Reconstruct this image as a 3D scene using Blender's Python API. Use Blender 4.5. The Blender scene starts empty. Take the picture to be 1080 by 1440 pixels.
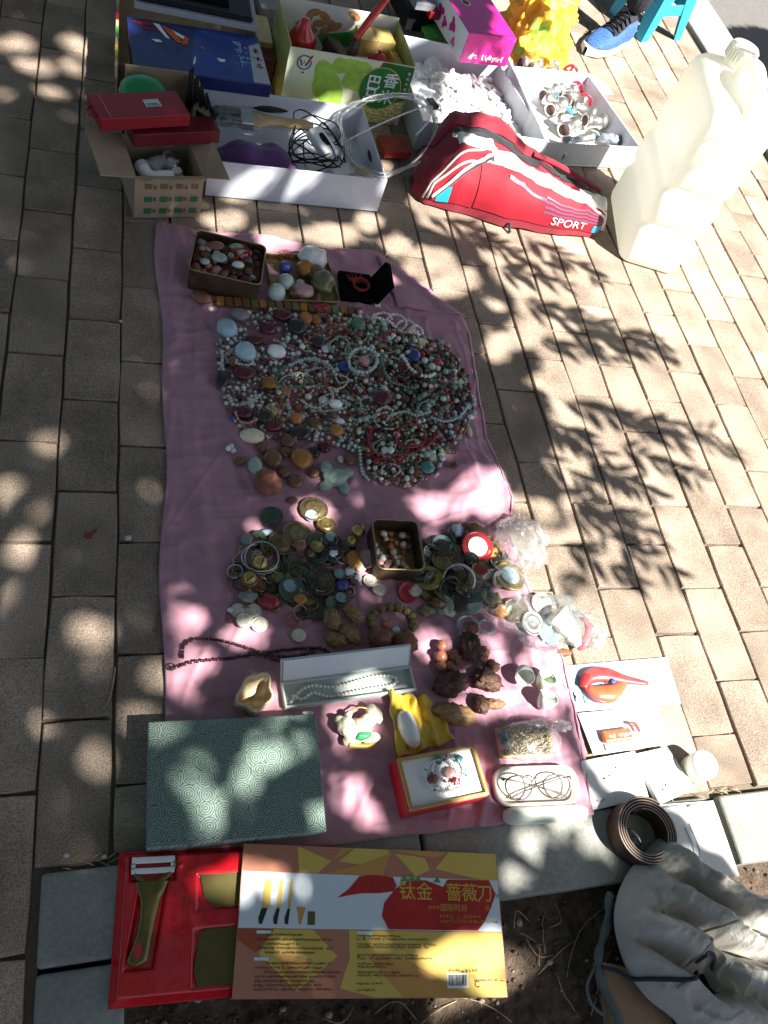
import bpy, math, random
import numpy as np
from mathutils import Vector, Matrix, noise

# ------------------------------------------------------------------ camera, sky, sun, exposure
S = bpy.context.scene
COL = S.collection
CAM_H, FPX, PITCH, YAW, ROLL = 1.23816, 1130.0, 0.9399, 0.5663, 0.4926
_cp, _sp = math.cos(PITCH), math.sin(PITCH)
FW = Vector((math.sin(YAW)*_cp, math.cos(YAW)*_cp, -_sp))
_r = Vector((math.cos(YAW), -math.sin(YAW), 0)); _u = _r.cross(FW)
RT = math.cos(ROLL)*_r + math.sin(ROLL)*_u
UP = -math.sin(ROLL)*_r + math.cos(ROLL)*_u
cd = bpy.data.cameras.new('camera'); cam = bpy.data.objects.new('camera', cd); COL.objects.link(cam)
cd.sensor_fit = 'VERTICAL'; cd.sensor_height = 36.0; cd.lens = 36.0*FPX/1440.0
cd.clip_start = 0.02; cd.clip_end = 200.0
cam.matrix_world = Matrix(((RT.x, UP.x, -FW.x, 0), (RT.y, UP.y, -FW.y, 0), (RT.z, UP.z, -FW.z, CAM_H), (0, 0, 0, 1)))
S.camera = cam

SUN_EL = math.radians(52)
_h = Vector((0.70, -0.714))
SUN = Vector((_h.x*math.cos(SUN_EL), _h.y*math.cos(SUN_EL), math.sin(SUN_EL))).normalized()   # towards the sun
W = bpy.data.worlds.new('World'); S.world = W; W.use_nodes = True
nt = W.node_tree; nt.nodes.clear()
sky = nt.nodes.new('ShaderNodeTexSky'); sky.sky_type = 'NISHITA'; sky.sun_disc = False
sky.air_density = 0.5; sky.dust_density = 1.3; sky.ozone_density = 0.4
sky.sun_elevation = SUN_EL; sky.sun_rotation = math.atan2(SUN.x, SUN.y)
bg = nt.nodes.new('ShaderNodeBackground'); bg.inputs['Strength'].default_value = 0.05
wo = nt.nodes.new('ShaderNodeOutputWorld')
nt.links.new(sky.outputs[0], bg.inputs['Color']); nt.links.new(bg.outputs[0], wo.inputs['Surface'])
sl = bpy.data.lights.new('sun', 'SUN'); sl.energy = 5.0; sl.angle = math.radians(0.53); sl.color = (1.0, 0.955, 0.88)
so = bpy.data.objects.new('sun', sl); COL.objects.link(so)
so.rotation_euler = (-SUN).to_track_quat('-Z', 'Y').to_euler(); so.location = SUN*20
S.view_settings.view_transform = 'Standard'; S.view_settings.look = 'None'
S.view_settings.exposure = 1.85; S.view_settings.gamma = 1.0

# ------------------------------------------------------------------ helpers
RNG = random.Random(7)
def at(px, py, z=0.0):
    """point at height z seen at photograph pixel (px, py)"""
    d = FW + RT*((px-540)/FPX) + UP*((720-py)/FPX)
    t = (z-CAM_H)/d.z
    return Vector((d.x*t, d.y*t, z))
def proj(x, y, z=0.0):
    v = Vector((x, y, z-CAM_H)); w = v.dot(FW)
    return 540+FPX*v.dot(RT)/w, 720-FPX*v.dot(UP)/w

_mats = {}
def mat(name, col, rough=0.6, metal=0.0, var=0.12, scale=40.0, bump=0.0, bscale=None, spec=0.5, trans=0.0, alpha=1.0,
        sub=0.0, coat=0.0, col2=None, sheen=0.0, rnd=0.0, detail=4.0, ior=1.45, contrast=0.25, bdist=0.002, stain=None):
    if name in _mats: return _mats[name]
    m = bpy.data.materials.new(name); m.use_nodes = True
    t = m.node_tree; b = t.nodes['Principled BSDF']
    N = t.nodes.new; L = t.links.new
    tc = N('ShaderNodeTexCoord'); vec = tc.outputs['Object']
    oi = N('ShaderNodeObjectInfo')
    ad = N('ShaderNodeVectorMath'); ad.operation = 'MULTIPLY_ADD'
    cv = N('ShaderNodeCombineXYZ')
    for i in range(3): L(oi.outputs['Random'], cv.inputs[i])
    L(cv.outputs[0], ad.inputs[0]); ad.inputs[1].default_value = (37.0, 19.0, 53.0); L(vec, ad.inputs[2]); vec = ad.outputs[0]
    c = Vector(col[:3])
    lo = c*(1-var); hi = Vector(col2[:3]) if col2 else c*(1+var)
    nz = N('ShaderNodeTexNoise'); nz.inputs['Scale'].default_value = scale; nz.inputs['Detail'].default_value = detail
    nz.inputs['Roughness'].default_value = 0.65; L(vec, nz.inputs['Vector'])
    rp = N('ShaderNodeMapRange'); rp.inputs[1].default_value = 0.5-contrast; rp.inputs[2].default_value = 0.5+contrast
    L(nz.outputs['Fac'], rp.inputs[0])
    mx = N('ShaderNodeMix'); mx.data_type = 'RGBA'
    mx.inputs['A'].default_value = (*[max(0, min(1, v)) for v in lo], 1); mx.inputs['B'].default_value = (*[max(0, min(1, v)) for v in hi], 1)
    L(rp.outputs[0], mx.inputs['Factor'])
    out = mx.outputs['Result']
    if stain:
        ns = N('ShaderNodeTexNoise'); ns.inputs['Scale'].default_value = stain[0]; ns.inputs['Detail'].default_value = 6; L(vec, ns.inputs['Vector'])
        rs_ = N('ShaderNodeMapRange'); rs_.inputs[1].default_value = 0.35; rs_.inputs[2].default_value = 0.65; rs_.inputs[3].default_value = 1-stain[1]; rs_.inputs[4].default_value = 1+stain[1]*.6; L(ns.outputs['Fac'], rs_.inputs[0])
        hv = N('ShaderNodeHueSaturation'); L(rs_.outputs[0], hv.inputs['Value']); L(out, hv.inputs['Color']); out = hv.outputs[0]
    if rnd:
        hs = N('ShaderNodeHueSaturation'); mr = N('ShaderNodeMapRange'); mr.inputs[3].default_value = 1-rnd; mr.inputs[4].default_value = 1+rnd
        L(oi.outputs['Random'], mr.inputs[0]); L(mr.outputs[0], hs.inputs['Value']); L(out, hs.inputs['Color']); out = hs.outputs[0]
    L(out, b.inputs['Base Color'])
    b.inputs['Roughness'].default_value = rough; b.inputs['Metallic'].default_value = metal
    b.inputs['Specular IOR Level'].default_value = spec; b.inputs['IOR'].default_value = ior
    b.inputs['Transmission Weight'].default_value = trans; b.inputs['Alpha'].default_value = alpha
    b.inputs['Coat Weight'].default_value = coat; b.inputs['Sheen Weight'].default_value = sheen
    if sub:
        b.inputs['Subsurface Weight'].default_value = sub; b.inputs['Subsurface Radius'].default_value = (1, 1, 1); b.inputs['Subsurface Scale'].default_value = 0.004
    if bump:
        n2 = N('ShaderNodeTexNoise'); n2.inputs['Scale'].default_value = bscale or scale*3; n2.inputs['Detail'].default_value = 5.0
        L(vec, n2.inputs['Vector'])
        bp = N('ShaderNodeBump'); bp.inputs['Strength'].default_value = bump; bp.inputs['Distance'].default_value = bdist
        L(n2.outputs['Fac'], bp.inputs['Height']); L(bp.outputs[0], b.inputs['Normal'])
    _mats[name] = m
    return m

def film(name, tint=(0.9, 0.93, 0.95), cover=0.3, rough=0.12, bump=0.0, bscale=60):
    """thin clear plastic: mostly see-through, with a glossy and a faintly milky share"""
    if name in _mats: return _mats[name]
    m = bpy.data.materials.new(name); m.use_nodes = True
    t = m.node_tree; t.nodes.remove(t.nodes['Principled BSDF']); o = t.nodes['Material Output']
    N = t.nodes.new; L = t.links.new
    tr = N('ShaderNodeBsdfTransparent'); tr.inputs[0].default_value = (0.97, 0.98, 0.98, 1)
    gl = N('ShaderNodeBsdfGlossy'); gl.inputs['Roughness'].default_value = rough
    df = N('ShaderNodeBsdfDiffuse'); df.inputs[0].default_value = (*tint, 1)
    tl = N('ShaderNodeBsdfTranslucent'); tl.inputs[0].default_value = (*tint, 1)
    m1 = N('ShaderNodeMixShader'); m1.inputs[0].default_value = 0.5; L(df.outputs[0], m1.inputs[1]); L(tl.outputs[0], m1.inputs[2])
    m2 = N('ShaderNodeMixShader'); L(m1.outputs[0], m2.inputs[1]); L(gl.outputs[0], m2.inputs[2]); m2.inputs[0].default_value = 0.5
    m3 = N('ShaderNodeMixShader'); L(tr.outputs[0], m3.inputs[1]); L(m2.outputs[0], m3.inputs[2])
    tc = N('ShaderNodeTexCoord'); nz = N('ShaderNodeTexNoise'); nz.inputs['Scale'].default_value = bscale; L(tc.outputs['Object'], nz.inputs['Vector'])
    mr = N('ShaderNodeMapRange'); mr.inputs[1].default_value = 0.3; mr.inputs[2].default_value = 0.7
    mr.inputs[3].default_value = max(0, cover-0.2); mr.inputs[4].default_value = min(1, cover+0.15); L(nz.outputs['Fac'], mr.inputs[0]); L(mr.outputs[0], m3.inputs[0])
    if bump:
        bp = N('ShaderNodeBump'); bp.inputs['Strength'].default_value = bump; bp.inputs['Distance'].default_value = 0.004
        L(nz.outputs['Fac'], bp.inputs['Height'])
        for s in (gl, df): L(bp.outputs[0], s.inputs['Normal'])
    L(m3.outputs[0], o.inputs['Surface'])
    _mats[name] = m
    return m

def _ico(sub):
    import bmesh
    bm = bmesh.new(); bmesh.ops.create_icosphere(bm, subdivisions=sub, radius=1.0)
    v = [x.co.copy() for x in bm.verts]; f = [[x.index for x in p.verts] for p in bm.faces]; bm.free()
    return v, f
ICO = {i: _ico(i) for i in (1, 2, 3, 4)}

def frame(origin, ux, z=(0, 0, 1)):
    """matrix with x axis along ux (horizontal), z up, at origin"""
    ux = Vector(ux); ux.z = 0; ux.normalize(); uz = Vector(z).normalized(); uy = uz.cross(ux).normalized(); ux = uy.cross(uz)
    return Matrix(((ux.x, uy.x, uz.x, origin[0]), (ux.y, uy.y, uz.y, origin[1]), (ux.z, uy.z, uz.z, origin[2]), (0, 0, 0, 1)))
def TR(loc=(0, 0, 0), rz=0.0, rx=0.0, ry=0.0):
    return Matrix.Translation(Vector(loc)) @ Matrix.Rotation(rz, 4, 'Z') @ Matrix.Rotation(ry, 4, 'Y') @ Matrix.Rotation(rx, 4, 'X')

class MB:
    def __init__(s, M=None):
        s.v = []; s.f = []; s.mi = []; s.sm = []; s.M = M or Matrix()
    def add(s, vs, fs, mi=0, smooth=False, M=None):
        T = s.M @ M if M is not None else s.M
        o = len(s.v)
        s.v += [T @ Vector(p) for p in vs]
        for f in fs:
            s.f.append([o+i for i in f]); s.mi.append(mi); s.sm.append(smooth)
        return s
    def box(s, x0, x1, y0, y1, z0, z1, mi=0, M=None):
        return s.add([(x0, y0, z0), (x1, y0, z0), (x1, y1, z0), (x0, y1, z0), (x0, y0, z1), (x1, y0, z1), (x1, y1, z1), (x0, y1, z1)],
              [(3, 2, 1, 0), (4, 5, 6, 7), (0, 1, 5, 4), (1, 2, 6, 5), (2, 3, 7, 6), (3, 0, 4, 7)], mi, False, M)
    def hexa(s, p, mi=0, M=None, smooth=False):       # 8 points, bottom ring then top ring
        return s.add(p, [(3, 2, 1, 0), (4, 5, 6, 7), (0, 1, 5, 4), (1, 2, 6, 5), (2, 3, 7, 6), (3, 0, 4, 7)], mi, smooth, M)
    def prism(s, poly, z0, z1, mi=0, M=None, smooth=False):
        n = len(poly)
        a = sum(poly[i][0]*poly[(i+1) % n][1]-poly[(i+1) % n][0]*poly[i][1] for i in range(n))
        if a < 0: poly = poly[::-1]
        vs = [(p[0], p[1], z0) for p in poly]+[(p[0], p[1], z1) for p in poly]
        fs = [tuple(range(n-1, -1, -1)), tuple(range(n, 2*n))]
        s.add(vs, fs, mi, False, M)
        o = len(s.v)-2*n
        for i in range(n):
            j = (i+1) % n; s.f.append([o+i, o+j, o+n+j, o+n+i]); s.mi.append(mi); s.sm.append(smooth)
        return s
    def sheet(s, poly, z=0.0, mi=0, M=None):          # flat polygon facing up
        n = len(poly)
        a = sum(poly[i][0]*poly[(i+1) % n][1]-poly[(i+1) % n][0]*poly[i][1] for i in range(n))
        if a < 0: poly = poly[::-1]
        return s.add([(p[0], p[1], z) for p in poly], [tuple(range(n))], mi, False, M)
    def lathe(s, prof, n=20, mi=0, M=None, smooth=True, c0=True, c1=True):
        vs = []; fs = []
        for r, z in prof:
            for i in range(n):
                a = 2*math.pi*i/n; vs.append((r*math.cos(a), r*math.sin(a), z))
        for k in range(len(prof)-1):
            for i in range(n):
                j = (i+1) % n; fs.append((k*n+i, k*n+j, (k+1)*n+j, (k+1)*n+i))
        if c0: fs.append(tuple(range(n-1, -1, -1)))
        if c1: fs.append(tuple(range((len(prof)-1)*n, len(prof)*n)))
        return s.add(vs, fs, mi, smooth, M)
    def tube(s, pts, r, n=8, closed=False, mi=0, M=None, flat=1.0):
        pts = [Vector(p) for p in pts]; k = len(pts); vs = []; fs = []
        ref = Vector((0, 0, 1))
        for i, p in enumerate(pts):
            a = pts[(i-1) % k] if (closed or i > 0) else p; b = pts[(i+1) % k] if (closed or i < k-1) else p
            t = (b-a)
            if t.length < 1e-9: t = Vector((1, 0, 0))
            t.normalize()
            x = t.cross(ref)
            if x.length < 1e-3: x = t.cross(Vector((0, 1, 0)))
            x.normalize(); y = x.cross(t)
            rr = r[i] if isinstance(r, (list, tuple)) else r
            for j in range(n):
                q = 2*math.pi*j/n; vs.append(p+x*(rr*math.cos(q))+y*(rr*flat*math.sin(q)))
        for i in range(k if closed else k-1):
            ii = (i+1) % k
            for j in range(n):
                jj = (j+1) % n; fs.append((i*n+j, i*n+jj, ii*n+jj, ii*n+j))
        if not closed:
            fs.append(tuple(range(n-1, -1, -1))); fs.append(tuple(range((k-1)*n, k*n)))
        return s.add(vs, fs, mi, True, M)
    def ball(s, c, r, sub=2, mi=0, M=None):
        r = r if isinstance(r, (tuple, list)) else (r, r, r); v, f = ICO[sub]
        return s.add([(c[0]+p.x*r[0], c[1]+p.y*r[1], c[2]+p.z*r[2]) for p in v], f, mi, True, M)
    def blob(s, c, r, sub=3, amp=0.2, freq=1.6, seed=0.0, mi=0, M=None, flatbot=None, ridged=0.0):
        r = r if isinstance(r, (tuple, list)) else (r, r, r); v, f = ICO[sub]; out = []
        o = Vector((seed*3.1, seed*1.7, seed*5.3))
        for p in v:
            d = 1+amp*noise.fractal(p*freq+o, 0.9, 2.0, 4)
            if ridged: d += ridged*(abs(noise.noise(p*freq*2.6+o))-0.25)
            q = Vector((p.x*r[0]*d, p.y*r[1]*d, p.z*r[2]*d))
            if flatbot is not None and q.z < -flatbot*r[2]: q.z = -flatbot*r[2]
            out.append((c[0]+q.x, c[1]+q.y, c[2]+q.z))
        return s.add(out, f, mi, True, M)
    def grid(s, fn, nu, nv, mi=0, smooth=True, M=None, wrapu=False):
        vs = [fn(i/nu, j/nv) for j in range(nv+1) for i in range(nu+1)]
        fs = [(j*(nu+1)+i, j*(nu+1)+i+1, (j+1)*(nu+1)+i+1, (j+1)*(nu+1)+i) for j in range(nv) for i in range(nu)]
        return s.add(vs, fs, mi, smooth, M)
    def build(s, name, mats, parent=None, label=None, cat=None, group=None, kind=None, bevel=0.0, bseg=2, solid=0.0, subsurf=0, recalc=False):
        if not isinstance(mats, (list, tuple)): mats = [mats]
        me = bpy.data.meshes.new(name)
        if parent is not None: o = Vector(parent['_o'])
        else:
            xs = [p.x for p in s.v]; ys = [p.y for p in s.v]
            o = Vector(((min(xs)+max(xs))/2, (min(ys)+max(ys))/2, min(p.z for p in s.v)))
        me.from_pydata([p-o for p in s.v], [], s.f)
        for m in mats: me.materials.append(m)
        me.polygons.foreach_set('material_index', s.mi); me.polygons.foreach_set('use_smooth', s.sm)
        me.update()
        if recalc:
            import bmesh
            bm = bmesh.new(); bm.from_mesh(me); bmesh.ops.recalc_face_normals(bm, faces=bm.faces); bm.to_mesh(me); bm.free()
        ob = bpy.data.objects.new(name, me); COL.objects.link(ob); ob['_o'] = tuple(o)
        if parent is not None: ob.parent = parent
        else: ob.location = o
        tag(ob, label, cat, group, kind)
        if solid:
            md = ob.modifiers.new('thickness', 'SOLIDIFY'); md.thickness = solid; md.offset = 0
        if bevel:
            md = ob.modifiers.new('bevel', 'BEVEL'); md.width = bevel; md.segments = bseg; md.limit_method = 'ANGLE'; md.angle_limit = math.radians(35)
        if subsurf:
            md = ob.modifiers.new('smooth', 'SUBSURF'); md.levels = subsurf; md.render_levels = subsurf
        return ob
def tag(o, label=None, cat=None, group=None, kind=None):
    if label: o['label'] = label
    if cat: o['category'] = cat
    if group: o['group'] = group
    if kind: o['kind'] = kind
    return o
def empty(name, loc, label, cat, group=None):
    o = bpy.data.objects.new(name, None); COL.objects.link(o); o.location = Vector(loc); o['_o'] = tuple(loc); o.empty_display_size = 0.02
    return tag(o, label, cat, group)
def copy_thing(o, loc, rz=0.0, sc=1.0, label=None, group=None, rx=0.0, ry=0.0):
    c = o.copy(); COL.objects.link(c); c.location = Vector(loc); c.rotation_euler = (rx, ry, rz); c.scale = (sc, sc, sc) if not isinstance(sc, tuple) else sc
    if label: c['label'] = label
    if group: c['group'] = group
    for ch in list(o.children):
        d = ch.copy(); COL.objects.link(d); d.parent = c
    return c
def text(body, size, M, m, parent, name='lettering', z=0.0006, align='LEFT', sx=1.0, bold=0.0):
    cu = bpy.data.curves.new('t', 'FONT'); cu.body = body; cu.size = size; cu.align_x = align; cu.resolution_u = 2; cu.offset = bold
    ob = bpy.data.objects.new('t', cu); COL.objects.link(ob)
    dg = bpy.context.evaluated_depsgraph_get(); dg.update()
    me = bpy.data.meshes.new_from_object(ob.evaluated_get(dg), depsgraph=dg)
    bpy.data.objects.remove(ob); bpy.data.curves.remove(cu)
    mb = MB(M)
    mb.add([(v.co.x*sx, v.co.y, z) for v in me.vertices], [tuple(p.vertices) for p in me.polygons])
    bpy.data.meshes.remove(me)
    return mb.build(name, m, parent)
def spline(pts, n=8, closed=False):
    pts = [Vector(p) for p in pts]; k = len(pts); out = []
    for i in range(k if closed else k-1):
        if closed: a, b, c, d = pts[(i-1) % k], pts[i], pts[(i+1) % k], pts[(i+2) % k]
        else: a, b, c, d = pts[max(i-1, 0)], pts[i], pts[i+1], pts[min(i+2, k-1)]
        for j in range(n):
            t = j/n
            out.append(0.5*((2*b)+(c-a)*t+(2*a-5*b+4*c-d)*t*t+(3*b-a-3*c+d)*t**3))
    if not closed: out.append(pts[-1])
    return out
def resample(pts, step, closed=False):
    pts = [Vector(p) for p in pts]
    if closed: pts = pts+[pts[0]]
    out = [pts[0]]; need = step
    for a, b in zip(pts, pts[1:]):
        L = (b-a).length; pos = 0.0
        while L-pos >= need:
            pos += need; out.append(a.lerp(b, pos/L)); need = step
        need -= (L-pos)
    if closed and (out[-1]-out[0]).length < step*0.6: out.pop()
    return out
def glyph(mb, x, y, s, rr, z=.0006, w=.1):
    """one unreadably small written character: a few crossed strokes"""
    for k in range(rr.randrange(4, 7)):
        a = rr.choice((0, 0, 1.5708, 1.5708, .8, -.8)); cx = x+s*rr.uniform(.25, .75); cy = y+s*rr.uniform(.2, .8); L = s*rr.uniform(.25, .45)
        c_, s_ = math.cos(a), math.sin(a); h_ = s*w*.5
        mb.sheet([(cx-c_*L+s_*h_, cy-s_*L-c_*h_), (cx+c_*L+s_*h_, cy+s_*L-c_*h_), (cx+c_*L-s_*h_, cy+s_*L+c_*h_), (cx-c_*L-s_*h_, cy-s_*L+c_*h_)], z)
def textline(M, m, parent, n, size, seed, z=.0006, name='print', gap=1.0, w=.1):
    rr = random.Random(seed); q = MB(M)
    for i in range(n):
        if rr.random() < .93: glyph(q, i*size*gap, 0, size, rr, z, w)
    o = q.build(name, m, parent); o['kind'] = 'stuff'
    return o

# ------------------------------------------------------------------ ground: pavers, kerb, tree pit, road
U0, V0, PW = -0.097, 1.5953, 0.1
m_brick = mat('paver', (0.262, 0.203, 0.156), 0.92, stain=(8, .32), var=0.5, scale=420, col2=(0.44, 0.348, 0.272), bump=0.8, bscale=330, rnd=0.15, detail=3, contrast=0.2, bdist=0.0016, spec=0.2)
m_sand = mat('joint_sand', (0.15, 0.12, 0.09), 0.95, var=0.4, scale=300, bump=0.6, bscale=500)
m_conc = mat('kerb_concrete', (0.28, 0.285, 0.26), 0.9, stain=(7, .2), var=0.22, scale=160, bump=0.5, bscale=420, bdist=0.0012, spec=0.2)
m_asph = mat('asphalt', (0.10, 0.098, 0.095), 0.85, var=0.5, scale=260, col2=(0.20, 0.19, 0.18), bump=0.8, bscale=300)
m_dirt = mat('soil', (0.052, 0.035, 0.024), 0.95, var=0.5, scale=70, col2=(0.15, 0.105, 0.072), bump=1.0, bscale=260, bdist=0.004, detail=8)

KX0, KX1, KY0, KY1 = -0.088, 0.024, 0.074, 0.192        # the pit's left kerb spans KX0..KX1, its near kerb KY0..KY1
PX2, PY2 = 1.30, -1.15                                    # far corner of the pit, out of frame
ROADX = 2.13
mb = MB()
X0, X1, Y0, Y1, zb = -2.6, ROADX-0.005, -2.2, 4.6, -0.012
hx0, hx1, hy0, hy1 = KX0+0.004, PX2+0.1, PY2-0.1, KY1-0.004
for a, b, c, d in ((X0, hx0, Y0, Y1), (hx1, X1, Y0, Y1), (hx0, hx1, Y0, hy0), (hx0, hx1, hy1, Y1)):
    mb.sheet([(a, c), (b, c), (b, d), (a, d)], zb)
pav = mb.build('pavement', m_sand, kind='structure')
def paver_mesh(seed):
    r = random.Random(seed); g = 0.0015; hxx, hyy = PW/2-g, PW-g
    q = MB(); c = 0.0016
    j = lambda a=0.0006: r.uniform(-a, a)
    rows = [(-0.03, 0.0, 0), (-0.0022, 0.0, 1), (0.0, c, 2)]
    vs = []; n = 4
    ring = [(-1, -1), (-0.33, -1), (0.33, -1), (1, -1), (1, -0.33), (1, 0.33), (1, 1), (0.33, 1), (-0.33, 1), (-1, 1), (-1, 0.33), (-1, -0.33)]
    jit = [(j(), j()) for _ in ring]
    for z, ins, k in rows:
        for (a, b), (ja, jb) in zip(ring, jit):
            cut = 0.0015 if abs(a) == 1 and abs(b) == 1 and k else 0
            vs.append((a*(hxx-ins-cut)+ja, b*(hyy-ins-cut)+jb, z+(r.uniform(-0.0007, 0.0005) if k == 2 else 0)))
    m_ = len(ring); fs = []
    for k in range(2):
        for i in range(m_): fs.append((k*m_+i, k*m_+(i+1) % m_, (k+1)*m_+(i+1) % m_, (k+1)*m_+i))
    fs.append(tuple(range(2*m_, 3*m_)))
    me = bpy.data.meshes.new('brick'); me.from_pydata(vs, [], fs); me.materials.append(m_brick)
    me.polygons.foreach_set('use_smooth', [False for k in range(len(fs))]); me.update()
    return me
PM = [paver_mesh(i) for i in range(9)]
rest = MB()
nb = 0
cells = []
for c in range(-26, 26):
    for k in range(-34, 40):
        if (k-c) % 2: continue
        cx = U0+(c+0.5)*PW; cy = V0-k*PW-PW
        if cx+PW/2 > ROADX or cx < X0+0.05 or cy < Y0+0.1 or cy > Y1-0.1: continue
        if cx-PW/2 > KX0-0.05 and cx-PW/2 < PX2+0.05 and cy+PW > PY2-0.09 and cy-PW < KY1+0.001:
            y1 = cy+PW; y0 = max(cy-PW, KY1+0.012)                       # cut brick against the kerb
            if cy > 0 and y1-y0 > 0.03 and cx > KX0-0.03 and cx < PX2: cells.append((cx, (y0+y1)/2, (y1-y0)/(2*PW)))
            elif not (cy+PW > PY2-0.09 and cy-PW < KY1): cells.append((cx, cy, 1.0))
            continue
        cells.append((cx, cy, 1.0))
for cx, cy, sy in cells:
    pts = [proj(cx+a*PW/2, cy+b*PW*sy) for a in (-1, 0, 1) for b in (-1, 0, 1)]
    inview = any(-30 < p[0] < 1110 and -30 < p[1] < 1470 for p in pts) and cy > -0.6
    dz = RNG.uniform(-0.0022, 0.0012); tx, ty = RNG.gauss(0, 0.006), RNG.gauss(0, 0.004)
    if inview:
        o = bpy.data.objects.new('brick', PM[RNG.randrange(9)]); COL.objects.link(o); o.parent = pav
        o.location = Vector((cx+RNG.gauss(0, 0.0006), cy+RNG.gauss(0, 0.0010), dz))-Vector(pav['_o']); o.rotation_euler = (ty, tx, RNG.gauss(0, 0.0025)+(math.pi if RNG.random() < .5 else 0)); o.scale = (1, sy, 1)
        nb += 1
    else:
        g = 0.003
        rest.hexa([(cx-PW/2+g, cy-PW*sy+g, -0.03), (cx+PW/2-g, cy-PW*sy+g, -0.03), (cx+PW/2-g, cy+PW*sy-g, -0.03), (cx-PW/2+g, cy+PW*sy-g, -0.03),
                   (cx-PW/2+g, cy-PW*sy+g, dz), (cx+PW/2-g, cy-PW*sy+g, dz), (cx+PW/2-g, cy+PW*sy-g, dz), (cx-PW/2+g, cy+PW*sy-g, dz)])
rest.build('bricks_out_of_sight', m_brick, pav, kind='stuff')
print('bricks', nb)

kerb = MB().box(KX0-0.002, PX2+0.1, PY2-0.1, KY1, -0.19, -0.15).build('kerb', m_dirt, kind='structure')
def kerb_stone(x0, x1, y0, y1, z=0.004, par=kerb):
    g = 0.003
    MB().box(x0+g, x1-g, y0+g, y1-g, -0.14, z).build('kerb_stone', m_conc, par, bevel=0.006, bseg=3)
for a, b in ((KX0, 0.452), (0.452, 0.988), (1.008, PX2+0.1)): kerb_stone(a, b, KY0, KY1, 0.004+RNG.uniform(-.002, .003))
for a, b in ((-0.46, KY0), (-1.05, -0.46)): kerb_stone(KX0, KX1, a, b)
for a, b in ((-0.46, KY0), (-1.05, -0.46)): kerb_stone(PX2-0.01, PX2+0.1, a, b)
for a, b in ((KX0, 0.5), (0.5, PX2+0.1)): kerb_stone(a, b, -1.15, -1.05)

def dirtz(x, y):
    return -0.034+0.016*noise.fractal(Vector((x*9, y*9, 3.1)), 1.0, 2.0, 5)+0.005*noise.noise(Vector((x*60, y*60, 1)))
mb = MB().grid(lambda u, v: (KX1-0.01+u*(PX2-KX1+0.02), -1.06+v*(KY0+1.08), dirtz(KX1+u*(PX2-KX1), -1.06+v*(KY0+1.08))), 150, 140)
soil = mb.build('tree_pit_soil', m_dirt, kind='structure')
# loose crumbs, little stones and dry stalks on the soil
mb = MB(); r = random.Random(3)
for i in range(2600):
    x = r.uniform(0.03, 1.2); y = r.uniform(-0.32, 0.07); s = r.choice((0.0015, 0.002, 0.0025, 0.004, 0.006)) if i % 3 else 0.002
    mb.blob((x, y, dirtz(x, y)+s*0.4), (s, s*r.uniform(.6, 1), s*r.uniform(.5, .9)), 1, 0.4, seed=i*0.37, mi=0 if r.random() < .86 else 1)
mb.build('soil_crumbs', [mat('crumb', (0.085, 0.06, 0.042), 0.95, var=0.4, scale=60), mat('pale_grit', (0.3, 0.27, 0.23), 0.8)], label='dark crumbs of soil and pale grit in the tree pit', cat='soil', kind='stuff')
m_straw = mat('straw', (0.36, 0.29, 0.17), 0.8)
mb = MB()
def stalk(mb, px, py, a, L, z=None, bend=0.02, rr=0.0008):
    p = at(px, py, -0.02); d = Vector((math.cos(a), math.sin(a), 0)); nrm = Vector((-d.y, d.x, 0))
    b = bend*r.uniform(-1, 1)
    pts = []
    for k in range(7):
        t = k/6; q = p+d*(L*(t-.5))+nrm*(b*math.sin(t*3.1))
        inpit = KX1 < q.x < PX2 and q.y < KY0
        q.z = (dirtz(q.x, q.y) if inpit else 0.003)+0.003+0.002*math.sin(t*5); pts.append(q)
    mb.tube(pts, rr, 5)
for q in [(770, 1310, 1.2, .06), (760, 1330, -.6, .05), (790, 1345, .4, .09), (745, 1335, 2.0, .05), (830, 1320, .7, .14), (800, 1400, 1.9, .06), (735, 1300, .2, .03),
          (690, 1420, 2.6, .08), (620, 1425, .3, .07), (560, 1430, 2.9, .06), (480, 1420, .2, .05), (780, 1285, 1.0, .04), (850, 1380, .9, .1)]: stalk(mb, *q)
mb.build('dry_stalks', m_straw, label='thin dry straw stalks lying on the dark soil', cat='straw', kind='stuff')
# straw and moss in the joint before the kerb, and a bent straw on the pavers
mb = MB()
for i in range(120):
    x = r.uniform(-0.08, 1.25); y = 0.197+r.uniform(-0.004, 0.006); a = r.uniform(-.6, .6); L = r.uniform(.008, .03)
    mb.tube([(x, y, -0.003), (x+L*math.cos(a)/2, y+L*math.sin(a)/2, 0.001+r.uniform(0, .003)), (x+L*math.cos(a), y+L*math.sin(a), -0.003)], 0.0007, 4)
mb.build('joint_litter', m_straw, label='bits of straw caught in the joint along the kerb', cat='litter', kind='stuff')
mb = MB()
mb.tube(spline([at(162, 938, .003), at(159, 962, .004), at(153, 985, .003), at(145, 996, .002)], 4), 0.0011, 6)
mb.build('dry_stalk', m_straw, label='single pale bent straw on the pavers left of the cloth', cat='straw')
for i, (px, py, s) in enumerate(((170, 452, .004), (180, 757, .006), (93, 1203, .004), (147, 1205, .004))):
    p = at(px, py, 0.001); MB().blob((p.x, p.y, s*.4), (s, s*.8, s*.5), 2, .3, seed=i).build('pebble', mat('pebble', (0.45, 0.43, 0.4), 0.8), label=('tiny pale pebble on a paver joint left of the cloth', 'pale stone chip on a paver beside the cloth edge', 'pale pebble in the joint at the kerb corner', 'small grey pebble in the joint before the red tray')[i], cat='pebble')

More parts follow.
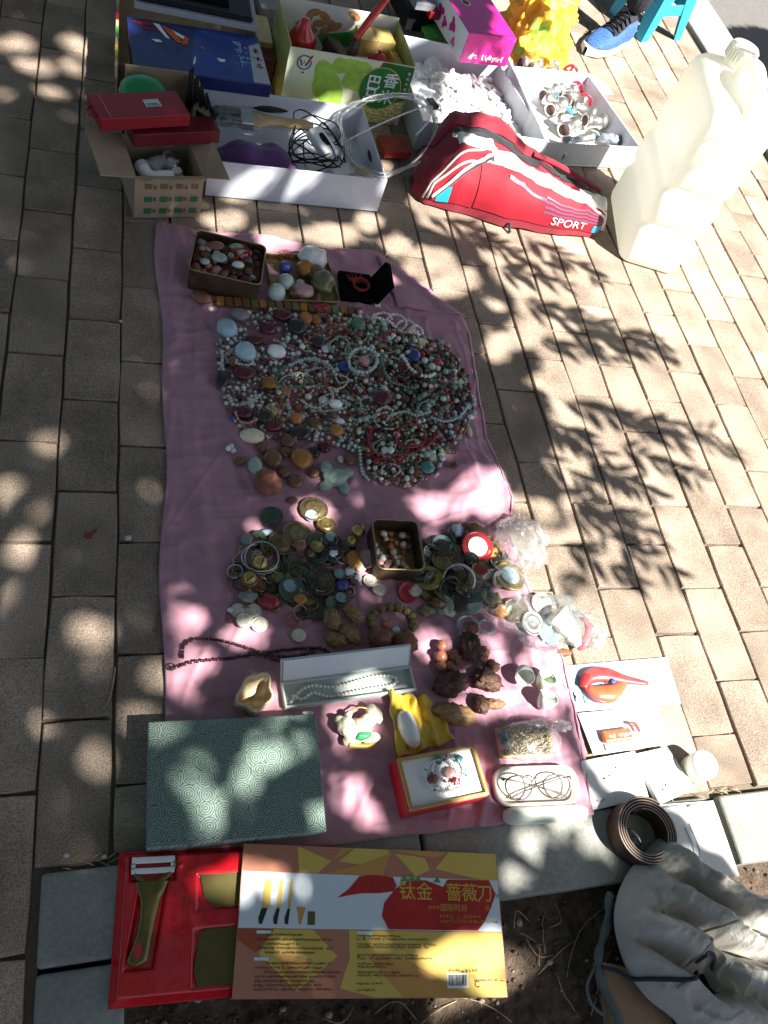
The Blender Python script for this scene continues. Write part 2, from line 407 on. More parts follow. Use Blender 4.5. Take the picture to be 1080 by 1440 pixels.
# road and its kerb beyond the pavement
MB().sheet([(ROADX+0.2, -6), (14, -6), (14, 16), (ROADX+0.2, 16)], -0.10).build('road', m_asph, kind='structure')
rk = MB().box(ROADX, ROADX+0.215, -6, 16, -0.3, -0.2).build('road_kerb', m_dirt, kind='structure')
for i in range(16):
    y = -2.2+i*0.5; kerb_stone(ROADX+0.006, ROADX+0.21, y, y+0.5, 0.004, rk)
# far pavement and ground sheet out to the horizon
MB().sheet([(-60, -60), (60, -60), (60, 60), (-60, 60)], -0.32).build('ground', m_asph, kind='structure')
MB().sheet([(-14, -12), (X0, -12), (X0, 16), (-14, 16)], -0.004).sheet([(X0, Y1), (ROADX, Y1), (ROADX, 16), (X0, 16)], -0.004).sheet([(X0, -12), (ROADX, -12), (ROADX, Y0), (X0, Y0)], -0.004).build('far_pavement', m_brick, kind='structure')

# ------------------------------------------------------------------ the tree in the pit (its trunk and crown are above and behind the camera) shades the stall
def ell(lst): return np.array(lst, float)
LITPOLY = [(620, 60), (700, -60), (1400, -200), (1500, 1300), (1090, 1275), (1000, 1190), (930, 1120), (850, 1110), (810, 1040), (790, 960), (830, 880), (830, 810),
           (800, 720), (790, 650), (780, 570), (765, 510), (745, 450), (725, 415), (685, 365), (650, 335), (600, 320), (575, 285), (600, 200)]
LIT = ell([(105, 60, 22, 13), (130, 75, 22, 12), (105, 95, 15, 14), (50, 93, 26, 14), (4, 132, 13, 13), (30, 58, 24, 12), (75, 128, 26, 9), (127, 135, 9, 14), (4, 62, 13, 9),
 (65, 622, 21, 17), (28, 705, 58, 36), (8, 580, 7, 8), (25, 770, 32, 22), (45, 842, 26, 28), (130, 887, 34, 18), (8, 862, 12, 20), (20, 945, 26, 20), (212, 905, 14, 10),
 (148, 945, 12, 14), (215, 950, 14, 14), (40, 1010, 24, 22), (85, 995, 20, 11), (163, 1012, 17, 21), (192, 1012, 14, 20), (132, 1062, 24, 18), (65, 1115, 18, 15),
 (38, 1112, 11, 10), (135, 1080, 18, 9), (125, 1182, 17, 19), (182, 1167, 11, 10), (178, 1098, 14, 11), (5, 1180, 8, 12), (215, 683, 18, 8), (172, 478, 9, 7),
 (262, 870, 24, 26), (345, 893, 40, 18), (252, 960, 14, 26), (440, 722, 34, 22), (350, 742, 20, 11), (660, 690, 30, 30), (610, 712, 42, 20), (690, 690, 22, 40), (290, 925, 30, 14),
 (505, 800, 14, 20), (525, 832, 16, 12), (660, 770, 20, 18), (740, 782, 52, 40), (740, 850, 50, 35), (800, 880, 45, 35), (600, 905, 24, 26), (690, 915, 26, 20), (760, 945, 34, 40),
 (665, 955, 40, 12), (720, 985, 40, 22), (505, 962, 40, 13), (412, 982, 14, 15), (492, 1018, 34, 24), (560, 985, 20, 16), (625, 1085, 55, 38), (752, 1105, 70, 28), (745, 1050, 50, 26), (640, 1000, 26, 12),
 (680, 995, 30, 12), (485, 1115, 24, 30), (520, 1150, 24, 14), (345, 1052, 34, 22), (305, 1085, 30, 20), (412, 1132, 28, 20), (240, 1072, 20, 26), (255, 1125, 26, 20), (395, 1030, 22, 14), (360, 975, 22, 26),
 (300, 1225, 34, 20), (214, 1222, 26, 10), (370, 1232, 22, 14), (640, 1322, 60, 17), (590, 1335, 34, 12), (690, 1388, 22, 12), (530, 1345, 16, 18), (655, 1355, 22, 12), (420, 1240, 14, 8),
 (745, 1185, 26, 15), (715, 1230, 15, 12), (755, 1245, 11, 11), (832, 1178, 18, 20), (820, 1142, 10, 9), (785, 1152, 26, 10),
 (740, 1385, 17, 42), (690, 1424, 50, 13), (640, 1430, 20, 8), (872, 1286, 10, 8), (918, 1232, 16, 8), (1040, 1285, 45, 28), (965, 1285, 26, 10), (990, 1320, 22, 12), (950, 1210, 12, 14),
 (330, 272, 22, 12), (392, 264, 10, 20), (500, 268, 12, 14), (350, 136, 9, 13), (320, 309, 34, 10), (385, 338, 30, 18), (462, 330, 36, 14), (300, 335, 16, 8), (520, 310, 18, 12), (560, 345, 20, 14), (610, 365, 30, 16),
 (650, 392, 26, 15), (612, 405, 24, 12), (700, 488, 20, 20), (738, 470, 16, 22), (768, 447, 22, 22), (800, 505, 20, 22), (770, 540, 22, 14), (818, 606, 11, 12), (856, 622, 18, 26), (838, 676, 15, 15),
 (735, 706, 18, 9), (785, 655, 10, 15), (742, 428, 14, 12), (700, 430, 12, 10), (540, 395, 10, 8), (585, 375, 20, 12), (880, 700, 16, 10), (850, 760, 14, 20), (800, 770, 30, 30), (840, 850, 30, 20), (765, 720, 14, 12),
 (540, 235, 14, 10), (440, 165, 22, 14), (470, 100, 14, 8), (540, 60, 26, 20), (440, 60, 20, 16), (560, 150, 18, 20), (430, 190, 18, 16), (370, 215, 24, 9)])
TWIG = [((690, 345), (790, 380)), ((700, 375), (800, 402)), ((740, 332), (850, 395)), ((735, 425), (860, 455)), ((780, 450), (930, 478)), ((800, 470), (950, 500)), ((755, 482), (880, 502)),
        ((785, 560), (900, 598)), ((850, 582), (1000, 606)), ((880, 600), (1035, 636)), ((870, 628), (990, 676)), ((815, 640), (930, 700)), ((780, 690), (900, 730)), ((800, 720), (940, 758)), ((840, 745), (955, 808)), ((790, 760), (900, 818)),
        ((760, 640), (850, 690)), ((650, 330), (720, 350)), ((600, 300), (690, 332)), ((770, 590), (850, 640)), ((700, 180), (760, 215)), ((630, 110), (700, 140)), ((745, 285), (800, 300)), ((650, 215), (700, 240)), ((590, 90), (650, 110))]
def make_tree():
    rs = random.Random(11)
    cs = 0.012
    gx = np.arange(-1.3, 3.2, cs); gy = np.arange(-1.0, 3.9, cs)
    GX, GY = np.meshgrid(gx, gy, indexing='ij')
    vx, vy, vz = GX, GY, -CAM_H
    w = vx*FW.x+vy*FW.y+vz*FW.z; w = np.where(w < 0.05, 0.05, w)
    PX = 540+FPX*(vx*RT.x+vy*RT.y+vz*RT.z)/w; PY = 720-FPX*(vx*UP.x+vy*UP.y+vz*UP.z)/w
    lit = np.zeros(GX.shape, bool)
    pts = LITPOLY; inside = np.zeros(GX.shape, bool)
    for i in range(len(pts)):
        (ax, ay), (bx, by) = pts[i], pts[(i+1) % len(pts)]
        if ay == by: continue
        c = ((ay > PY) != (by > PY)) & (PX < (bx-ax)*(PY-ay)/(by-ay)+ax); inside ^= c
    lit |= inside
    wob = 0.18*np.sin(PX*0.11+PY*0.05)+0.15*np.sin(PY*0.13-PX*0.07)
    for cx, cy, rx, ry in LIT:
        if cx < 235: rx, ry = rx*.78, ry*.78
        elif 235 < cx < 720 and 640 < cy < 1180: rx, ry = rx*.84, ry*.84
        lit |= ((PX-cx)/rx)**2+((PY-cy)/ry)**2 < 1+wob
    lit |= (GX > 1.45)
    road_shade = (GX > 2.42) & (GY > 2.75) & (GY < 3.42) & ((GX-2.95)**2/.30+(GY-3.0)**2/.19 < 1)  # leaves added to the crown to cast an unseen thing's shadow on the road
    lit &= ~road_shade
    cov = np.zeros(GX.shape, np.int16); cov[lit] = 99
    V = []; F = []
    shape = [(0, 0), (.16, .30), (.38, .5), (.62, .42), (.85, .18), (1, 0), (.85, -.18), (.62, -.42), (.38, -.5), (.16, -.30)]
    def leaf(x, y, a, L, Wd, t, tilt=0.25):
        d = (math.cos(a), math.sin(a)); n = (-d[1], d[0]); o = len(V)
        tx, ty = rs.uniform(-tilt, tilt), rs.uniform(-tilt, tilt)
        c = Vector((x, y, 0.0))+SUN*t
        for u, v in shape:
            dx = d[0]*(u-.5)*L+n[0]*v*Wd; dy = d[1]*(u-.5)*L+n[1]*v*Wd; dz = dx*tx+dy*ty
            # keep the cast shadow on its footprint whatever the tilt
            V.append((c.x+dx+SUN.x/SUN.z*dz, c.y+dy+SUN.y/SUN.z*dz, c.z+dz))
        F.append((o, o+1, o+9)); F.append((o+1, o+2, o+8, o+9)); F.append((o+2, o+3, o+7, o+8)); F.append((o+3, o+4, o+6, o+7)); F.append((o+4, o+5, o+6))
    nx, ny = GX.shape
    samp = [(u, v) for u in (-.5, -.36, -.2, 0, .2, .36, .5) for v in ((-.4, 0, .4) if abs(u) < .3 else (-.22, .22) if abs(u) < .45 else (0,))]
    need = 2
    cells = [(i, j) for i in range(nx) for j in range(ny) if not lit[i, j]]
    rs.shuffle(cells)
    for rnd in range(2):
        for (i, j) in cells:
            if cov[i, j] >= need-(1-rnd): continue
            x, y = gx[i], gy[j]
            ok = False
            for L in ((rs.uniform(.075, .11), .05, .032, .02) if rnd == 0 else (rs.uniform(.06, .1), .04, .022)):
                for k in range(3):
                    a = rs.uniform(0, 2*math.pi); Wd = L*rs.uniform(.36, .5); ca, sa = math.cos(a), math.sin(a); bad = 0; hit = []
                    for u, v in samp:
                        ii = int(round((x+ca*u*L-sa*v*Wd-gx[0])/cs)); jj = int(round((y+sa*u*L+ca*v*Wd-gy[0])/cs))
                        if 0 <= ii < nx and 0 <= jj < ny:
                            if lit[ii, jj]: bad += 1
                            else: hit.append((ii, jj))
                    if bad <= (1 if L > .04 else 0): ok = True; break
                if ok: break
            if not ok: continue
            for q in set(hit): cov[q] += 1
            soft = 1.9 if x < 0.12 else 0.0
            leaf(x, y, a, L, Wd, (rs.uniform(2.3, 3.4) if rnd == 0 else rs.uniform(2.4, 4.6))+soft)
    nshade = len(F)//5
    for (a0, a1) in TWIG:                                         # low hanging twigs of narrow leaflets
        p = at(*a0); e = at(*a1); t = rs.uniform(1.8, 2.3); L = (e-p).length; ax_ = math.atan2(e.y-p.y, e.x-p.x); n = max(5, int(L/.016))
        o = len(V); d = (e-p).normalized(); w_ = Vector((-d.y, d.x, 0))*.0016; c = SUN*t
        for q in (p-w_+c, p+w_+c, e+w_*.5+c, e-w_*.5+c): V.append(tuple(q))
        F.append((o, o+1, o+2, o+3)); F.append((o, o+2, o+3)); F.append((o, o+1, o+2)); F.append((o+1, o+2, o+3)); F.append((o, o+1, o+3))
        for k in range(n):
            s = (k+.5)/n; q = p.lerp(e, s)
            for sg in (-1, 1):
                if rs.random() < .24: continue
                a = ax_+sg*rs.uniform(.35, .95)-.15; l = rs.uniform(.05, .095)*(1.05-.4*s); dd = Vector((math.cos(a), math.sin(a), 0)); m_ = q+dd*l*.5
                leaf(m_.x, m_.y, a, l, l*rs.uniform(.22, .32), t+rs.uniform(-.05, .05), .15)
    # the far side of the crown: away from the stall, closing the sky above it
    for i in range(9000):
        x = rs.uniform(-2.4, 2.6); y = rs.uniform(-2.6, 2.6)
        t = rs.uniform(3.0, 6.0); c = Vector((x, y, 0))+SUN*t
        if (c-Vector((1.4, -0.9, 3.6))).length > 3.0: continue
        ii = int(round((x-gx[0])/cs)); jj = int(round((y-gy[0])/cs))
        if 0 <= ii < nx and 0 <= jj < ny:
            k = 5
            if lit[max(0, ii-k):ii+k+1, max(0, jj-k):jj+k+1].any(): continue
        elif x > 1.0 and y > -0.6: continue
        leaf(x, y, rs.uniform(0, 6.28), rs.uniform(.09, .14), rs.uniform(.04, .07), t)
    root = empty('street_tree', (0.93, -0.95, -0.03), 'tall leafy street tree in the soil pit, its crown shading the stall', 'tree')
    o = Vector(root['_o'])
    me = bpy.data.meshes.new('crown'); me.from_pydata([Vector(p)-o for p in V], [], F); me.update()
    lm = mat('leaf', (0.055, 0.10, 0.03), 0.55, var=0.35, scale=9)
    t_ = lm.node_tree; b_ = t_.nodes['Principled BSDF']; tl = t_.nodes.new('ShaderNodeBsdfTranslucent'); tl.inputs[0].default_value = (0.10, 0.16, 0.03, 1)
    mxs = t_.nodes.new('ShaderNodeMixShader'); mxs.inputs[0].default_value = 0.25
    t_.links.new(b_.outputs[0], mxs.inputs[1]); t_.links.new(tl.outputs[0], mxs.inputs[2]); t_.links.new(mxs.outputs[0], t_.nodes['Material Output'].inputs['Surface'])
    me.materials.append(lm)
    co = bpy.data.objects.new('crown', me); COL.objects.link(co); co.parent = root; co['_o'] = tuple(o)
    bark = mat('bark', (0.10, 0.075, 0.055), 0.95, var=0.4, scale=25, bump=1.0, bscale=60, bdist=0.01)
    tr = MB(); pts = [Vector((0.93, -0.95, -0.1)), Vector((0.93, -0.96, .1)), Vector((0.95, -0.97, .9)), Vector((1.0, -0.98, 1.8)), Vector((1.1, -1.0, 2.6)), Vector((1.2, -1.0, 3.6)), Vector((1.3, -1.0, 4.6))]
    tr.tube(spline(pts, 4), [.12]*1+[.095+.0*i for i in range(4)]+[max(.02, .09-.0035*i) for i in range(20)], 12)
    for tgt in ((2.0, -.3, 3.0), (1.9, -1.5, 3.2), (.9, -2.0, 3.6), (2.3, .4, 3.0), (1.7, .3, 2.8), (2.4, -.9, 3.6), (.6, -.7, 3.6), (1.3, -.1, 3.4)):
        s = Vector((1.03, -.98, rs.uniform(1.9, 2.9))); e = Vector(tgt); mid = (s+e)/2+Vector((0, 0, .25))
        # a limb must not throw a bar of shade across a lit patch
        p2 = spline([s, mid, e], 8)
        tr.tube(p2, [max(.006, .032-.0016*k) for k in range(len(p2))], 7)
    tr.build('trunk', bark, root)
    print('leaves', nshade, len(F)//5)
make_tree()

def sky_block_tree(x, y, h, R_, seed, label):  # tree added out of view to block sky light and deepen the shade
    rs = random.Random(seed); root = empty('street_tree', (x, y, -.02), label, 'tree', 'added trees around the stall, out of view'); o = Vector(root['_o']); V = []; F = []
    cl = [Vector((rs.gauss(0, R_*.45), rs.gauss(0, R_*.45), rs.gauss(0, R_*.3))) for _ in range(46)]
    for c in cl:
        for k in range(60):
            p = Vector((0, 0, h))+c+Vector((rs.gauss(0, .22), rs.gauss(0, .22), rs.gauss(0, .17))); a = rs.uniform(0, 6.28); L = rs.uniform(.12, .2); t = Vector((math.cos(a), math.sin(a), rs.uniform(-.6, .3)))*L; n = Vector((-math.sin(a), math.cos(a), rs.uniform(-.5, .5)))*L*.45; q = len(V)
            V += [p, p+t*.5+n*.5, p+t, p+t*.5-n*.5]; F.append((q, q+1, q+2, q+3))
    me = bpy.data.meshes.new('crown'); me.from_pydata(V, [], F); me.materials.append(_mats['leaf']); c_ = bpy.data.objects.new('crown', me); COL.objects.link(c_); c_.parent = root
    t = MB(); t.tube(spline([(x, y, -.05), (x, y, h*.4), (x+.1, y, h*.7), (x, y+.1, h)], 4), [.13, .12, .11, .11, .10, .10, .09, .08, .07, .06, .05, .04, .03], 10)
    for c in cl[::5]: t.tube([(x+.05, y, h*.6), Vector((x, y, h*.8))+c*.4, Vector((x, y, h))+c], [.04, .025, .01], 6)
    t.build('trunk', _mats['bark'], root)
sky_block_tree(-2.2, -1.3, 3.0, 1.9, 1, 'added leafy tree out of view, blocking sky left of the stall, behind the camera')
sky_block_tree(-2.6, 1.6, 3.2, 2.0, 2, 'added leafy tree out of view, blocking sky left of the stall beyond the pavers')
sky_block_tree(-1.2, 4.6, 3.2, 2.0, 3, 'added leafy tree out of view, blocking sky beyond the boxes at the far end')
sky_block_tree(1.4, 5.8, 3.2, 2.1, 5, 'added leafy tree out of view, blocking sky beyond the blue stool')
sky_block_tree(4.0, 5.6, 3.2, 2.1, 6, 'added leafy tree out of view, blocking sky across the road kerb')
sky_block_tree(-3.9, -.1, 3.0, 2.0, 7, 'added leafy tree out of view, blocking sky farthest left, level with the pit')
sky_block_tree(-4.6, 4.2, 3.4, 2.2, 4, 'added leafy tree out of view, blocking sky farthest to the left beyond the boxes')
# ------------------------------------------------------------------ the pink cloth
m_cloth = mat('mauve_cotton', (0.43, 0.23, 0.29), 0.92, var=0.13, scale=9, bump=0.25, bscale=900, sheen=0.15, bdist=0.0006, spec=0.15)
def xr(y):   # right edge of the cloth
    P_ = [(0.17, 0.752), (0.3, 0.775), (0.45, 0.782), (0.6, 0.752), (0.72, 0.742), (0.80, 0.770), (0.95, 0.745), (1.1, 0.758), (1.24, 0.772), (1.30, 0.765), (1.38, 0.70), (1.44, 0.645), (1.5, 0.57)]
    for (a, b), (c, d) in zip(P_, P_[1:]):
        if y <= c: return b+(d-b)*max(0, (y-a)/(c-a))
    return P_[-1][1]
def xl(y): return 0.078+0.006*math.sin(y*7+1)+0.004*math.sin(y*17)
FOLDS = [((.09, 1.2), (.30, .72), .016, .009), ((.13, .95), (.16, .55), .012, .006), ((.44, .80), (.38, .72), .014, .010), ((.40, .78), (.47, .90), .012, .006), ((.70, .75), (.66, .98), .02, .008), ((.62, .75), (.74, .86), .016, .008),
         ((.745, .44), (.748, .20), .010, .009), ((.56, .52), (.70, .42), .016, .012), ((.33, .21), (.345, .30), .010, .008), ((.365, .20), (.36, .28), .009, .006), ((.55, .55), (.56, .46), .012, .010),
         ((.60, 1.45), (.76, 1.28), .012, .008), ((.12, 1.45), (.10, 1.1), .012, .006), ((.2, .5), (.1, .46), .02, .004), ((.70, .60), (.735, .50), .014, .010), ((.2, .84), (.36, .83), .01, .003), ((.55, .84), (.72, .88), .015, .007), ((.68, 1.2), (.72, .95), .012, .007), ((.16, 1.3), (.24, 1.05), .009, .004), ((.11, .8), (.2, .68), .012, .004)]
_fr = random.Random(77)
for _ in range(46):
    _x, _y, _a, _l = _fr.uniform(.1, .74), _fr.uniform(.22, 1.45), _fr.choice((1.2, 1.5, 1.9, 2.3, .4))+_fr.uniform(-.25, .25), _fr.uniform(.04, .16)
    FOLDS.append(((_x-_l*math.cos(_a), _y-_l*math.sin(_a)), (_x+_l*math.cos(_a), _y+_l*math.sin(_a)), _fr.uniform(.004, .008), _fr.uniform(.002, .0045)))
FB = [(min(a[0], b[0])-2.5*w, max(a[0], b[0])+2.5*w, min(a[1], b[1])-2.5*w, max(a[1], b[1])+2.5*w) for a, b, w, h in FOLDS]
def clothz(x, y):
    w1 = noise.noise(Vector((x*3, y*3, 4)))
    z = 0.0042+0.0014*noise.noise(Vector((x*14, y*14, 0)))+0.0022*noise.noise(Vector((x*5, y*5, 7)))
    z += 0.0034*max(0, 1-abs(noise.noise(Vector((x*26+w1*3, y*8+w1*2, 2.0))))*3.2)+0.0026*max(0, 1-abs(noise.noise(Vector((x*9-w1*2, y*30, 8.0))))*3.4)+0.0006*noise.noise(Vector((x*70, y*60, 3)))
    for ((ax, ay), (bx, by), w, h), (q0, q1, q2, q3) in zip(FOLDS, FB):
        if x < q0 or x > q1 or y < q2 or y > q3: continue
        dx, dy = bx-ax, by-ay; L2 = dx*dx+dy*dy; t = max(0, min(1, ((x-ax)*dx+(y-ay)*dy)/L2))
        d = math.hypot(x-ax-t*dx, y-ay-t*dy)
        z += h*math.exp(-(d/w)**2)*math.sin(math.pi*(0.12+0.76*t))
    return max(z, 0.0028)
def cl(u, v):
    y = 0.182+v*(1.492-0.182)
    a, b = xl(y), xr(y)
    x = a+u*(b-a)
    yy = y
    if v < .02: yy += 0.004*noise.noise(Vector((x*14, 0, 0)))+0.002*noise.noise(Vector((x*50, 0, 0)))
    if v > .98: yy += -0.012*max(0, (x-.2))+0.006*math.sin(x*25)
    e = min(u, 1-u)*(b-a); z = clothz(x, yy)
    if e < 0.012: z = z*(.55+.45*e/.012)+0.0012*math.sin(yy*70)
    if yy < KY1+0.01: z = max(z, 0.0085)
    return (x, yy, z)
blanket = empty('pink_cloth', (.42, .84, 0), 'faded mauve pink cotton cloth spread over the pavers under the trinkets', 'cloth')
MB().grid(cl, 210, 390).build('sheet', m_cloth, blanket, solid=0.0012)
# top right corner folded back over itself
def flap(u, v):
    a, b, c = Vector((.575, 1.475)), Vector((.768, 1.295)), Vector((.60, 1.31))
    p = a.lerp(b, u); q = c.lerp(b, u)*1.0
    r_ = p.lerp(q, v)
    return (r_.x, r_.y, clothz(r_.x, r_.y)+0.0032+0.004*math.sin(math.pi*v)*(1-u)+.0015*math.sin(u*9))
MB().grid(flap, 24, 14).build('folded_corner', m_cloth, blanket, solid=0.0010)
# the stitched hem along the right edge
pts = [(xr(y)-0.006, y, clothz(xr(y)-.006, y)+0.0006) for y in np.linspace(.2, 1.25, 90)]
MB().tube(pts, 0.0016, 6).build('hem', m_cloth, blanket)
def oncloth(px, py, dz=0.0):
    p = at(px, py, 0.006); return Vector((p.x, p.y, clothz(p.x, p.y)+dz))
# ------------------------------------------------------------------ shared materials
m_white_card = mat('white_card', (0.56, 0.59, 0.65), 0.6, var=0.06, scale=30, stain=(6, .12))
m_kraft = mat('kraft_card', (0.33, 0.245, 0.155), 0.85, stain=(9, .15), var=0.14, scale=35, bump=0.2, bscale=200)
m_white = mat('white_plastic', (0.80, 0.80, 0.78), 0.4, var=0.04)
m_black = mat('black_plastic', (0.008, 0.008, 0.010), 0.4, var=0.3, spec=.2)
m_velvet = mat('black_velvet', (0.004, 0.004, 0.005), 0.95, spec=.05)
m_red = mat('red_print', (0.27, 0.012, 0.018), 0.45, var=0.12, scale=20)
m_dred = mat('deep_red', (0.12, 0.004, 0.008), 0.5, var=0.15, scale=25)
m_gold = mat('gold_paper', (0.62, 0.46, 0.16), 0.35, 0.4, var=0.2, scale=60, bump=0.3)
m_brass = mat('brass', (0.55, 0.38, 0.14), 0.32, 0.95, var=0.3, scale=90, bump=0.3, bscale=150)
m_steel = mat('dull_steel', (0.50, 0.49, 0.46), 0.35, 0.95, var=0.2, scale=80)
m_chrome = mat('chrome', (0.75, 0.75, 0.75), 0.12, 1.0, var=0.05)
m_wood = mat('pale_wood', (0.50, 0.34, 0.17), 0.5, var=0.25, scale=30)
m_ink = mat('black_ink', (0.02, 0.02, 0.022), 0.6)
m_paper = mat('white_paper', (0.80, 0.80, 0.79), 0.7, var=0.03)

def tray(name, c0, c1, depth, H, th, m, label, cat, skew=0.0, lip=None):
    """open box: c0 -> c1 is the near bottom edge, depth goes away from it"""
    c0 = Vector(c0); c1 = Vector(c1); c0.z = c1.z = 0.003; L = (c1-c0).length
    root = empty(name, (c0.x, c0.y, 0.003), label, cat)
    F_ = frame((c0.x, c0.y, 0.003), c1-c0)
    MB(F_).box(th, L-th, th, depth-th, 0, th).build('base', m, root)
    MB(F_).box(0, L, 0, th, 0, H).build('front_wall', m, root, bevel=th*.3)
    MB(F_).box(0, L, depth-th, depth, 0, H*1.0).build('back_wall', m, root, bevel=th*.3)
    MB(F_).box(0, th, th+.0004, depth-th-.0004, 0, H-.0006).build('side_wall', m, root, bevel=th*.3)
    MB(F_).box(L-th, L, th+.0004, depth-th-.0004, 0, H-.0006).build('side_wall', m, root, bevel=th*.3)
    return root, F_, L

# ------------------------------------------------------------------ long white tray with cables and brush
wt, WT, WL = tray('white_card_tray', (0.182, 1.612, 0), (0.606, 1.642, 0), 0.285, 0.092, 0.004, m_white_card, 'long white cardboard tray holding a paintbrush, black cable and purple cloth', 'tray')
hole = MB(WT @ TR((WL+.0005, .14, .055)))
hole.prism([(0, .03*math.cos(a)+0, ) and (.0, 0) for a in ()] or [(-.0002, -.02), (.0006, -.02), (.0006, .02), (-.0002, .02)], -.008, .008)
hole.build('hand_hole', m_black, wt, bevel=.0002)
def inner_hole():
    pts = [(.022*math.cos(a), .008*math.sin(a)) for a in np.linspace(0, 2*math.pi, 20, endpoint=False)]
    M_ = WT @ Matrix(((0, 0, -1, WL-.0045), (1, 0, 0, .14), (0, 1, 0, .055), (0, 0, 0, 1)))
    MB(M_).prism(pts, 0, .0006).build('hand_hole', m_black, wt)
inner_hole()
# purple cloth bundle
pc = MB(WT)
def pcf(u, v):
    x = .02+u*.215; y = .008+v*.135
    e = math.sin(math.pi*u)**.4*math.sin(math.pi*v)**.4
    return (x, y, .006+e*(.082+.007*math.sin(x*70+y*20)+.009*noise.noise(Vector((x*30, y*30, 2)))))
pc.grid(pcf, 40, 24)
pc.build('purple_cloth', mat('purple_cloth', (0.10, 0.03, 0.14), 0.8, var=.2, scale=14, sheen=.3, bump=.4, bscale=300), label='folded purple cloth lying in the long white tray', cat='cloth')
# paintbrush in a clear sleeve
bM = WT @ TR((.035, .185, .085), rz=math.radians(-4), ry=math.radians(-3))
br = empty('paintbrush', tuple(bM @ Vector((0, 0, -.02))), 'wooden handled paintbrush in a clear sleeve, lying across the white tray', 'paintbrush')
q = MB(bM)
for i in range(90):
    rr = random.Random(i); y = -.033+.066*(i/89); z = rr.uniform(-.007, .007)
    q.tube([(.062, y*.92, z), (.03, y+rr.uniform(-.002, .002), z*1.1), (rr.uniform(-.004, .004), y*1.05+rr.uniform(-.003, .003), z*.6)], .0014, 4)
q.build('bristles', mat('grey_bristle', (0.11, 0.13, 0.12), 0.6, var=.4, scale=120), br)
MB(bM).box(.06, .09, -.034, .034, -.010, .010).build('ferrule', m_steel, br, bevel=.003)
hd = MB(bM)
prof = [(.088, .031, .009), (.105, .030, .010), (.125, .018, .010), (.15, .013, .0095), (.18, .015, .010), (.215, .016, .010), (.232, .010, .007)]
def hf(u, v):
    k = min(len(prof)-2, int(v*(len(prof)-1))); t = v*(len(prof)-1)-k
    x, w_, h_ = [a+(b-a)*t for a, b in zip(prof[k], prof[k+1])]; a = 2*math.pi*u
    return (x, w_*math.cos(a), h_*math.sin(a))
hd.grid(hf, 16, 24).lathe([(.012, 0), (.002, .003)], 10, M=TR((.232, 0, 0), ry=math.pi/2))
hd.build('handle', m_wood, br)
sl_ = MB(bM).grid(lambda u, v: (-.012+v*.12, .042*math.cos(2*math.pi*u), .014*math.sin(2*math.pi*u)+.002*math.sin(v*40)), 18, 14)
sl_.build('clear_sleeve', film('brush_film', (.8, .85, .85), .16, .1, .5), br)
sp = MB(bM @ TR((.10, .022, .014), rz=.05))
sp.grid(lambda u, v: (-.01+.085*v, (.013*math.sin(math.pi*min(1, v*.98+.02))**.6)*math.cos(2*math.pi*u), .004*math.sin(2*math.pi*u)*math.sin(math.pi*min(1, v+.02))), 12, 16)
sp.build('brush_sole', m_black, label='black oval sole shaped piece lying on the paintbrush', cat='shoe brush')
# desk lamp like white adapter with tangled black cable
ad = empty('power_adapter', tuple(WT @ Vector((.27, .10, .01))), 'white power adapter tangled in black cable inside the white tray', 'adapter')
aM = WT @ TR((.285, .118, .088), rz=math.radians(-62), ry=.2)
MB(aM).box(-.042, .042, -.021, .021, -.014, .014).build('body', m_white, ad, bevel=.008, bseg=3)
MB(aM).prism([(.0+.019*math.cos(a), .0085*math.sin(a)) for a in np.linspace(0, 6.283, 18, endpoint=False)], .0143, .0155).build('socket', m_black, ad)
MB(aM @ TR((.075, .004, -.02))).box(-.02, .02, -.012, .012, -.008, .008).build('plug', m_white, ad, bevel=.004)
r = random.Random(5); cp = []
for k in range(46):
    a = k*0.95+r.uniform(-.3, .3); R_ = r.uniform(.028, .062)
    cp.append(WT @ Vector((.27+R_*1.15*math.cos(a)+.012*math.sin(k*.4), .118+R_*1.25*math.sin(a)-.012*math.sin(k*.33), .075+.020*math.sin(k*1.7)+r.uniform(-.012, .012))))
MB().tube(spline(cp, 6), .0018, 6).build('cable', m_black, ad)
cp = [WT @ Vector(p) for p in ((.21, .06, .06), (.20, .10, .085), (.23, .17, .10), (.27, .215, .095), (.30, .20, .10), (.33, .185, .10), (.335, .15, .09), (.30, .13, .08), (.245, .15, .092), (.225, .2, .098), (.25, .225, .1), (.29, .19, .1), (.32, .16, .09))]
MB().tube(spline(cp, 8), .0016, 6).build('cable', m_black, ad)
yc = []
for k in range(30):
    a = k*1.15; R_ = .014+.010*math.sin(k*1.3); yc.append(WT @ Vector((.375+R_*1.3*math.cos(a), .05+R_*math.sin(a), .055+.01*math.sin(k*.9)+.004)))
MB().tube(spline(yc, 5), .0026, 6).build('string_bundle', mat('yellow_cord', (0.66, 0.42, 0.03), 0.5), label='bundle of yellow cord in the corner of the white tray', cat='cord')
mb = MB(WT); r = random.Random(9)
for i in range(14): mb.tube(spline([(.36+r.uniform(-.01, .014), .10+r.uniform(-.01, .02), .01+i*.002), (.37+r.uniform(-.012, .012), .15, .014+i*.003), (.375+r.uniform(-.012, .012), .2+r.uniform(0, .04), .012+i*.003)], 5), .0014, 5)
mb.build('wire_bundle', m_steel, label='loose bundle of thin grey wire along the white tray end', cat='wire')
MB(WT @ TR((.325, .055, .06), rz=.4)).box(-.03, .03, -.018, .018, -.012, .012).build('white_plug', m_white, label='small white plastic plug on the white tray floor', cat='plug', bevel=.005)

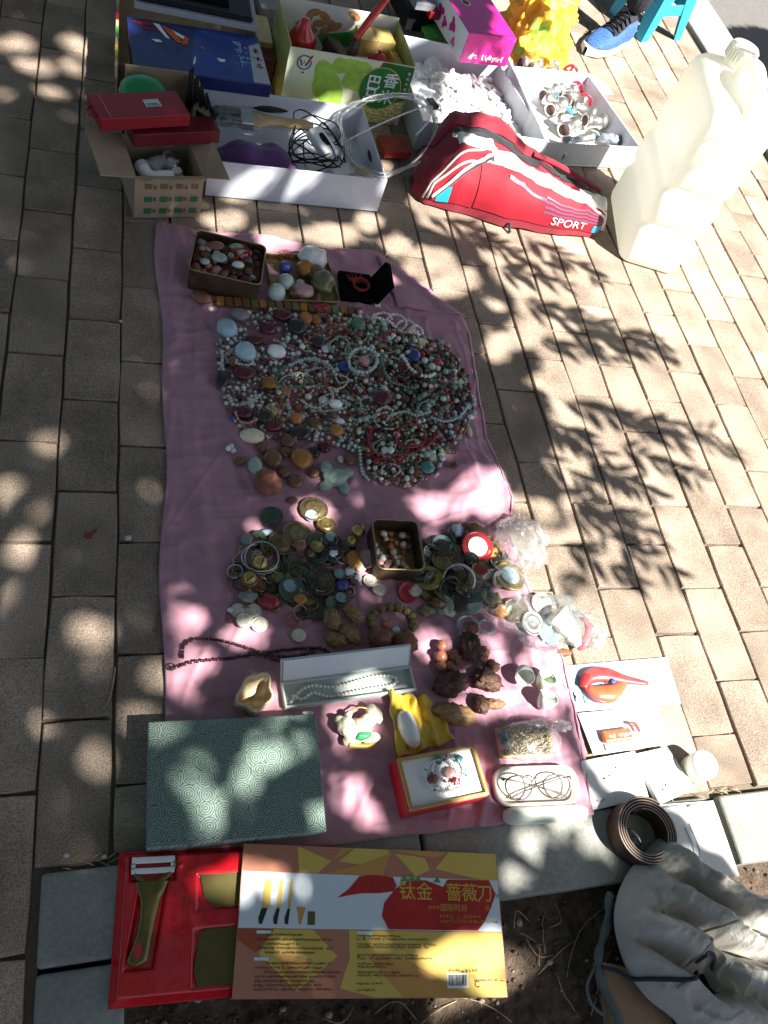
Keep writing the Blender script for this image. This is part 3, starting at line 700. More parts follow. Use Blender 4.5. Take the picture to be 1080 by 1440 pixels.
# coiled clear hose looped over the tray's right end
hr = random.Random(17); base_h = [(474, 168, .075), (492, 152, .11), (525, 138, .13), (560, 134, .14), (592, 146, .13), (610, 172, .11), (606, 204, .08), (584, 228, .06), (556, 244, .06), (528, 250, .095), (500, 236, .085), (482, 205, .07)]
hp = []
for k in range(4):
    for a, b, z in base_h: hp.append(at(a+hr.uniform(-6, 6)+2*k, b+hr.uniform(-5, 5)-1.5*k, z+hr.uniform(-.004, .012)))
hp += [at(596, 150, .14), at(603, 168, .15), at(585, 190, .12)]
MB().tube(spline(hp, 7), .0030, 8).build('hose_coil', film('hose', (.72, .74, .72), .45, .08), label='coil of clear plastic hose looped over the end of the white tray', cat='hose')

# ------------------------------------------------------------------ small carton with green print, in front of the white tray
sc0, sc1 = Vector((.026, 1.503, 0)), Vector((.168, 1.535, 0))
SC = frame((sc0.x, sc0.y, .003), sc1-sc0); sl2 = (sc1-sc0).length; SH = .105; SD = .14
sm = empty('small_open_carton', (sc0.x, sc0.y, .003), 'small open brown carton with green squares printed on its front', 'carton')
th = .003
MB(SC).box(0, sl2, 0, th, 0, SH).build('front_wall', m_kraft, sm)
MB(SC).box(0, sl2, SD-th, SD, 0, SH).build('back_wall', m_kraft, sm)
MB(SC).box(0, th, th+.0003, SD-th-.0003, 0, SH-.0005).build('side_wall', m_kraft, sm)
MB(SC).box(sl2-th, sl2, th+.0003, SD-th-.0003, 0, SH-.0005).build('side_wall', m_kraft, sm)
MB(SC).box(th, sl2-th, th, SD-th, 0, th).build('base', m_kraft, sm)
m_greenprint = mat('green_print', (0.035, 0.14, 0.05), 0.7, var=.25, scale=60)
m_brownprint = mat('brown_print', (0.16, 0.11, 0.06), 0.8, var=.3, scale=90)
FR = SC @ Matrix(((1, 0, 0, 0), (0, 0, -1, 0), (0, 1, 0, 0), (0, 0, 0, 1)))        # front face: x right, y up, z out
pr_ = MB(FR)
for i in range(4):
    for j in range(2):
        x = .020+i*.033; z = .012+j*.030
        pr_.sheet([(x, z), (x+.017, z), (x+.017, z+.014), (x, z+.014)], .0006)
pr_.build('green_print', m_greenprint, sm)
pr2 = MB(FR)
for i in range(4):
    for j in range(3):
        x = .036+i*.033; z = .012+j*.030
        if i < 3: pr2.sheet([(x+.003, z+.002), (x+.011, z+.003), (x+.010, z+.012), (x+.002, z+.012)], .0005)
    pr2.sheet([(.02+i*.033, .075), (.036+i*.033, .075), (.036+i*.033, .088), (.02+i*.033, .089)], .0005)
pr2.build('brown_print', m_brownprint, sm)
# flaps: left and right folded out, the front one torn
MB(SC).hexa([(-.002, .0, SH-.003), (.001, .0, SH), (.001, SD, SH), (-.002, SD, SH-.003), (-.072, -.012, SH+.012), (-.071, -.012, SH+.015), (-.075, SD-.012, SH+.024), (-.076, SD-.012, SH+.021)]).build('flap', m_kraft, sm)
MB(SC).hexa([(sl2+.002, .0, SH-.003), (sl2-.001, .0, SH), (sl2-.001, SD, SH), (sl2+.002, SD, SH-.003), (sl2+.052, -.014, SH+.004), (sl2+.051, -.014, SH+.007), (sl2+.045, SD-.03, SH+.016), (sl2+.046, SD-.03, SH+.013)]).build('flap', m_kraft, sm)
fl = [(.002, 0), (.02, -.016), (.045, -.006), (.06, -.010), (.1, -.008), (sl2, -.010), (sl2, .002), (.0, .002)]
MB(SC @ TR((0, -.0015, SH))).prism(fl, -.001, .0015).build('flap', m_kraft, sm)
# plumbing bits inside
def elbow(M_, r=.014, name='pipe_elbow', m=m_white, label='', L=.03):
    pts = [Vector((0, 0, 0)), Vector((0, L, 0))]+[Vector((.02*(1-math.cos(a)), L+.02*math.sin(a), 0)) for a in np.linspace(.3, 1.57, 5)]+[Vector((.02+L*.7, L+.02, 0))]
    q = MB(M_).tube(pts, [r*1.15, r*1.15]+[r]*5+[r*1.15], 14)
    q.lathe([(r*.8, 0), (r*.8, .0006)], 14, mi=1, M=Matrix.Translation((0, -.0006, 0)) @ Matrix.Rotation(math.pi/2, 4, 'X'))
    return q.build(name, [m, m_black], label=label, cat='pipe fitting')
elbow(SC @ TR((.085, .030, .080), rz=math.radians(100), rx=.1), .014, label='white plastic pipe elbow in the green printed carton', L=.032)
elbow(SC @ TR((.045, .07, .065), rz=math.radians(-40)), .016, m=mat('grey_pvc', (.32, .34, .35), .5), label='grey plastic pipe elbow behind the white one in the small carton', L=.03)
vs = empty('faucet_connector', tuple(SC @ Vector((.095, .06, .04))), 'silver faucet connector with white ends inside the small carton', 'pipe fitting')
vM = SC @ TR((.10, .085, .07), rz=math.radians(-75), ry=.2)
MB(vM).lathe([(.012, -.03), (.014, -.028), (.014, -.005), (.010, 0), (.010, .012)], 14, M=Matrix.Rotation(math.pi/2, 4, 'Y')).build('body', m_steel, vs)
MB(vM).box(.012, .028, -.011, .011, -.008, .008).box(.034, .046, -.009, .009, -.007, .007).build('nut', m_white, vs, bevel=.003)
MB(vM).tube([(.046, 0, 0), (.058, 0, -.003), (.068, .003, -.006)], .003, 8).build('stem', m_white, vs)
MB().blob(tuple(SC @ Vector((.07, .095, .04))), (.02, .025, .02), 3, .2, seed=4).build('grey_lump', mat('grey_pvc', (.32, .34, .35), .5), label='dull grey plastic lump deep in the small carton', cat='pipe fitting')

# red boxes resting on the back of the carton
def slab(name, quad, z, h, m, label, cat, bevel=.0015):
    """box whose top face passes through four photograph points at height z"""
    p = [at(a, b, z) for a, b in quad]
    c = sum(p, Vector())/4; ux = ((p[1]-p[0])+(p[2]-p[3])); M_ = frame((c.x, c.y, z-h), ux)
    Lx = ((p[1]-p[0]).length+(p[2]-p[3]).length)/2; Ly = ((p[3]-p[0]).length+(p[2]-p[1]).length)/2
    e = empty(name, (c.x, c.y, z-h), label, cat)
    MB(M_).box(-Lx/2, Lx/2, -Ly/2, Ly/2, 0, h).build('body', m, e, bevel=bevel)
    return e, M_, Lx, Ly
rb2, RM2, a_, b_ = slab('dark_red_box', [(182, 168), (304, 163), (304, 184), (183, 189)], .15, .03, m_dred, 'plain dark red long box lying across the small open carton', 'box')
rb1, RM1, a_, b_ = slab('red_gift_box', [(131, 133), (257, 128), (258, 160), (132, 167)], .183, .028, m_red, 'bright red long gift box with a silver label, on the dark red box', 'box')
MB(RM1 @ TR((.028, .002, .0282))).box(-.017, .017, -.012, .012, 0, .0006).build('silver_label', mat('silver_label', (.62, .65, .60), .3, .6), rb1)
MB(RM1 @ TR((.028, .002, .0290))).box(-.014, .010, -.004, -.0025, 0, .0003).box(-.014, .014, -.008, -.007, 0, .0003).build('label_print', m_ink, rb1)
MB(RM1).tube([(-a_/2-.001, -.02, .02), (-a_/2-.012, -.012, .018), (-a_/2-.013, .006, .018), (-a_/2-.001, .014, .02)], .0025, 8).build('ribbon_loop', m_red, rb1)
MB(RM1 @ TR((-.068, 0, .0282))).box(-.006, -.004, -b_/2+.003, b_/2-.003, 0, .0005).build('edge_print', mat('pale_red', (.55, .16, .17), .5), rb1)
# carton behind with green ball
cb = empty('brown_carton', tuple(at(210, 150, .06)), 'small brown carton with torn flaps holding a green plastic ball', 'carton')
CM = frame((.015, 1.70, .003), (1, .1, 0))
MB(CM).box(0, .14, 0, .003, 0, .10).build('front_wall', m_kraft, cb)
MB(CM).box(0, .14, .125, .128, 0, .15).build('back_wall', m_kraft, cb)
MB(CM).box(0, .003, .0035, .1245, 0, .12).build('side_wall', m_kraft, cb)
MB(CM).box(.137, .14, .0035, .1245, 0, .145).build('side_wall', m_kraft, cb)
MB(CM).hexa([(.14, .0, .142), (.141, .0, .145), (.141, .12, .150), (.14, .12, .147), (.168, -.03, .142), (.169, -.03, .145), (.155, .10, .16), (.154, .10, .157)]).build('flap', m_kraft, cb)
MB(CM).box(.002, .138, .001, .127, 0, .003).build('base', m_kraft, cb)
_g = at(202, 133, .12); g = MB(TR((_g.x, _g.y, .12)) @ Matrix.Diagonal((1, .9, .75, 1))); g.lathe([(.0, .048), (.02, .046), (.038, .036), (.05, .02), (.054, 0), (.05, -.02), (.03, -.04)], 24, c0=False, c1=True)
g.build('green_ball', mat('green_plastic', (0.012, 0.26, 0.08), 0.4, var=.1), label='bright green plastic ball inside the brown carton', cat='ball')
# black comb like plastic parts standing between the boxes
bp = empty('black_plastic_rack', tuple(at(285, 165, .1)), 'cluster of black plastic rails standing between the red box and the white tray', 'plastic rack')
for i in range(9):
    p = at(262+i*5.2, 165-abs(i-4)*1.5, .10); q_ = at(268+i*3.2, 100+i*6-10*(i % 2), .23)
    d = (q_-p); M_ = Matrix.Translation(p)
    MB().tube([p-Vector((0, 0, .04)), p, q_], [.005, .005, .0035], 4).build('rail', m_black, bp)
p = at(282, 160, .10); MB(frame((p.x, p.y, .07), (1, .1, 0))).box(-.03, .03, -.015, .02, 0, .03).build('base', m_black, bp, bevel=.002)

# ------------------------------------------------------------------ large carton behind, with the blue picture box and the black case
lc = empty('yellow_edged_carton', (-.012, 1.88, .003), 'tall brown carton with yellow and green printed edge behind the red boxes', 'carton')
MB().box(-.02, -.014, 1.86, 2.6, .003, .125).build('side_wall', m_kraft, lc)
MB().box(-.0138, .33, 2.45, 2.456, .003, .12).build('back_wall', m_kraft, lc)
MB().box(-.014, .33, 1.945, 1.951, .003, .08).build('front_wall', m_kraft, lc)
MB().box(.324, .33, 1.9515, 2.4495, .003, .08).build('side_wall', m_kraft, lc)
MB().box(-.0138, .3235, 1.9515, 2.4495, .003, .006).build('base', m_kraft, lc)
m_yel = mat('yellow_print', (0.50, 0.42, 0.08), .6, var=.2, scale=40)
m_grn = mat('leaf_green_print', (0.10, 0.26, 0.05), .6, var=.3, scale=30)
for i, y in enumerate(np.linspace(1.9, 2.5, 9)): MB().box(-.0206, -.0135, y, y+.045, .04, .1257).build('edge_print', (m_yel, m_grn, m_dred)[i % 3], lc)
bb, BM, BLx, BLy = slab('blue_picture_box', [(186, 21), (369, 56), (375, 116), (179, 96)], .125, .032, mat('navy_box', (0.010, 0.018, 0.10), .35, var=.3, scale=12, coat=.3), 'flat blue printed box with red and white figure and chinese lettering', 'box')
T = .0325
m_rblue = mat('royal_blue_print', (.012, .04, .24), .35, var=.3, scale=14, coat=.3)
MB(BM).sheet([(-.03, -BLy/2+.001), (BLx/2-.001, -BLy/2+.001), (BLx/2-.001, BLy/2-.001), (.0, BLy/2-.001)], T).build('blue_field', m_rblue, bb)
MB(BM).sheet([(.118, -BLy/2+.002), (BLx/2-.002, -BLy/2+.002), (BLx/2-.002, BLy/2-.03), (.128, BLy/2-.05)], T+.0005).build('grey_panel', mat('grey_panel', (.38, .42, .44), .4), bb)
shards = [([(-.15, .085), (-.11, .092), (-.10, .08), (-.13, .072)], 0), ([(-.13, .07), (-.10, .066), (-.09, .058), (-.12, .058)], 0), ([(-.1, .09), (-.085, .088), (-.065, .03), (-.075, .035)], 1), ([(-.08, .085), (-.055, .07), (-.035, .02), (-.05, .02), (-.07, .06)], 2), ([(-.06, .075), (-.02, .045), (-.03, .035), (-.05, .055)], 1), ([(-.03, .05), (-.02, .046), (-.025, .02), (-.04, .012)], 2), ([(-.11, .02), (-.09, .022), (-.085, .012), (-.10, .01)], 1), ([(-.015, -.03), (-.011, -.028), (-.016, -.055), (-.022, -.062)], 1), ([(.006, .02), (.014, .018), (.012, .008), (.006, .01)], 2), ([(.04, -.02), (.06, -.022), (.058, -.032), (.045, -.034)], 1)]
for nm, k, m_ in (('red_print', 0, m_red), ('white_print', 1, m_paper), ('orange_print', 2, mat('orange_print', (.6, .10, .02), .5))):
    for poly, kk in shards:
        if kk == k: MB(BM).sheet(poly, T+.0004+.0002*k).build(nm, m_, bb)
m_sky = mat('pale_blue_print', (.35, .55, .80), .5)
for i in range(4): textline(BM @ TR((.088, .044-.027*i, T)), m_sky, bb, 1, .024, 60+i, name='blue_lettering')
for i in range(4): textline(BM @ TR((.112, .036-.022*i, T)), m_sky, bb, 1, .012, 70+i, name='blue_lettering')
for i in range(3): textline(BM @ TR((.130, .02-.031*i, T+.0004)), m_red, bb, 1, .024, 80+i, name='red_lettering')
# black case with a grey rim behind the blue box
bc, KM, kx, ky = slab('black_case', [(188, -42), (360, -4), (358, 36), (188, 4)], .150, .014, mat('grey_rim', (.30, .32, .35), .4), 'black padded case with a grey rim behind the blue box', 'case')
MB(KM @ TR((0, .008, .014))).box(-kx/2+.004, kx/2-.012, -ky/2+.001, ky/2, 0, .012).build('lid', m_black, bc, bevel=.006, bseg=3)
MB(KM @ TR((-.02, .02, .026))).box(-kx/2+.02, kx/2-.05, -ky/2+.02, ky/2-.01, 0, .004).build('pad', m_velvet, bc, bevel=.002)
# stuff between carton and rice box
mb, GM, gx_, gy_ = slab('gold_box', [(358, 20), (380, 24), (380, 60), (358, 56)], .09, .05, m_gold, 'small gold paper box squeezed beside the green rice carton', 'box')
slab('brown_red_box', [(356, 48), (382, 52), (384, 84), (358, 80)], .075, .05, mat('maroon_card', (.12, .03, .02), .6), 'dark maroon packet below the gold box beside the rice carton', 'box')
slab('grey_cloth_roll', [(362, -18), (388, -14), (390, 14), (362, 10)], .10, .05, mat('grey_knit', (.25, .25, .23), .9, var=.4, scale=90), 'grey mottled packet at the top edge next to the rice carton', 'packet')
# ------------------------------------------------------------------ green rice carton with a figurine and boxes in it
rc0 = Vector((.388, 2.00, 0)); rc1 = Vector((.722, 2.022, 0))
RC = frame((rc0.x, rc0.y, .003), rc1-rc0); RL = (rc1-rc0).length; RH = .168; RD = .21
m_rice = mat('rice_carton', (.62, .66, .46), .45, var=.06, scale=14, coat=.2)
rc = empty('rice_carton', (rc0.x, rc0.y, .003), 'open green printed rice carton with a red figurine and gold boxes inside', 'carton')
m_yg = mat('yellow_green_card', (.36, .40, .12), .5, var=.2, scale=30)
m_inside = mat('card_inside', (.62, .60, .52), .7, var=.06)
MB(RC).box(0, RL, 0, .003, 0, RH).build('front_wall', m_rice, rc)
MB(RC).box(0, RL, RD-.003, RD, 0, RH+.012).build('back_wall', m_inside, rc)
MB(RC).box(0, .003, .0035, RD-.0035, 0, RH+.006).build('side_wall', m_yg, rc)
MB(RC).box(RL-.003, RL, .0035, RD-.0035, 0, RH+.004).build('side_wall', m_yg, rc)
MB(RC).box(.003, RL-.003, .003, RD-.003, 0, .003).build('base', m_inside, rc)
RF = RC @ Matrix(((1, 0, 0, 0), (0, 0, -1, 0), (0, 1, 0, 0), (0, 0, 0, 1)))
m_lime = mat('lime_print', (.30, .50, .07), .45, var=.35, scale=22, coat=.2); m_dgreen = mat('dark_green_print', (.018, .13, .03), .45, var=.25, scale=30, coat=.2)
m_ricegold = mat('rice_grain_print', (.62, .52, .20), .5, var=.5, scale=160, contrast=.1)
def blobpoly(cx, cy, rx, ry, n=22, s=0.0, k=.12): return [(cx+rx*(1+k*math.sin(3*a+s)+k*.6*math.sin(5*a+2*s))*math.cos(a), cy+ry*(1+k*math.sin(3*a+s))*math.sin(a)) for a in np.linspace(0, 2*math.pi, n, endpoint=False)]
q = MB(RF)
for x, y, rx, ry, s in ((.10, .10, .03, .05, 1), (.14, .14, .03, .02, 2), (.13, .06, .03, .05, 3), (.18, .11, .03, .03, 4), (.165, .15, .025, .014, 0), (.2, .145, .02, .015, 2)): q.sheet(blobpoly(x, y, rx, ry, s=s), .0004+.0001*s)
q.build('leaf_print', m_lime, rc)
MB(RF).sheet([(.245, .168), (RL-.001, .166), (RL-.001, .06), (.27, .05), (.225, .11)], .0010).build('green_field', m_dgreen, rc)
MB(RF).sheet([(.225, .075), (.27, .05), (RL-.001, .075), (RL-.012, .002), (.215, .002)], .0014).build('rice_print', m_ricegold, rc)
circ = lambda cx, cy, r_, n=36: [(cx+r_*math.cos(a), cy+r_*math.sin(a)) for a in np.linspace(0, 2*math.pi, n, endpoint=False)]
MB(RF).sheet(circ(.255, .098, .058), .0018).build('emblem_ring', m_yel, rc)
MB(RF).sheet(circ(.255, .098, .0555), .0021).build('emblem', m_dgreen, rc)
MB(RF).sheet(circ(.255, .098, .0545), .0023).build('emblem_disc', mat('emerald_print', (.02, .20, .045), .4, coat=.2), rc)
for ch, x, y in (('巴', .213, .098), ('马', .213, .062), ('香', .258, .108), ('米', .258, .062)): text(ch, .042, RF @ TR((x, y, .0020)), m_paper, rc, bold=.0006)
for i in range(5): text('有机大米'[i % 4], .010, RF @ TR((.318, .145-.014*i, .0015)), m_paper, rc)
m_logo = mat('blue_print', (.02, .08, .42), .4)
ring = MB(RF); 
for a0, a1 in ((0.5, 6.4),):
    pts = [(.042+.0175*math.cos(a), .135+.0175*math.sin(a), .001) for a in np.linspace(.9, 6.6, 30)]; ring.tube(pts, .0017, 4, flat=.3)
ring.build('logo_ring', m_logo, rc)
wp = MB(RF); wp.tube([(.031, .142, .0012), (.037, .127, .0012), (.042, .139, .0012), (.047, .127, .0012), (.060, .155, .0012)], .0022, 4, flat=.3); wp.build('logo_letter', m_red, rc)
MB(RF).sheet([(.040, .111), (.046, .111), (.046, .107), (.040, .107)], .0006).build('logo_caption', m_ink, rc)
# nut picture printed on the inside of the back wall
IB = RC @ Matrix(((1, 0, 0, 0), (0, 0, -1, RD-.003), (0, 1, 0, 0), (0, 0, 0, 1)))
q = MB(IB)
for i, (x, y, a) in enumerate(((.10, .155, .3), (.13, .15, -.5), (.085, .135, .9), (.12, .13, .2), (.15, .135, -.3), (.10, .112, -.2), (.14, .115, .5), (.21, .165, -.4), (.075, .12, .1), (.165, .128, .6))):
    pts = [(x+.019*math.cos(t)*math.cos(a)-.010*math.sin(t)*math.sin(a), y+.019*math.cos(t)*math.sin(a)+.010*math.sin(t)*math.cos(a)) for t in np.linspace(0, 6.283, 16, endpoint=False)]
    q.sheet(pts, .0004+.0001*i)
q.build('nut_print', mat('nut_print', (.36, .19, .07), .5, var=.35, scale=70), rc)
MB(IB).sheet([(.12, .10), (.20, .12), (.23, .14), (.235, .09), (.15, .06)], .0003).build('green_print', mat('bright_green_print', (.05, .30, .05), .5), rc)
# red ceramic figurine
fg = MB(RC @ TR((.052, .10, .004)))
fg.lathe([(.046, 0), (.048, .02), (.04, .05), (.028, .085), (.03, .10), (.036, .115), (.037, .135), (.031, .15), (.02, .162), (.014, .175), (.010, .186), (0, .188)], 24, c1=False)
for k in range(5): fg.tube([(.03*math.cos(a), .03*math.sin(a), .09+.012*k) for a in np.linspace(0, 6.283, 16, endpoint=False)], .004, 6, closed=True)
fg.tube(spline([(.03, -.02, .08), (.055, -.035, .06), (.075, -.03, .04)], 5), .014, 8).tube(spline([(-.03, -.02, .08), (-.04, -.04, .05), (-.01, -.05, .03)], 5), .013, 8)
fg.build('red_figurine', mat('red_glaze', (.42, .015, .015), .22, var=.15, coat=.6), label='glossy red ceramic figurine standing in the rice carton', cat='figurine')
def gbox(M_, x, y, z, name, m, label):
    e = empty(name, tuple(M_ @ Vector((0, 0, 0))), label, 'box'); MB(M_).box(-x, x, -y, y, 0, z).build('body', m, e, bevel=.002); return e
gb1 = gbox(RC @ TR((.262, .155, .07), rz=.06), .05, .032, .085, 'gold_cloth_box', m_gold, 'gold brocade box with dark band at the back of the rice carton')
MB(RC @ TR((.262, .155, .07), rz=.06)).box(-.003, .003, -.0325, .0325, .0, .0858).build('band', m_wood, gb1)
gb2 = gbox(RC @ TR((.255, .075, .04), rz=.05), .048, .036, .075, 'white_gift_box', mat('cream_card', (.70, .62, .52), .6), 'cream box holding a small red lidded pot in the rice carton')
rp_ = MB(RC @ TR((.258, .075, .117))); rp_.lathe([(.018, 0), (.026, .004), (.029, .012), (.025, .022), (.014, .028), (.005, .030), (.005, .034), (.007, .038), (0, .040)], 20, c1=False)
rp_.build('red_pot', mat('red_glaze', (.42, .015, .015), .22), label='small round red lidded pot on the cream box', cat='pot')
MB(RC @ TR((.315, .09, .05), rz=.15)).box(-.010, .010, -.05, .05, 0, .085).build('gold_packet', m_gold, label='slim gold packet against the right side of the rice carton', cat='packet', bevel=.002)
dw = MB(RC @ TR((.16, .10, .04), rz=.3, ry=.3)); dw.box(-.045, .045, -.05, .05, 0, .06); dw.box(-.05, .0, -.03, .055, .06, .085)
dw.build('dark_wood_block', mat('dark_wood', (.06, .03, .02), .55, var=.4, scale=30), label='dark brown wooden block in the middle of the rice carton', cat='wood block', bevel=.006)
p0, p1 = at(500, 55, .19), at(545, -5, .26)
st = MB(); st.tube([p0, p0.lerp(p1, .45), p1], [.009, .011, .011], 6); st.build('lacquer_stick', mat('red_lacquer', (.48, .03, .02), .35, coat=.4), label='red lacquered stick slanting up out of the rice carton', cat='stick')
st = MB(); st.tube([at(487, 92, .12), at(500, 57, .188)], .010, 6); st.build('brown_stick', mat('dark_wood', (.06, .03, .02), .5), label='dark brown stick below the red one in the rice carton', cat='stick')
# red booklet under the rice carton's right corner
slab('red_booklet', [(535, 190), (574, 192), (572, 214), (538, 212)], .03, .02, mat('red_booklet', (.35, .04, .02), .5, var=.5, scale=60), 'dark red patterned booklet wedged below the rice carton', 'booklet')

# ------------------------------------------------------------------ big white tray of small white bits
bt, BT, BL_ = tray('wide_white_tray', (.752, 1.925, 0), (1.128, 1.94, 0), .415, .085, .005, m_white_card, 'wide white cardboard tray filled with small white plastic pieces', 'tray')
r = random.Random(21)
proto = []
q = MB(); q.box(-.018, .018, -.013, .013, -.003, .003); proto.append(q)
q = MB(); q.lathe([(.008, -.010), (.008, .010)], 12); q.lathe([(.005, .010), (.005, .015)], 10); proto.append(q)
q = MB(); q.box(-.017, .017, -.006, .006, -.004, .004); proto.append(q)
first = {}
m_wbit = mat('white_bit', (.78, .78, .77), .45, rnd=.06)
def bitlabel(k): return ('small flat white plastic packet in the wide white tray', 'small white plastic tube piece in the wide white tray', 'small flat white plastic strip in the wide white tray')[k]
nb_ = 0
for i in range(210):
    x = r.uniform(.03, BL_-.03); y = r.uniform(.03, .39); k = r.choice((0, 0, 0, 0, 1, 2, 2))
    z = .012+.028*math.exp(-((x-.2)/.15)**2-((y-.2)/.18)**2)*r.random()+.006*r.random()
    loc = BT @ Vector((x, y, z)); eul = (r.uniform(-.35, .35), r.uniform(-.35, .35), r.uniform(0, 6.28))
    if k not in first:
        o = proto[k].build('plastic_piece', m_wbit, label=bitlabel(k), cat='plastic piece', group='white plastic pieces in the wide tray', bevel=.0012); first[k] = o; o.location = loc; o.rotation_euler = eul
    else: o = copy_thing(first[k], loc, eul[2], 1.0, rx=eul[0], ry=eul[1])
    o['label'] = bitlabel(k)+(', near its back wall' if y > .28 else ', near the red bag' if y < .13 else ', toward its left side' if x < .19 else ', toward the valve tray')
MB(BT).grid(lambda u, v: (.02+u*(BL_-.04), .02+v*.375, .008+.022*math.sin(math.pi*u)*math.sin(math.pi*v)+.004*noise.noise(Vector((u*30, v*30, 4)))), 30, 30).build('paper_liner', m_paper, bt)
for i, (x, y, a, l) in enumerate(((.06, .30, .3, 'crumpled clear packet at the back of the wide white tray'), (.03, .2, -.3, 'small clear zip bag against the left side of the wide white tray'), (.12, .33, 1.0, 'clear packet beside the back wall of the wide white tray'))):
    q = MB(BT @ TR((x, y, .05), rz=a, rx=.3)); q.blob((0, 0, 0), (.045, .03, .02), 3, .35, 2.2, seed=i+.5, ridged=.4); q.build('clear_packet', film('packet_film', (.85, .88, .92), .35, .15, .6), label=l, cat='packet')
MB(BT @ TR((.055, .17, .07), rz=-.3, rx=.9)).box(-.02, .02, -.002, .002, -.03, .03).build('price_tag', mat('pale_blue_card', (.55, .62, .70), .5), label='pale blue card with a dark mark in the wide white tray', cat='card')
MB(BT @ TR((.062, .12, .06), rz=.3)).box(-.012, .012, -.02, .02, 0, .012).build('black_clip', m_black, label='small black clip at the left of the wide white tray', cat='clip', bevel=.003)

# pink box, green braid, yellow bag behind
pk, PM_, px_, py_ = slab('magenta_box', [(632, -20), (690, -14), (718, 54), (644, 42)], .17, .085, mat('magenta_card', (.52, .015, .22), .4, var=.1, coat=.3), 'magenta and white product box behind the wide white tray', 'box')
fw = PM_ @ Matrix(((1, 0, 0, 0), (0, 0, -1, -py_/2), (0, 1, 0, 0), (0, 0, 0, 1)))
textline(fw @ TR((-.055, .012, 0)), m_paper, pk, 9, .016, 5, name='white_lettering', gap=.8, w=.2)
MB(PM_).sheet(circ(-.025, .035, .016), .0856).build('round_label', m_paper, pk); MB(PM_).sheet(circ(-.025, .035, .012), .0862).build('label_mark', m_dred, pk)
textline(PM_ @ TR((.03, .03, .085)), m_paper, pk, 1, .03, 15, name='white_lettering', w=.14)
lw = PM_ @ Matrix(((0, 0, -1, -px_/2), (-1, 0, 0, 0), (0, 1, 0, 0), (0, 0, 0, 1)))
MB(lw).sheet([(-py_/2+.001, .001), (py_/2-.001, .001), (py_/2-.001, .084), (-py_/2+.001, .084)], .0005).build('white_side', m_paper, pk)
q = MB(lw); 
for i, (x, y, s) in enumerate(((-.06, .04, .018), (-.02, .03, .014), (.03, .05, .018), (.06, .02, .012))): q.sheet(blobpoly(x, y, s, s, s=i, k=.3), .0010)
q.build('flower_print', mat('magenta_card', (.52, .015, .22), .4), pk)
q = MB()
p = at(610, 42, .06)
for i in range(6): q.tube([(p.x-.035, p.y-.05+.018*i, .05+.012*math.sin(i)), (p.x, p.y-.045+.018*i, .065), (p.x+.04, p.y-.05+.018*i, .05)], .009, 8)
q.build('green_braid', mat('green_braid', (.05, .38, .05), .5, var=.3, scale=120), label='bright green braided cord bundle behind the wide white tray', cat='cord')
slab('black_shoe_box', [(556, -30), (640, -20), (632, 22), (572, 10)], .10, .06, m_black, 'black bundle at the top edge behind the rice carton', 'bundle')
slab('red_packet', [(600, 0), (628, 4), (626, 20), (602, 16)], .12, .02, m_red, 'small red packet on the black bundle at the top edge', 'packet')
slab('grey_bundle', [(575, -24), (606, -20), (604, 6), (580, 2)], .135, .02, mat('grey_cloth', (.20, .21, .24), .9), 'grey cloth bundle at the top edge beside the red packet', 'bundle')
yb = MB()
def ybf(u, v):
    a = 2*math.pi*u; h = v; c = Vector((1.265, 2.56, 0))
    cr = noise.noise(Vector((math.cos(a)*2.2, math.sin(a)*2.2, h*3.0))); R_ = (.085+.02*math.sin(a*3+1)+.03*(1-abs(cr)*2.4))*(1-.35*h)+.010*noise.noise(Vector((math.cos(a)*7, math.sin(a)*7, h*9)))
    if v > .97: R_ *= .3
    return (c.x+R_*1.25*math.cos(a), c.y+R_*math.sin(a)*1.1, .004+.20*h)
yb.grid(ybf, 110, 50)
ybo = yb.build('yellow_plastic_bag', mat('yellow_bag', (.80, .52, .05), .35, var=.25, scale=10, bump=.5, bscale=40, bdist=.006), label='crumpled yellow and orange plastic bag behind the pink box', cat='bag')
def onbag(u, v):
    p = ybf(u, v); c = Vector((1.265, 2.56, 0)); d = Vector((p[0]-c.x, p[1]-c.y, 0)).normalized()*.0015; return (p[0]+d.x, p[1]+d.y, p[2]+.0005)
def bagprint(nm, us, vs, m_, n=8):
    q = MB().grid(lambda a, b: onbag(us[0]+a*(us[1]-us[0]), vs[0]+b*(vs[1]-vs[0])+.03*math.sin(a*9)), n, n)
    o = q.build(nm, m_, None); o.parent = ybo; o.location = o.location-ybo.location
bagprint('green_print', (.66, .74), (.45, .72), m_lime); bagprint('green_print', (.62, .68), (.18, .34), m_lime); bagprint('blue_print', (.60, .70), (.02, .12), mat('pale_blue_card', (.55, .62, .70), .5)); bagprint('orange_print', (.52, .62), (.3, .9), mat('orange_print', (.6, .10, .02), .5)) if 0 else None

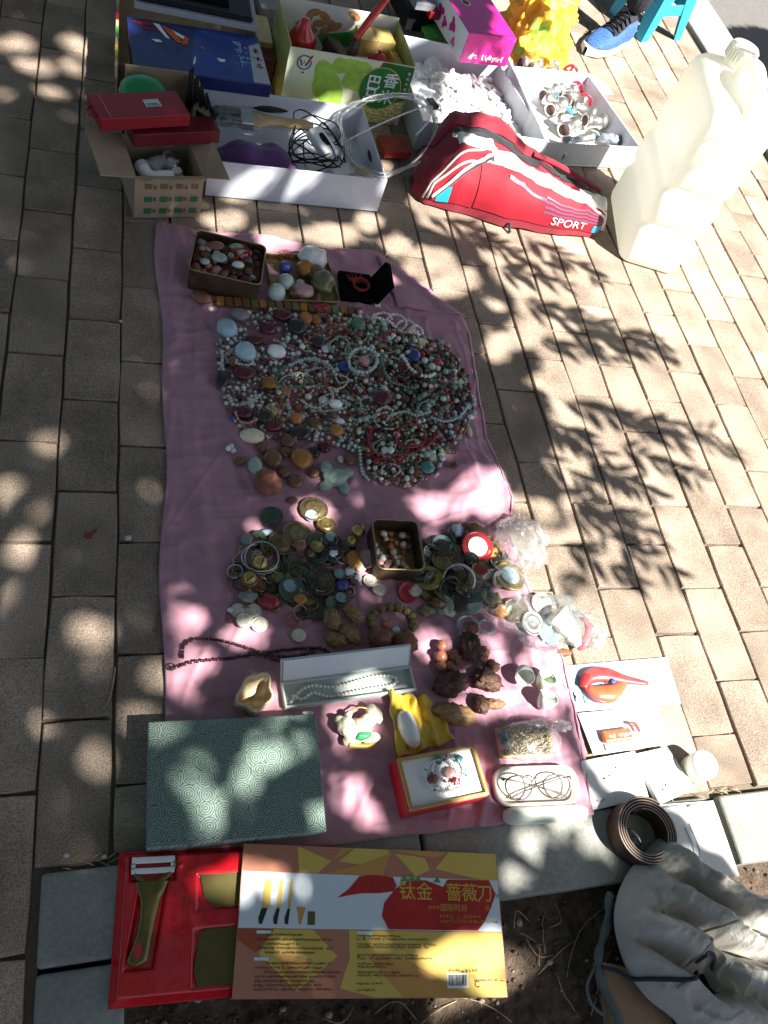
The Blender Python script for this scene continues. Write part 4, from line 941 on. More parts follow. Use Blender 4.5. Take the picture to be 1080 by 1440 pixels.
# ------------------------------------------------------------------ tray of pipe valves
vt0, vt1 = Vector((1.142, 1.955, 0)), Vector((1.478, 2.02, 0))
VT = frame((vt0.x, vt0.y, .003), vt1-vt0); VL = (vt1-vt0).length; VD = .36
vt = empty('valve_tray', (vt0.x, vt0.y, .003), 'white cardboard tray of metal pipe fittings beside the white can', 'tray')
MB(VT).box(0, VL, 0, VD, 0, .004).build('base', m_paper, vt)
MB(VT).box(0, .004, 0, VD, .004, .075).build('side_wall', m_white_card, vt)
MB(VT).box(.0045, VL, VD-.004, VD, .004, .075).build('back_wall', m_white_card, vt)
MB(VT).box(VL-.004, VL, 0, VD-.0045, .004, .07).build('side_wall', m_white_card, vt)
MB(VT).box(.0045, VL-.0045, 0, .004, .004, .07).build('front_wall', m_white_card, vt)
MB(VT).hexa([(VL, VD-.1, .070), (VL+.002, VD-.1, .073), (VL+.002, VD, .073), (VL, VD, .070), (VL+.055, VD-.085, .062), (VL+.055, VD-.085, .065), (VL+.05, VD-.02, .065), (VL+.05, VD-.02, .062)]).build('flap', m_white_card, vt)
m_nickel = mat('nickel', (.60, .585, .55), .28, .9, var=.15, scale=60)
def fitting(px, py, a, kind, label, group=None):
    p = at(px, py, .03); e = empty('pipe_fitting' if kind != 'valve' else 'gate_valve', (p.x, p.y, .008), label, 'pipe fitting' if kind != 'valve' else 'valve', group)
    M_ = TR((p.x, p.y, .034), rz=a) @ Matrix.Scale(1.25, 4); X = Matrix.Rotation(math.pi/2, 4, 'Y')
    if kind in ('tee', 'sock'):
        b = MB(M_); b.lathe([(.015, -.03), (.0185, -.029), (.0185, -.016), (.015, -.014), (.015, .014), (.0185, .016), (.0185, .029), (.015, .03)], 18, M=X)
        if kind == 'tee': b.lathe([(.014, 0), (.014, .022), (.018, .024), (.018, .036)], 18, M=Matrix.Rotation(-math.pi/2, 4, 'X'))
        b.build('body', m_nickel, e); MB(M_).lathe([(.0125, -.0308), (.0125, -.0302)], 16, M=X).build('bore', mat('bore_rust', (.07, .035, .025), .8), e); MB(M_).lathe([(.0125, .0302), (.0125, .0308)], 16, M=X).build('bore', mat('bore_rust', (.07, .035, .025), .8), e)
    elif kind == 'rod':
        b = MB(M_); b.lathe([(.013, -.045), (.016, -.043), (.016, -.02), (.012, -.018), (.012, .05), (.015, .052), (.015, .06)], 16, M=X); b.build('body', m_nickel, e)
        MB(M_).lathe([(.0108, -.0458), (.0108, -.0452)], 16, M=X).build('bore', mat('bore_rust', (.07, .035, .025), .8), e)
    else:
        b = MB(M_); b.lathe([(.012, -.03), (.015, -.029), (.015, -.018), (.011, -.014), (.014, 0), (.011, .014), (.015, .018), (.015, .029), (.012, .03)], 14, M=X)
        b.lathe([(.011, .0), (.011, .018), (.007, .02), (.007, .028), (.004, .029), (.004, .04)], 12, M=Matrix.Rotation(-math.pi/2, 4, 'X')); b.build('body', m_brass if group == 'b' else m_nickel, e)
        MB(M_).lathe([(.0095, -.0306), (.0095, -.0302)], 14, M=X).build('bore', mat('bore_rust', (.07, .035, .025), .8), e)
        w = MB(M_ @ TR((0, .042, 0), rx=-math.pi/2)); w.tube([(.017*math.cos(t), .017*math.sin(t), 0) for t in np.linspace(0, 6.283, 18, endpoint=False)], .0034, 7, closed=True)
        for t in range(4): w.tube([(0, 0, .001), (.016*math.cos(t*1.571), .016*math.sin(t*1.571), 0)], .0028, 6)
        w.build('handwheel', mat('red_enamel', (.50, .02, .05), .35), e)
    return e
fitting(760, 80, .6, 'sock', 'nickel pipe socket at the back corner of the valve tray')
fitting(762, 108, .75, 'tee', 'nickel tee fitting second from the back in the valve tray')
fitting(772, 132, .7, 'sock', 'shiny nickel socket between the tees in the valve tray')
fitting(782, 152, .7, 'tee', 'nickel tee fitting in the middle of the valve tray')
fitting(800, 180, .7, 'tee', 'dull nickel tee fitting below the middle of the valve tray')
fitting(808, 200, .5, 'rod', 'long nickel pipe nipple at the near edge of the valve tray')
for (px, py, a, k, l) in ((745, 92, .2, 'sock', 'nickel socket lying by the left wall at the back of the valve tray'), (775, 100, 1.2, 'sock', 'nickel socket right of the back tee fitting'), (800, 135, 1.0, 'tee', 'bright nickel tee beside the brass gate valve'), (835, 172, .2, 'sock', 'nickel socket between the last valve and the blue packet'), (790, 210, .9, 'sock', 'nickel socket at the near left corner of the valve tray')): fitting(px, py, a, k, l)
for (px, py, g_, l) in ((800, 114, 'b', 'brass gate valve with red handwheel, at the back of the tray'), (808, 138, 'n', 'gate valve with red handwheel, middle one of the three'), (820, 156, 'n', 'gate valve with red handwheel nearest to the white can')):
    e = fitting(px, py, -.35, 'valve', l, g_); del e['group']; e['group'] = 'gate valves with red handwheels'
q = MB(); pts = [at(778, 122, .03), at(786, 138, .028), at(796, 150, .03), at(806, 160, .026)]
q.tube(spline(pts, 5), .005, 6); q.build('blue_tape_strip', mat('cyan_plastic', (.05, .35, .62), .4), label='twisted strip of light blue plastic among the valves', cat='strip')
q = MB(); p = at(860, 196, .03); q.blob((p.x, p.y, .03), (.05, .02, .016), 3, .3, 2, seed=2, ridged=.3); q.build('tape_packet', mat('blue_green_packet', (.06, .10, .16), .35, var=.6, scale=60, col2=(.35, .4, .45)), label='blue printed packet on the near end of the valve tray', cat='packet')
q = MB(); p = at(832, 190, .025); q.blob((p.x, p.y, .026), (.025, .014, .012), 3, .2, seed=5); q.build('green_lump', mat('dark_green_plastic', (.02, .09, .04), .4), label='dark green plastic cap between nipple and blue packet', cat='cap')

# ------------------------------------------------------------------ white plastic jerry can
m_hdpe = mat('white_hdpe', (.90, .91, .84), .35, var=.03, scale=8)
_t = m_hdpe.node_tree; _tl = _t.nodes.new('ShaderNodeBsdfTranslucent'); _tl.inputs[0].default_value = (.97, .97, .90, 1); _mx = _t.nodes.new('ShaderNodeMixShader'); _mx.inputs[0].default_value = .42
_t.links.new(_t.nodes['Principled BSDF'].outputs[0], _mx.inputs[1]); _t.links.new(_tl.outputs[0], _mx.inputs[2]); _t.links.new(_mx.outputs[0], _t.nodes['Material Output'].inputs['Surface'])
jc = empty('jerry_can', (1.37, 1.73, 0), 'tall translucent white plastic jerry can standing on sunlit pavers', 'jerry can')
JM = frame((1.288, 1.582, .001), (.15, -.035, 0))
def ring_pts(x0, x1, y0, y1, r_, n=6):
    out = []
    for cx, cy, a0 in ((x1-r_, y1-r_, 0), (x0+r_, y1-r_, 1.5708), (x0+r_, y0+r_, 3.1416), (x1-r_, y0+r_, 4.7124)):
        for k in range(n): a = a0+1.5708*k/(n-1); out.append((cx+r_*math.cos(a), cy+r_*math.sin(a)))
    return out
b = MB(JM); wid, dep, H_ = .175, .31, .40
secs = [(.0, .012), (.004, .004), (.02, 0), (.10, -.001), (.112, .006), (.135, .006), (.147, -.001), (.21, -.001), (.222, .006), (.245, .006), (.257, -.001), (.33, 0), (.405, .0), (.425, .005), (.44, .018), (.45, .04)]
rings = [ring_pts(i, wid-i, i, dep-i, max(.012, .03-i*.3)) for z, i in secs]; n_ = len(rings[0]); vs = []; fs = []
for (z, i), rg in zip(secs, rings): vs += [(x, y, z) for x, y in rg]
for k in range(len(secs)-1):
    for j in range(n_): fs.append((k*n_+j, k*n_+(j+1) % n_, (k+1)*n_+(j+1) % n_, (k+1)*n_+j))
fs.append(tuple(range(n_-1, -1, -1))); fs.append(tuple(range((len(secs)-1)*n_, len(secs)*n_)))
b.add(vs, fs, 0, True); b.build('body', m_hdpe, jc)
h = MB(JM); pts = spline([(.088, .03, .435), (.088, .042, .475), (.088, .10, .497), (.088, .16, .49), (.088, .185, .45)], 6); h.tube(pts, .019, 12); h.build('handle', m_hdpe, jc)
c = MB(JM @ TR((.088, .245, .442))); c.lathe([(.030, 0), (.030, .02), (.036, .022), (.037, .05), (.033, .056), (0, .056)], 28, c1=False)
for k in range(28):
    a = k*6.283/28; c.box(-.0015, .0015, .0365, .0385, .024, .05, M=Matrix.Rotation(a, 4, 'Z'))
c.build('cap', m_hdpe, jc)
# ------------------------------------------------------------------ red sports bag
def lerp_t(tab, s):
    for (a, b), (c, d) in zip(tab, tab[1:]):
        if s <= c: t = (s-a)/(c-a); t = t*t*(3-2*t); return b+(d-b)*t
    return tab[-1][1]
YF = [(0, 1.735), (.06, 1.70), (.2, 1.685), (.45, 1.655), (.7, 1.650), (.92, 1.662), (1, 1.69)]
YB = [(0, 1.78), (.06, 1.86), (.2, 1.935), (.38, 1.945), (.55, 1.88), (.75, 1.81), (.92, 1.775), (1, 1.735)]
HH = [(0, .03), (.05, .085), (.2, .135), (.4, .14), (.6, .118), (.8, .10), (.94, .085), (1, .035)]
def bag(s, t, off=0.0):
    x = .712+.56*s; yf, yb, h = lerp_t(YF, s), lerp_t(YB, s), lerp_t(HH, s)
    a = math.pi*t; m_ = (yf+yb)/2; hw = (yb-yf)/2
    ca, sa = math.cos(a), math.sin(a)
    y = m_-(hw+off)*math.copysign(abs(ca)**.85, ca); z = .004+(h+off)*max(0, sa)**.75
    z += .004*noise.noise(Vector((x*22, y*22, z*18)))+.0045*max(0, 1-abs(noise.noise(Vector((x*17, y*30, 4))))*4)*math.sin(math.pi*min(1, max(0, t)))
    sag = .018*math.exp(-((t-.52)/.10)**2)*math.exp(-((s-.5)/.3)**2)
    return Vector((x, y, z-sag))
sb = empty('sports_bag', (.99, 1.78, .003), 'red sports bag with white piping, black zip and SPORT lettering', 'bag')
m_rf = mat('red_nylon', (.22, .003, .017), .75, var=.25, scale=22, bump=.6, bscale=500, sheen=.2, bdist=.0012)
m_rf2 = mat('bright_red_nylon', (.30, .004, .016), .7, var=.2, scale=22, bump=.55, bscale=500, bdist=.0012)
m_wf = mat('white_vinyl', (.70, .69, .64), .4, var=.06, bump=.15, bscale=40)
m_bf = mat('black_nylon', (.01, .01, .014), .7, sheen=.3)
m_cy = mat('cyan_nylon', (.02, .36, .62), .5)
MB().grid(lambda u, v: bag(u, v), 70, 40).build('body', m_rf, sb)
def strip(nm, s0, s1, t0, t1, off, m, nu=40, nv=8, t0b=None, t1b=None):
    t0b = t0 if t0b is None else t0b; t1b = t1 if t1b is None else t1b
    return MB().grid(lambda u, v: bag(s0+(s1-s0)*u, (t0+(t0b-t0)*u)+((t1+(t1b-t1)*u)-(t0+(t0b-t0)*u))*v, off), nu, nv).build(nm, m, sb)
strip('front_panel', .27, .975, .035, .30, .0022, m_rf2, t0=.035, t1=.335, t1b=.30) if 0 else strip('front_panel', .27, .975, .035, .335, .0022, m_rf2, t1b=.29)
strip('end_panel', .075, .262, .03, .27, .0020, m_rf2, 20, 10)
strip('white_panel', .33, .975, .335, .46, .0024, m_wf, t0b=.29, t1b=.45)
strip('white_panel', .17, .36, .44, .53, .0022, m_wf, 16, 6)
strip('zip_band', .17, .60, .53, .575, .0026, m_bf, t1b=.66)
strip('zip_band', .60, .985, .57, .66, .0026, m_bf, t0b=.50, t1b=.58)
strip('white_panel', .80, .985, .44, .50, .0022, m_wf, 14, 5, t0b=.45, t1b=.52)
strip('cyan_patch', .095, .15, .032, .13, .0034, m_cy, 8, 6)
strip('cyan_patch', .90, .945, .04, .10, .0036, m_cy, 8, 6)
for k in range(4): strip('grey_stripe', .60, .955, .22-.035*k, .235-.035*k, .0036, mat('slate_stripe', (.12, .06, .12), .5), 20, 2, t0b=.20-.028*k, t1b=.215-.028*k)
strip('grey_print', .40, .60, .255, .285, .0036, mat('slate_stripe', (.12, .06, .12), .5), 14, 3, t0b=.19, t1b=.215)
def piping(fn, n=60): return [fn(k/(n-1)) for k in range(n)]
MB().tube(piping(lambda u: bag(.055+.93*u, .045+.31*math.sin(math.pi*min(1, u*1.02))**.28*(1-.05*u), .003)), .0032, 7).build('piping', m_wf, sb)
MB().tube(piping(lambda u: bag(.04+.955*u, .03+.44*math.sin(math.pi*min(1, u*1.01))**.35, .003)), .0030, 7).build('piping', m_wf, sb)
MB().tube(piping(lambda u: bag(.075+.24*u, .06+.32*u**.8, .005)), .0045, 7).build('zip', m_wf, sb)
MB().tube(piping(lambda u: bag(.085+.24*u, .06+.30*u**.8, .006)), .0028, 7).build('zip_teeth', m_bf, sb)
p = bag(.155, .50, .006); MB().lathe([(.006, 0), (.008, .003), (.006, .008), (.0, .010)], 12, M=TR(p), c1=False).build('zip_pull', m_chrome, sb)
MB().tube([bag(.46, .02, .004), bag(.465, .0, .008)+Vector((0, -.008, 0)), bag(.465, 0, .004)+Vector((.002, -.016, .002))], .004, 6).build('pull_tab', m_bf, sb)
# padded back section bulging up behind the zip
def back(u, v):
    s_ = .05+.62*u; t_ = .60+.36*v; p = bag(s_, t_, .004); b = math.sin(math.pi*min(1, max(0, u)))**.7*math.sin(math.pi*v)**.6
    return p+Vector((0, .012*b, .036*b*(1-.5*u)+.003*noise.noise(Vector((u*9, v*7, 3)))))
MB().grid(back, 40, 18).build('padded_back', m_rf, sb)
MB().tube(spline([bag(.58, .62, .010), bag(.68, .66, .012), bag(.80, .62, .010), bag(.93, .6, .008)], 8), .011, 10, flat=.5).build('strap', m_rf, sb)
me_t = bpy.data.curves.new('t', 'FONT'); me_t.body = 'SPORT'; me_t.size = 1.0; me_t.resolution_u = 3
ob = bpy.data.objects.new('t', me_t); COL.objects.link(ob); dg = bpy.context.evaluated_depsgraph_get(); dg.update(); tm = bpy.data.meshes.new_from_object(ob.evaluated_get(dg), depsgraph=dg); bpy.data.objects.remove(ob)
wx = max(v.co.x for v in tm.vertices); q = MB()
q.add([bag(.655+.20*v.co.x/wx, .052+.085*v.co.y, .0046) for v in tm.vertices], [tuple(p_.vertices) for p_ in tm.polygons]); q.build('lettering', m_wf, sb)

# ------------------------------------------------------------------ person's leg with blue running shoe, and the stool
toe = Vector((1.515, 2.645, 0)); fd = (Vector((1.735, 2.815, 0))-toe); fd.normalize(); SHM = frame((toe.x, toe.y, .001), fd)
pe = empty('person', (toe.x, toe.y, 0), 'person in dark trousers and a blue running shoe, only the foot in view', 'person')
SLn = [(0, .0, .018), (.03, .032, .042), (.08, .046, .056), (.14, .046, .075), (.19, .040, .098), (.24, .040, .105), (.275, .032, .09), (.285, .01, .07)]
def shoe(u, v):
    k = min(len(SLn)-2, int(v*(len(SLn)-1))); t = v*(len(SLn)-1)-k; x, w_, h_ = [a+(b-a)*t for a, b in zip(SLn[k], SLn[k+1])]
    a = math.pi*u; ca = math.cos(a)
    return (x, w_*math.copysign(abs(ca)**.7, ca), .022+(h_-.022 if h_ > .022 else .002)*math.sin(a)**.75)
MB(SHM).grid(shoe, 24, 36).build('shoe_upper', mat('blue_knit', (.035, .10, .28), .8, var=.8, scale=330, contrast=.12, bump=.5, bscale=500), pe)
def sole(u, v):
    k = min(len(SLn)-2, int(v*(len(SLn)-1))); t = v*(len(SLn)-1)-k; x, w_, h_ = [a+(b-a)*t for a, b in zip(SLn[k], SLn[k+1])]
    a = 2*math.pi*u; ca = math.cos(a); return (x-.004+.008*v, (w_+.006)*math.copysign(abs(ca)**.5, ca), .015+.0145*math.copysign(abs(math.sin(a))**.5, math.sin(a)))
MB(SHM).grid(sole, 24, 36).build('shoe_sole', m_white, pe)
tg = MB(SHM)
for i in range(5): tg.tube(spline([(.11+.02*i, -.03, .062+.008*i), (.115+.02*i, 0, .080+.0085*i), (.11+.02*i, .03, .062+.008*i)], 5), .0035, 6)
tg.build('laces', m_black, pe)
MB(SHM).grid(lambda u, v: tuple(Vector(shoe(.28+.44*u, .38+.42*v))+Vector((0, 0, .003))), 12, 14).build('shoe_tongue', mat('dark_knit', (.012, .014, .022), .8), pe)
MB(SHM).grid(lambda u, v: tuple(Vector(shoe(.06+.07*u, .30+.35*v))+Vector((0, .0022, .001))), 4, 10).build('shoe_stripe', m_white, pe)
# seated figure above the shoe: one skinned body, out of frame except the ankle
sk = bpy.data.meshes.new('body'); hx = SHM.to_3x3() @ Vector((1, 0, 0)); an = SHM @ Vector((.235, 0, .10))
J = [an, an+Vector((.01, .02, .2)), an+Vector((.0, .03, .37)), an+hx*.22+Vector((0, .12, .42)), an+hx*.42+Vector((-.02, .22, .38)), an+hx*.46+Vector((-.02, .26, .62)), an+hx*.46+Vector((-.02, .27, .86)), an+hx*.44+Vector((-.02, .26, .98)), an+hx*.42+Vector((-.02, .25, 1.10)), an+hx*.40+Vector((-.02, .24, 1.20)),
     an+hx*.42+Vector((.15, .10, .84)), an+hx*.25+Vector((.20, .02, .62)), an+hx*.06+Vector((.16, .0, .56)),
     an+hx*.42+Vector((-.18, .38, .84)), an+hx*.25+Vector((-.18, .36, .62)), an+hx*.06+Vector((-.12, .30, .56)),
     an+hx*.22+Vector((-.06, .36, .42)), an+hx*.02+Vector((-.06, .34, .37)), an+hx*.02+Vector((-.05, .34, .12))]
E_ = [(0, 1), (1, 2), (2, 3), (3, 4), (4, 5), (5, 6), (6, 7), (7, 8), (8, 9), (6, 10), (10, 11), (11, 12), (6, 13), (13, 14), (14, 15), (4, 16), (16, 17), (17, 18)]
RAD = [.047, .058, .062, .078, .125, .14, .15, .06, .09, .075, .06, .047, .038, .06, .047, .038, .078, .062, .05]
o_ = Vector(pe['_o']); sk.from_pydata([p-o_ for p in J], E_, [])
sko = bpy.data.objects.new('body', sk); COL.objects.link(sko); sko.parent = pe; sko['_o'] = tuple(o_)
md = sko.modifiers.new('skin', 'SKIN'); sd = sk.skin_vertices[0].data if sk.skin_vertices else None
if sd is None:
    bpy.context.view_layer.objects.active = sko; bpy.ops.object.skin_root_mark() if 0 else None
    sk.attributes.new('skin', 'FLOAT', 'POINT') if 0 else None
if sd:
    for i, rr in enumerate(RAD): sd[i].radius = (rr, rr); sd[i].use_root = (i == 4)
sko.modifiers.new('sub', 'SUBSURF').levels = 2; sk.materials.append(mat('dark_trousers', (.012, .014, .02), .85))

m_st = mat('blue_stool_plastic', (.03, .40, .60), .35, var=.06)
sa_, sb_ = at(901, 60), at(956, 57); stm = frame((sa_.x, sa_.y, .001), sb_-sa_); sw = (sb_-sa_).length; sdp = .20; sh = .24
stool = empty('plastic_stool', (sa_.x, sa_.y, 0), 'small bright blue plastic stool beside the shoe', 'stool')
ins = .03
for ix, iy in ((0, 0), (1, 0), (0, 1), (1, 1)):
    bx_, by_ = ix*sw, iy*sdp; tx_, ty_ = ins+ix*(sw-2*ins), ins*.6+iy*(sdp-1.2*ins); dx = .05*(1-2*ix); dy = .05*(1-2*iy); e = .004
    q = MB(stm)
    q.hexa([(bx_, by_, 0), (bx_+dx*.7, by_, 0), (bx_+dx*.7, by_+e*(1-2*iy), 0), (bx_, by_+e*(1-2*iy), 0), (tx_, ty_, sh), (tx_+dx*1.6, ty_, sh), (tx_+dx*1.6, ty_+e*(1-2*iy), sh), (tx_, ty_+e*(1-2*iy), sh)])
    q.hexa([(bx_, by_, 0), (bx_+e*(1-2*ix), by_, 0), (bx_+e*(1-2*ix), by_+dy*.7, 0), (bx_, by_+dy*.7, 0), (tx_, ty_, sh), (tx_+e*(1-2*ix), ty_, sh), (tx_+e*(1-2*ix), ty_+dy*1.6, sh), (tx_, ty_+dy*1.6, sh)])
    q.build('leg', m_st, stool, recalc=True, bevel=.001)
for iy in (0, 1): MB(stm).box(.018, sw-.018, (.012 if iy == 0 else sdp-.016), (.016 if iy == 0 else sdp-.012), .085, .125).build('crossbar', m_st, stool, bevel=.0015)
for ix in (0, 1): MB(stm).box((.014 if ix == 0 else sw-.018), (.018 if ix == 0 else sw-.014), .022, sdp-.022, .085, .125).build('crossbar', m_st, stool, bevel=.0015)
MB(stm).box(ins-.01, sw-ins+.01, .008, sdp-.008, sh, sh+.018).build('seat', m_st, stool, bevel=.008, bseg=3)
p = at(935, 22, .02); MB(TR((p.x+.02, p.y+.13, .004), rz=.5)).box(-.09, .09, -.05, .05, 0, .05).build('red_white_box', mat('red_white_print', (.5, .03, .03), .5, col2=(.8, .78, .74), scale=22, contrast=.04, detail=1), label='red and white box on the ground behind the blue stool', cat='box', bevel=.002)

# ------------------------------------------------------------------ knife set: red tray pulled half out of its printed sleeve
kA, kB = Vector((.151, .009)), Vector((.528, -.046)); KL = (kB-kA).length; KD = .186; KZ = .008; KT = .026
KM2 = frame((kA.x, kA.y, KZ), (kB-kA).to_3d())
ks = empty('knife_set_sleeve', (.34, .06, KZ), 'printed orange and yellow cardboard sleeve of a knife set with red chili picture', 'box')
m_or = mat('terracotta_print', (.46, .19, .12), .4, var=.05, scale=10, coat=.25); m_ye = mat('mustard_print', (.62, .44, .10), .4, var=.05, scale=10, coat=.25)
m_pb = mat('pale_print', (.62, .68, .72), .4, var=.03, scale=10, coat=.25); m_or2 = mat('ochre_print', (.54, .28, .08), .4, var=.05, scale=10, coat=.25)
MB(KM2).box(0, KL, 0, KD, 0, .0012).build('bottom_panel', m_or, ks)
MB(KM2).box(0, KL, 0, KD, KT-.0012, KT).build('top_panel', m_or, ks)
MB(KM2).box(0, KL, 0, .0012, .0013, KT-.0013).build('long_side', m_or2, ks); MB(KM2).box(0, KL, KD-.0012, KD, .0013, KT-.0013).build('long_side', m_ye, ks)
MB(KM2).box(KL-.0012, KL, .0013, KD-.0013, .0013, KT-.0013).build('end_flap', m_pb, ks)
def KP(x, y):   # picture coordinates (0..1, 0..1 from bottom left)
    return (x*KL, y*KD)
def kpoly(nm, polys, m, z):
    for i, poly in enumerate(polys): MB(KM2).sheet([KP(*p) for p in poly], KT+z+.00003*i).build(nm, m, ks)
kpoly('pale_band', [[(.003, .435), (.997, .435), (.997, .80), (.003, .81)]], m_pb, .0003)
kpoly('yellow_facet', [[(.20, .998), (.33, .90), (.28, .812), (.21, .81)], [(.36, .90), (.42, .998), (.55, .998), (.56, .97), (.44, .88)], [(.58, .97), (.66, .81), (.72, .86), (.70, .95)], [(.74, .87), (.80, .998), (.997, .998), (.997, .80), (.93, .80)]], m_ye, .0003)
kpoly('ochre_facet', [[(.33, .90), (.37, .998), (.42, .998)], [(.55, .998), (.74, .95), (.80, .998)], [(.44, .88), (.56, .97), (.53, .81), (.30, .81)]], m_or2, .0004)
kpoly('yellow_facet', [[(.40, .43), (.997, .43), (.997, .003), (.50, .003), (.37, .06), (.405, .25)], [(.13, .43), (.27, .43), (.36, .26), (.22, .04), (.08, .27)]], m_ye, .0003)
kpoly('ochre_facet', [[(.46, .28), (.60, .003), (.86, .003), (.62, .24)], [(.14, .28), (.27, .24), (.22, .05), (.17, .16)], [(.86, .14), (.997, .19), (.997, .12), (.88, .10)]], m_or2, .0004)
kpoly('terracotta_facet', [[(.003, .43), (.13, .43), (.07, .28), (.003, .36)]], mat('rust_print', (.36, .08, .04), .4, coat=.25), .0003)
m_chili = mat('chili_print', (.42, .025, .025), .35, var=.25, scale=18, coat=.3)
kpoly('chili_picture', [[(.355, .645), (.40, .71), (.44, .80), (.50, .812), (.57, .80), (.585, .74), (.57, .70), (.52, .685), (.45, .68), (.40, .665)]], m_chili, .0006)
kpoly('tomato_picture', [[(.55, .44), (.525, .53), (.535, .62), (.58, .72), (.63, .775), (.70, .785), (.74, .76), (.77, .74), (.79, .795), (.96, .80), (.985, .70), (.96, .60), (.93, .50), (.90, .44)]], m_chili, .0007)
kpoly('leaf_picture', [[(.60, .77), (.615, .82), (.63, .785), (.645, .82), (.66, .785), (.67, .81), (.685, .78)], [(.73, .775), (.75, .81), (.76, .77)], [(.985, .69), (.999, .70), (.99, .67)]], m_grn, .0009)
m_dgold = mat('dark_gold_print', (.13, .10, .03), .35)
for i, (x, w_) in enumerate(((.075, .030), (.128, .017), (.168, .013))):
    kpoly('blade_picture', [[(x+.006, .565), (x+.004+w_, .57), (x+w_+.008, .74), (x+w_*.6+.008, .775), (x+.010, .73)]], m_ye, .0006)
    kpoly('handle_picture', [[(x-.002, .465), (x+.010, .46), (x+.006+w_*.7, .565), (x+.006, .565), (x-.004, .50)]], m_ink, .0007)
kpoly('peeler_picture', [[(.215, .465), (.225, .46), (.232, .52), (.240, .575), (.205, .58), (.214, .52)]], m_or2, .0006); kpoly('scraper_picture', [[(.248, .46), (.275, .46), (.275, .55), (.248, .55)]], m_dgold, .0006)
m_gt = mat('gold_ink', (.60, .36, .06), .35)
for ch, x in (('钛', .592), ('金', .660), ('蔷', .778), ('薇', .842), ('刀', .905)): text(ch, .0255, KM2 @ TR((x*KL, .655*KD, KT)), m_gt, ks, z=.0011, bold=.0002)
text('>>>国际时尚', .0105, KM2 @ TR((.705*KL, .575*KD, KT)), m_gt, ks, z=.0011)
textline(KM2 @ TR((.885*KL, .572*KD, KT)), m_gt, ks, 4, .009, 2, z=.0011); textline(KM2 @ TR((.75*KL, .522*KD, KT)), m_gt, ks, 14, .0045, 3, z=.0011); textline(KM2 @ TR((.75*KL, .49*KD, KT)), m_gt, ks, 20, .0045, 4, z=.0011)
m_bt = mat('dark_brown_ink', (.17, .075, .03), .5)
for i, (x, y, n) in enumerate(((.10, .385, 22), (.07, .355, 46), (.10, .325, 20), (.07, .300, 46), (.10, .272, 30), (.10, .205, 40), (.07, .178, 40), (.10, .150, 46), (.07, .123, 48), (.07, .096, 36), (.07, .07, 40), (.07, .045, 46))): textline(KM2 @ TR((x*KL, y*KD, KT)), m_bt, ks, n, .0034, 10+i, z=.0008, w=.09, gap=.66)
for i, (x, y, n) in enumerate(((.43, .385, 24), (.43, .365, 40), (.43, .33, 44), (.43, .312, 40), (.43, .26, 34), (.43, .24, 42), (.43, .205, 20), (.43, .185, 16), (.43, .15, 24), (.43, .13, 34), (.43, .08, 14), (.43, .04, 10), (.87, .10, 18))): textline(KM2 @ TR((x*KL, y*KD, KT)), m_bt, ks, n, .0034, 30+i, z=.0008, w=.09, gap=.76)
kpoly('heading_tag', [[(.068, .40), (.12, .40), (.12, .42), (.068, .42)], [(.065, .23), (.115, .23), (.115, .252), (.065, .252)], [(.43, .40), (.488, .40), (.488, .424), (.43, .424)]], m_pb, .0006)
kpoly('barcode_field', [[(.768, .06), (.85, .06), (.85, .155), (.768, .155)]], m_paper, .0006)
q = MB(KM2); rr = random.Random(8); x = .772
while x < .846:
    w_ = rr.choice((.0012, .0022, .0034)); q.sheet([KP(x, .075), KP(x+w_, .075), KP(x+w_, .145), KP(x, .145)], KT+.0009); x += w_+rr.choice((.0014, .0026))
ob = q.build('barcode', m_ink, ks); ob['kind'] = 'stuff'
text('6901234', .006, KM2 @ TR((.772*KL, .157*KD, KT)), m_bt, ks, z=.0008) if 0 else textline(KM2 @ TR((.772*KL, .158*KD, KT)), m_bt, ks, 9, .005, 77, z=.0008)
q = MB(KM2); pts = [(.885*KL+.0035*math.cos(a), .085*KD+.0035*math.sin(a), KT+.0008) for a in np.linspace(.6, 5.6, 16)]; q.tube(pts, .0006, 4, flat=.3); q.build('recycling_mark', m_ink, ks)
# red plastic tray
tA, tB, tC, tD = Vector((.166, .012)), Vector((.005, .022)), Vector((.016, .200)), Vector((.182, .186))
kt = empty('red_blister_tray', (.09, .1, KZ), 'shiny red plastic tray with a gold peeler and knife blades, sticking out of the sleeve', 'tray')
m_rp = mat('red_vac_plastic', (.55, .008, .016), .22, var=.1, scale=20, bump=.2, bscale=25, coat=.5, bdist=.004)
TM = frame((.170, .013, KZ+.001), (tB-tA).to_3d()*-1); TMl = TM   # x to the right towards the sleeve, y away
# tray local: x from -.165 (free end) to +.06 (inside the sleeve)
def trayz(x, y):
    e = min(x+.168, y+.002, .180-y); z = .018*min(1, max(0, e/.010))
    def pocket(d, depth, soft=.004): return -depth*max(0, min(1, .5-d/soft))
    # peeler pocket: head and handle
    dh = max(abs(x+.124)-.030, abs(y-.156)-.016); d1 = abs(x+.136-.016*(y-.03)/.12)-.0175; d1 = max(d1, abs(y-.098)-.062)
    z += min(pocket(dh, .006), pocket(d1, .006))
    z += pocket(max(abs(x+.015)-.05, abs(y-.122)-.022), .004); z += pocket(max(abs(x+.018)-.05, abs(y-.045)-.034), .004)
    return z+.0006*noise.noise(Vector((x*30, y*30, 0)))
MB(TM).grid(lambda u, v: (-.168+.22*u, -.002+.182*v, trayz(-.168+.22*u, -.002+.182*v)), 110, 90).build('tray_shell', m_rp, kt)
MB(TM).box(-.169, .05, -.003, .181, -.0005, .0006).build('rim', m_rp, kt, bevel=.0003)
m_gs = mat('olive_gold_steel', (.17, .14, .05), .34, .7, var=.2, scale=18)
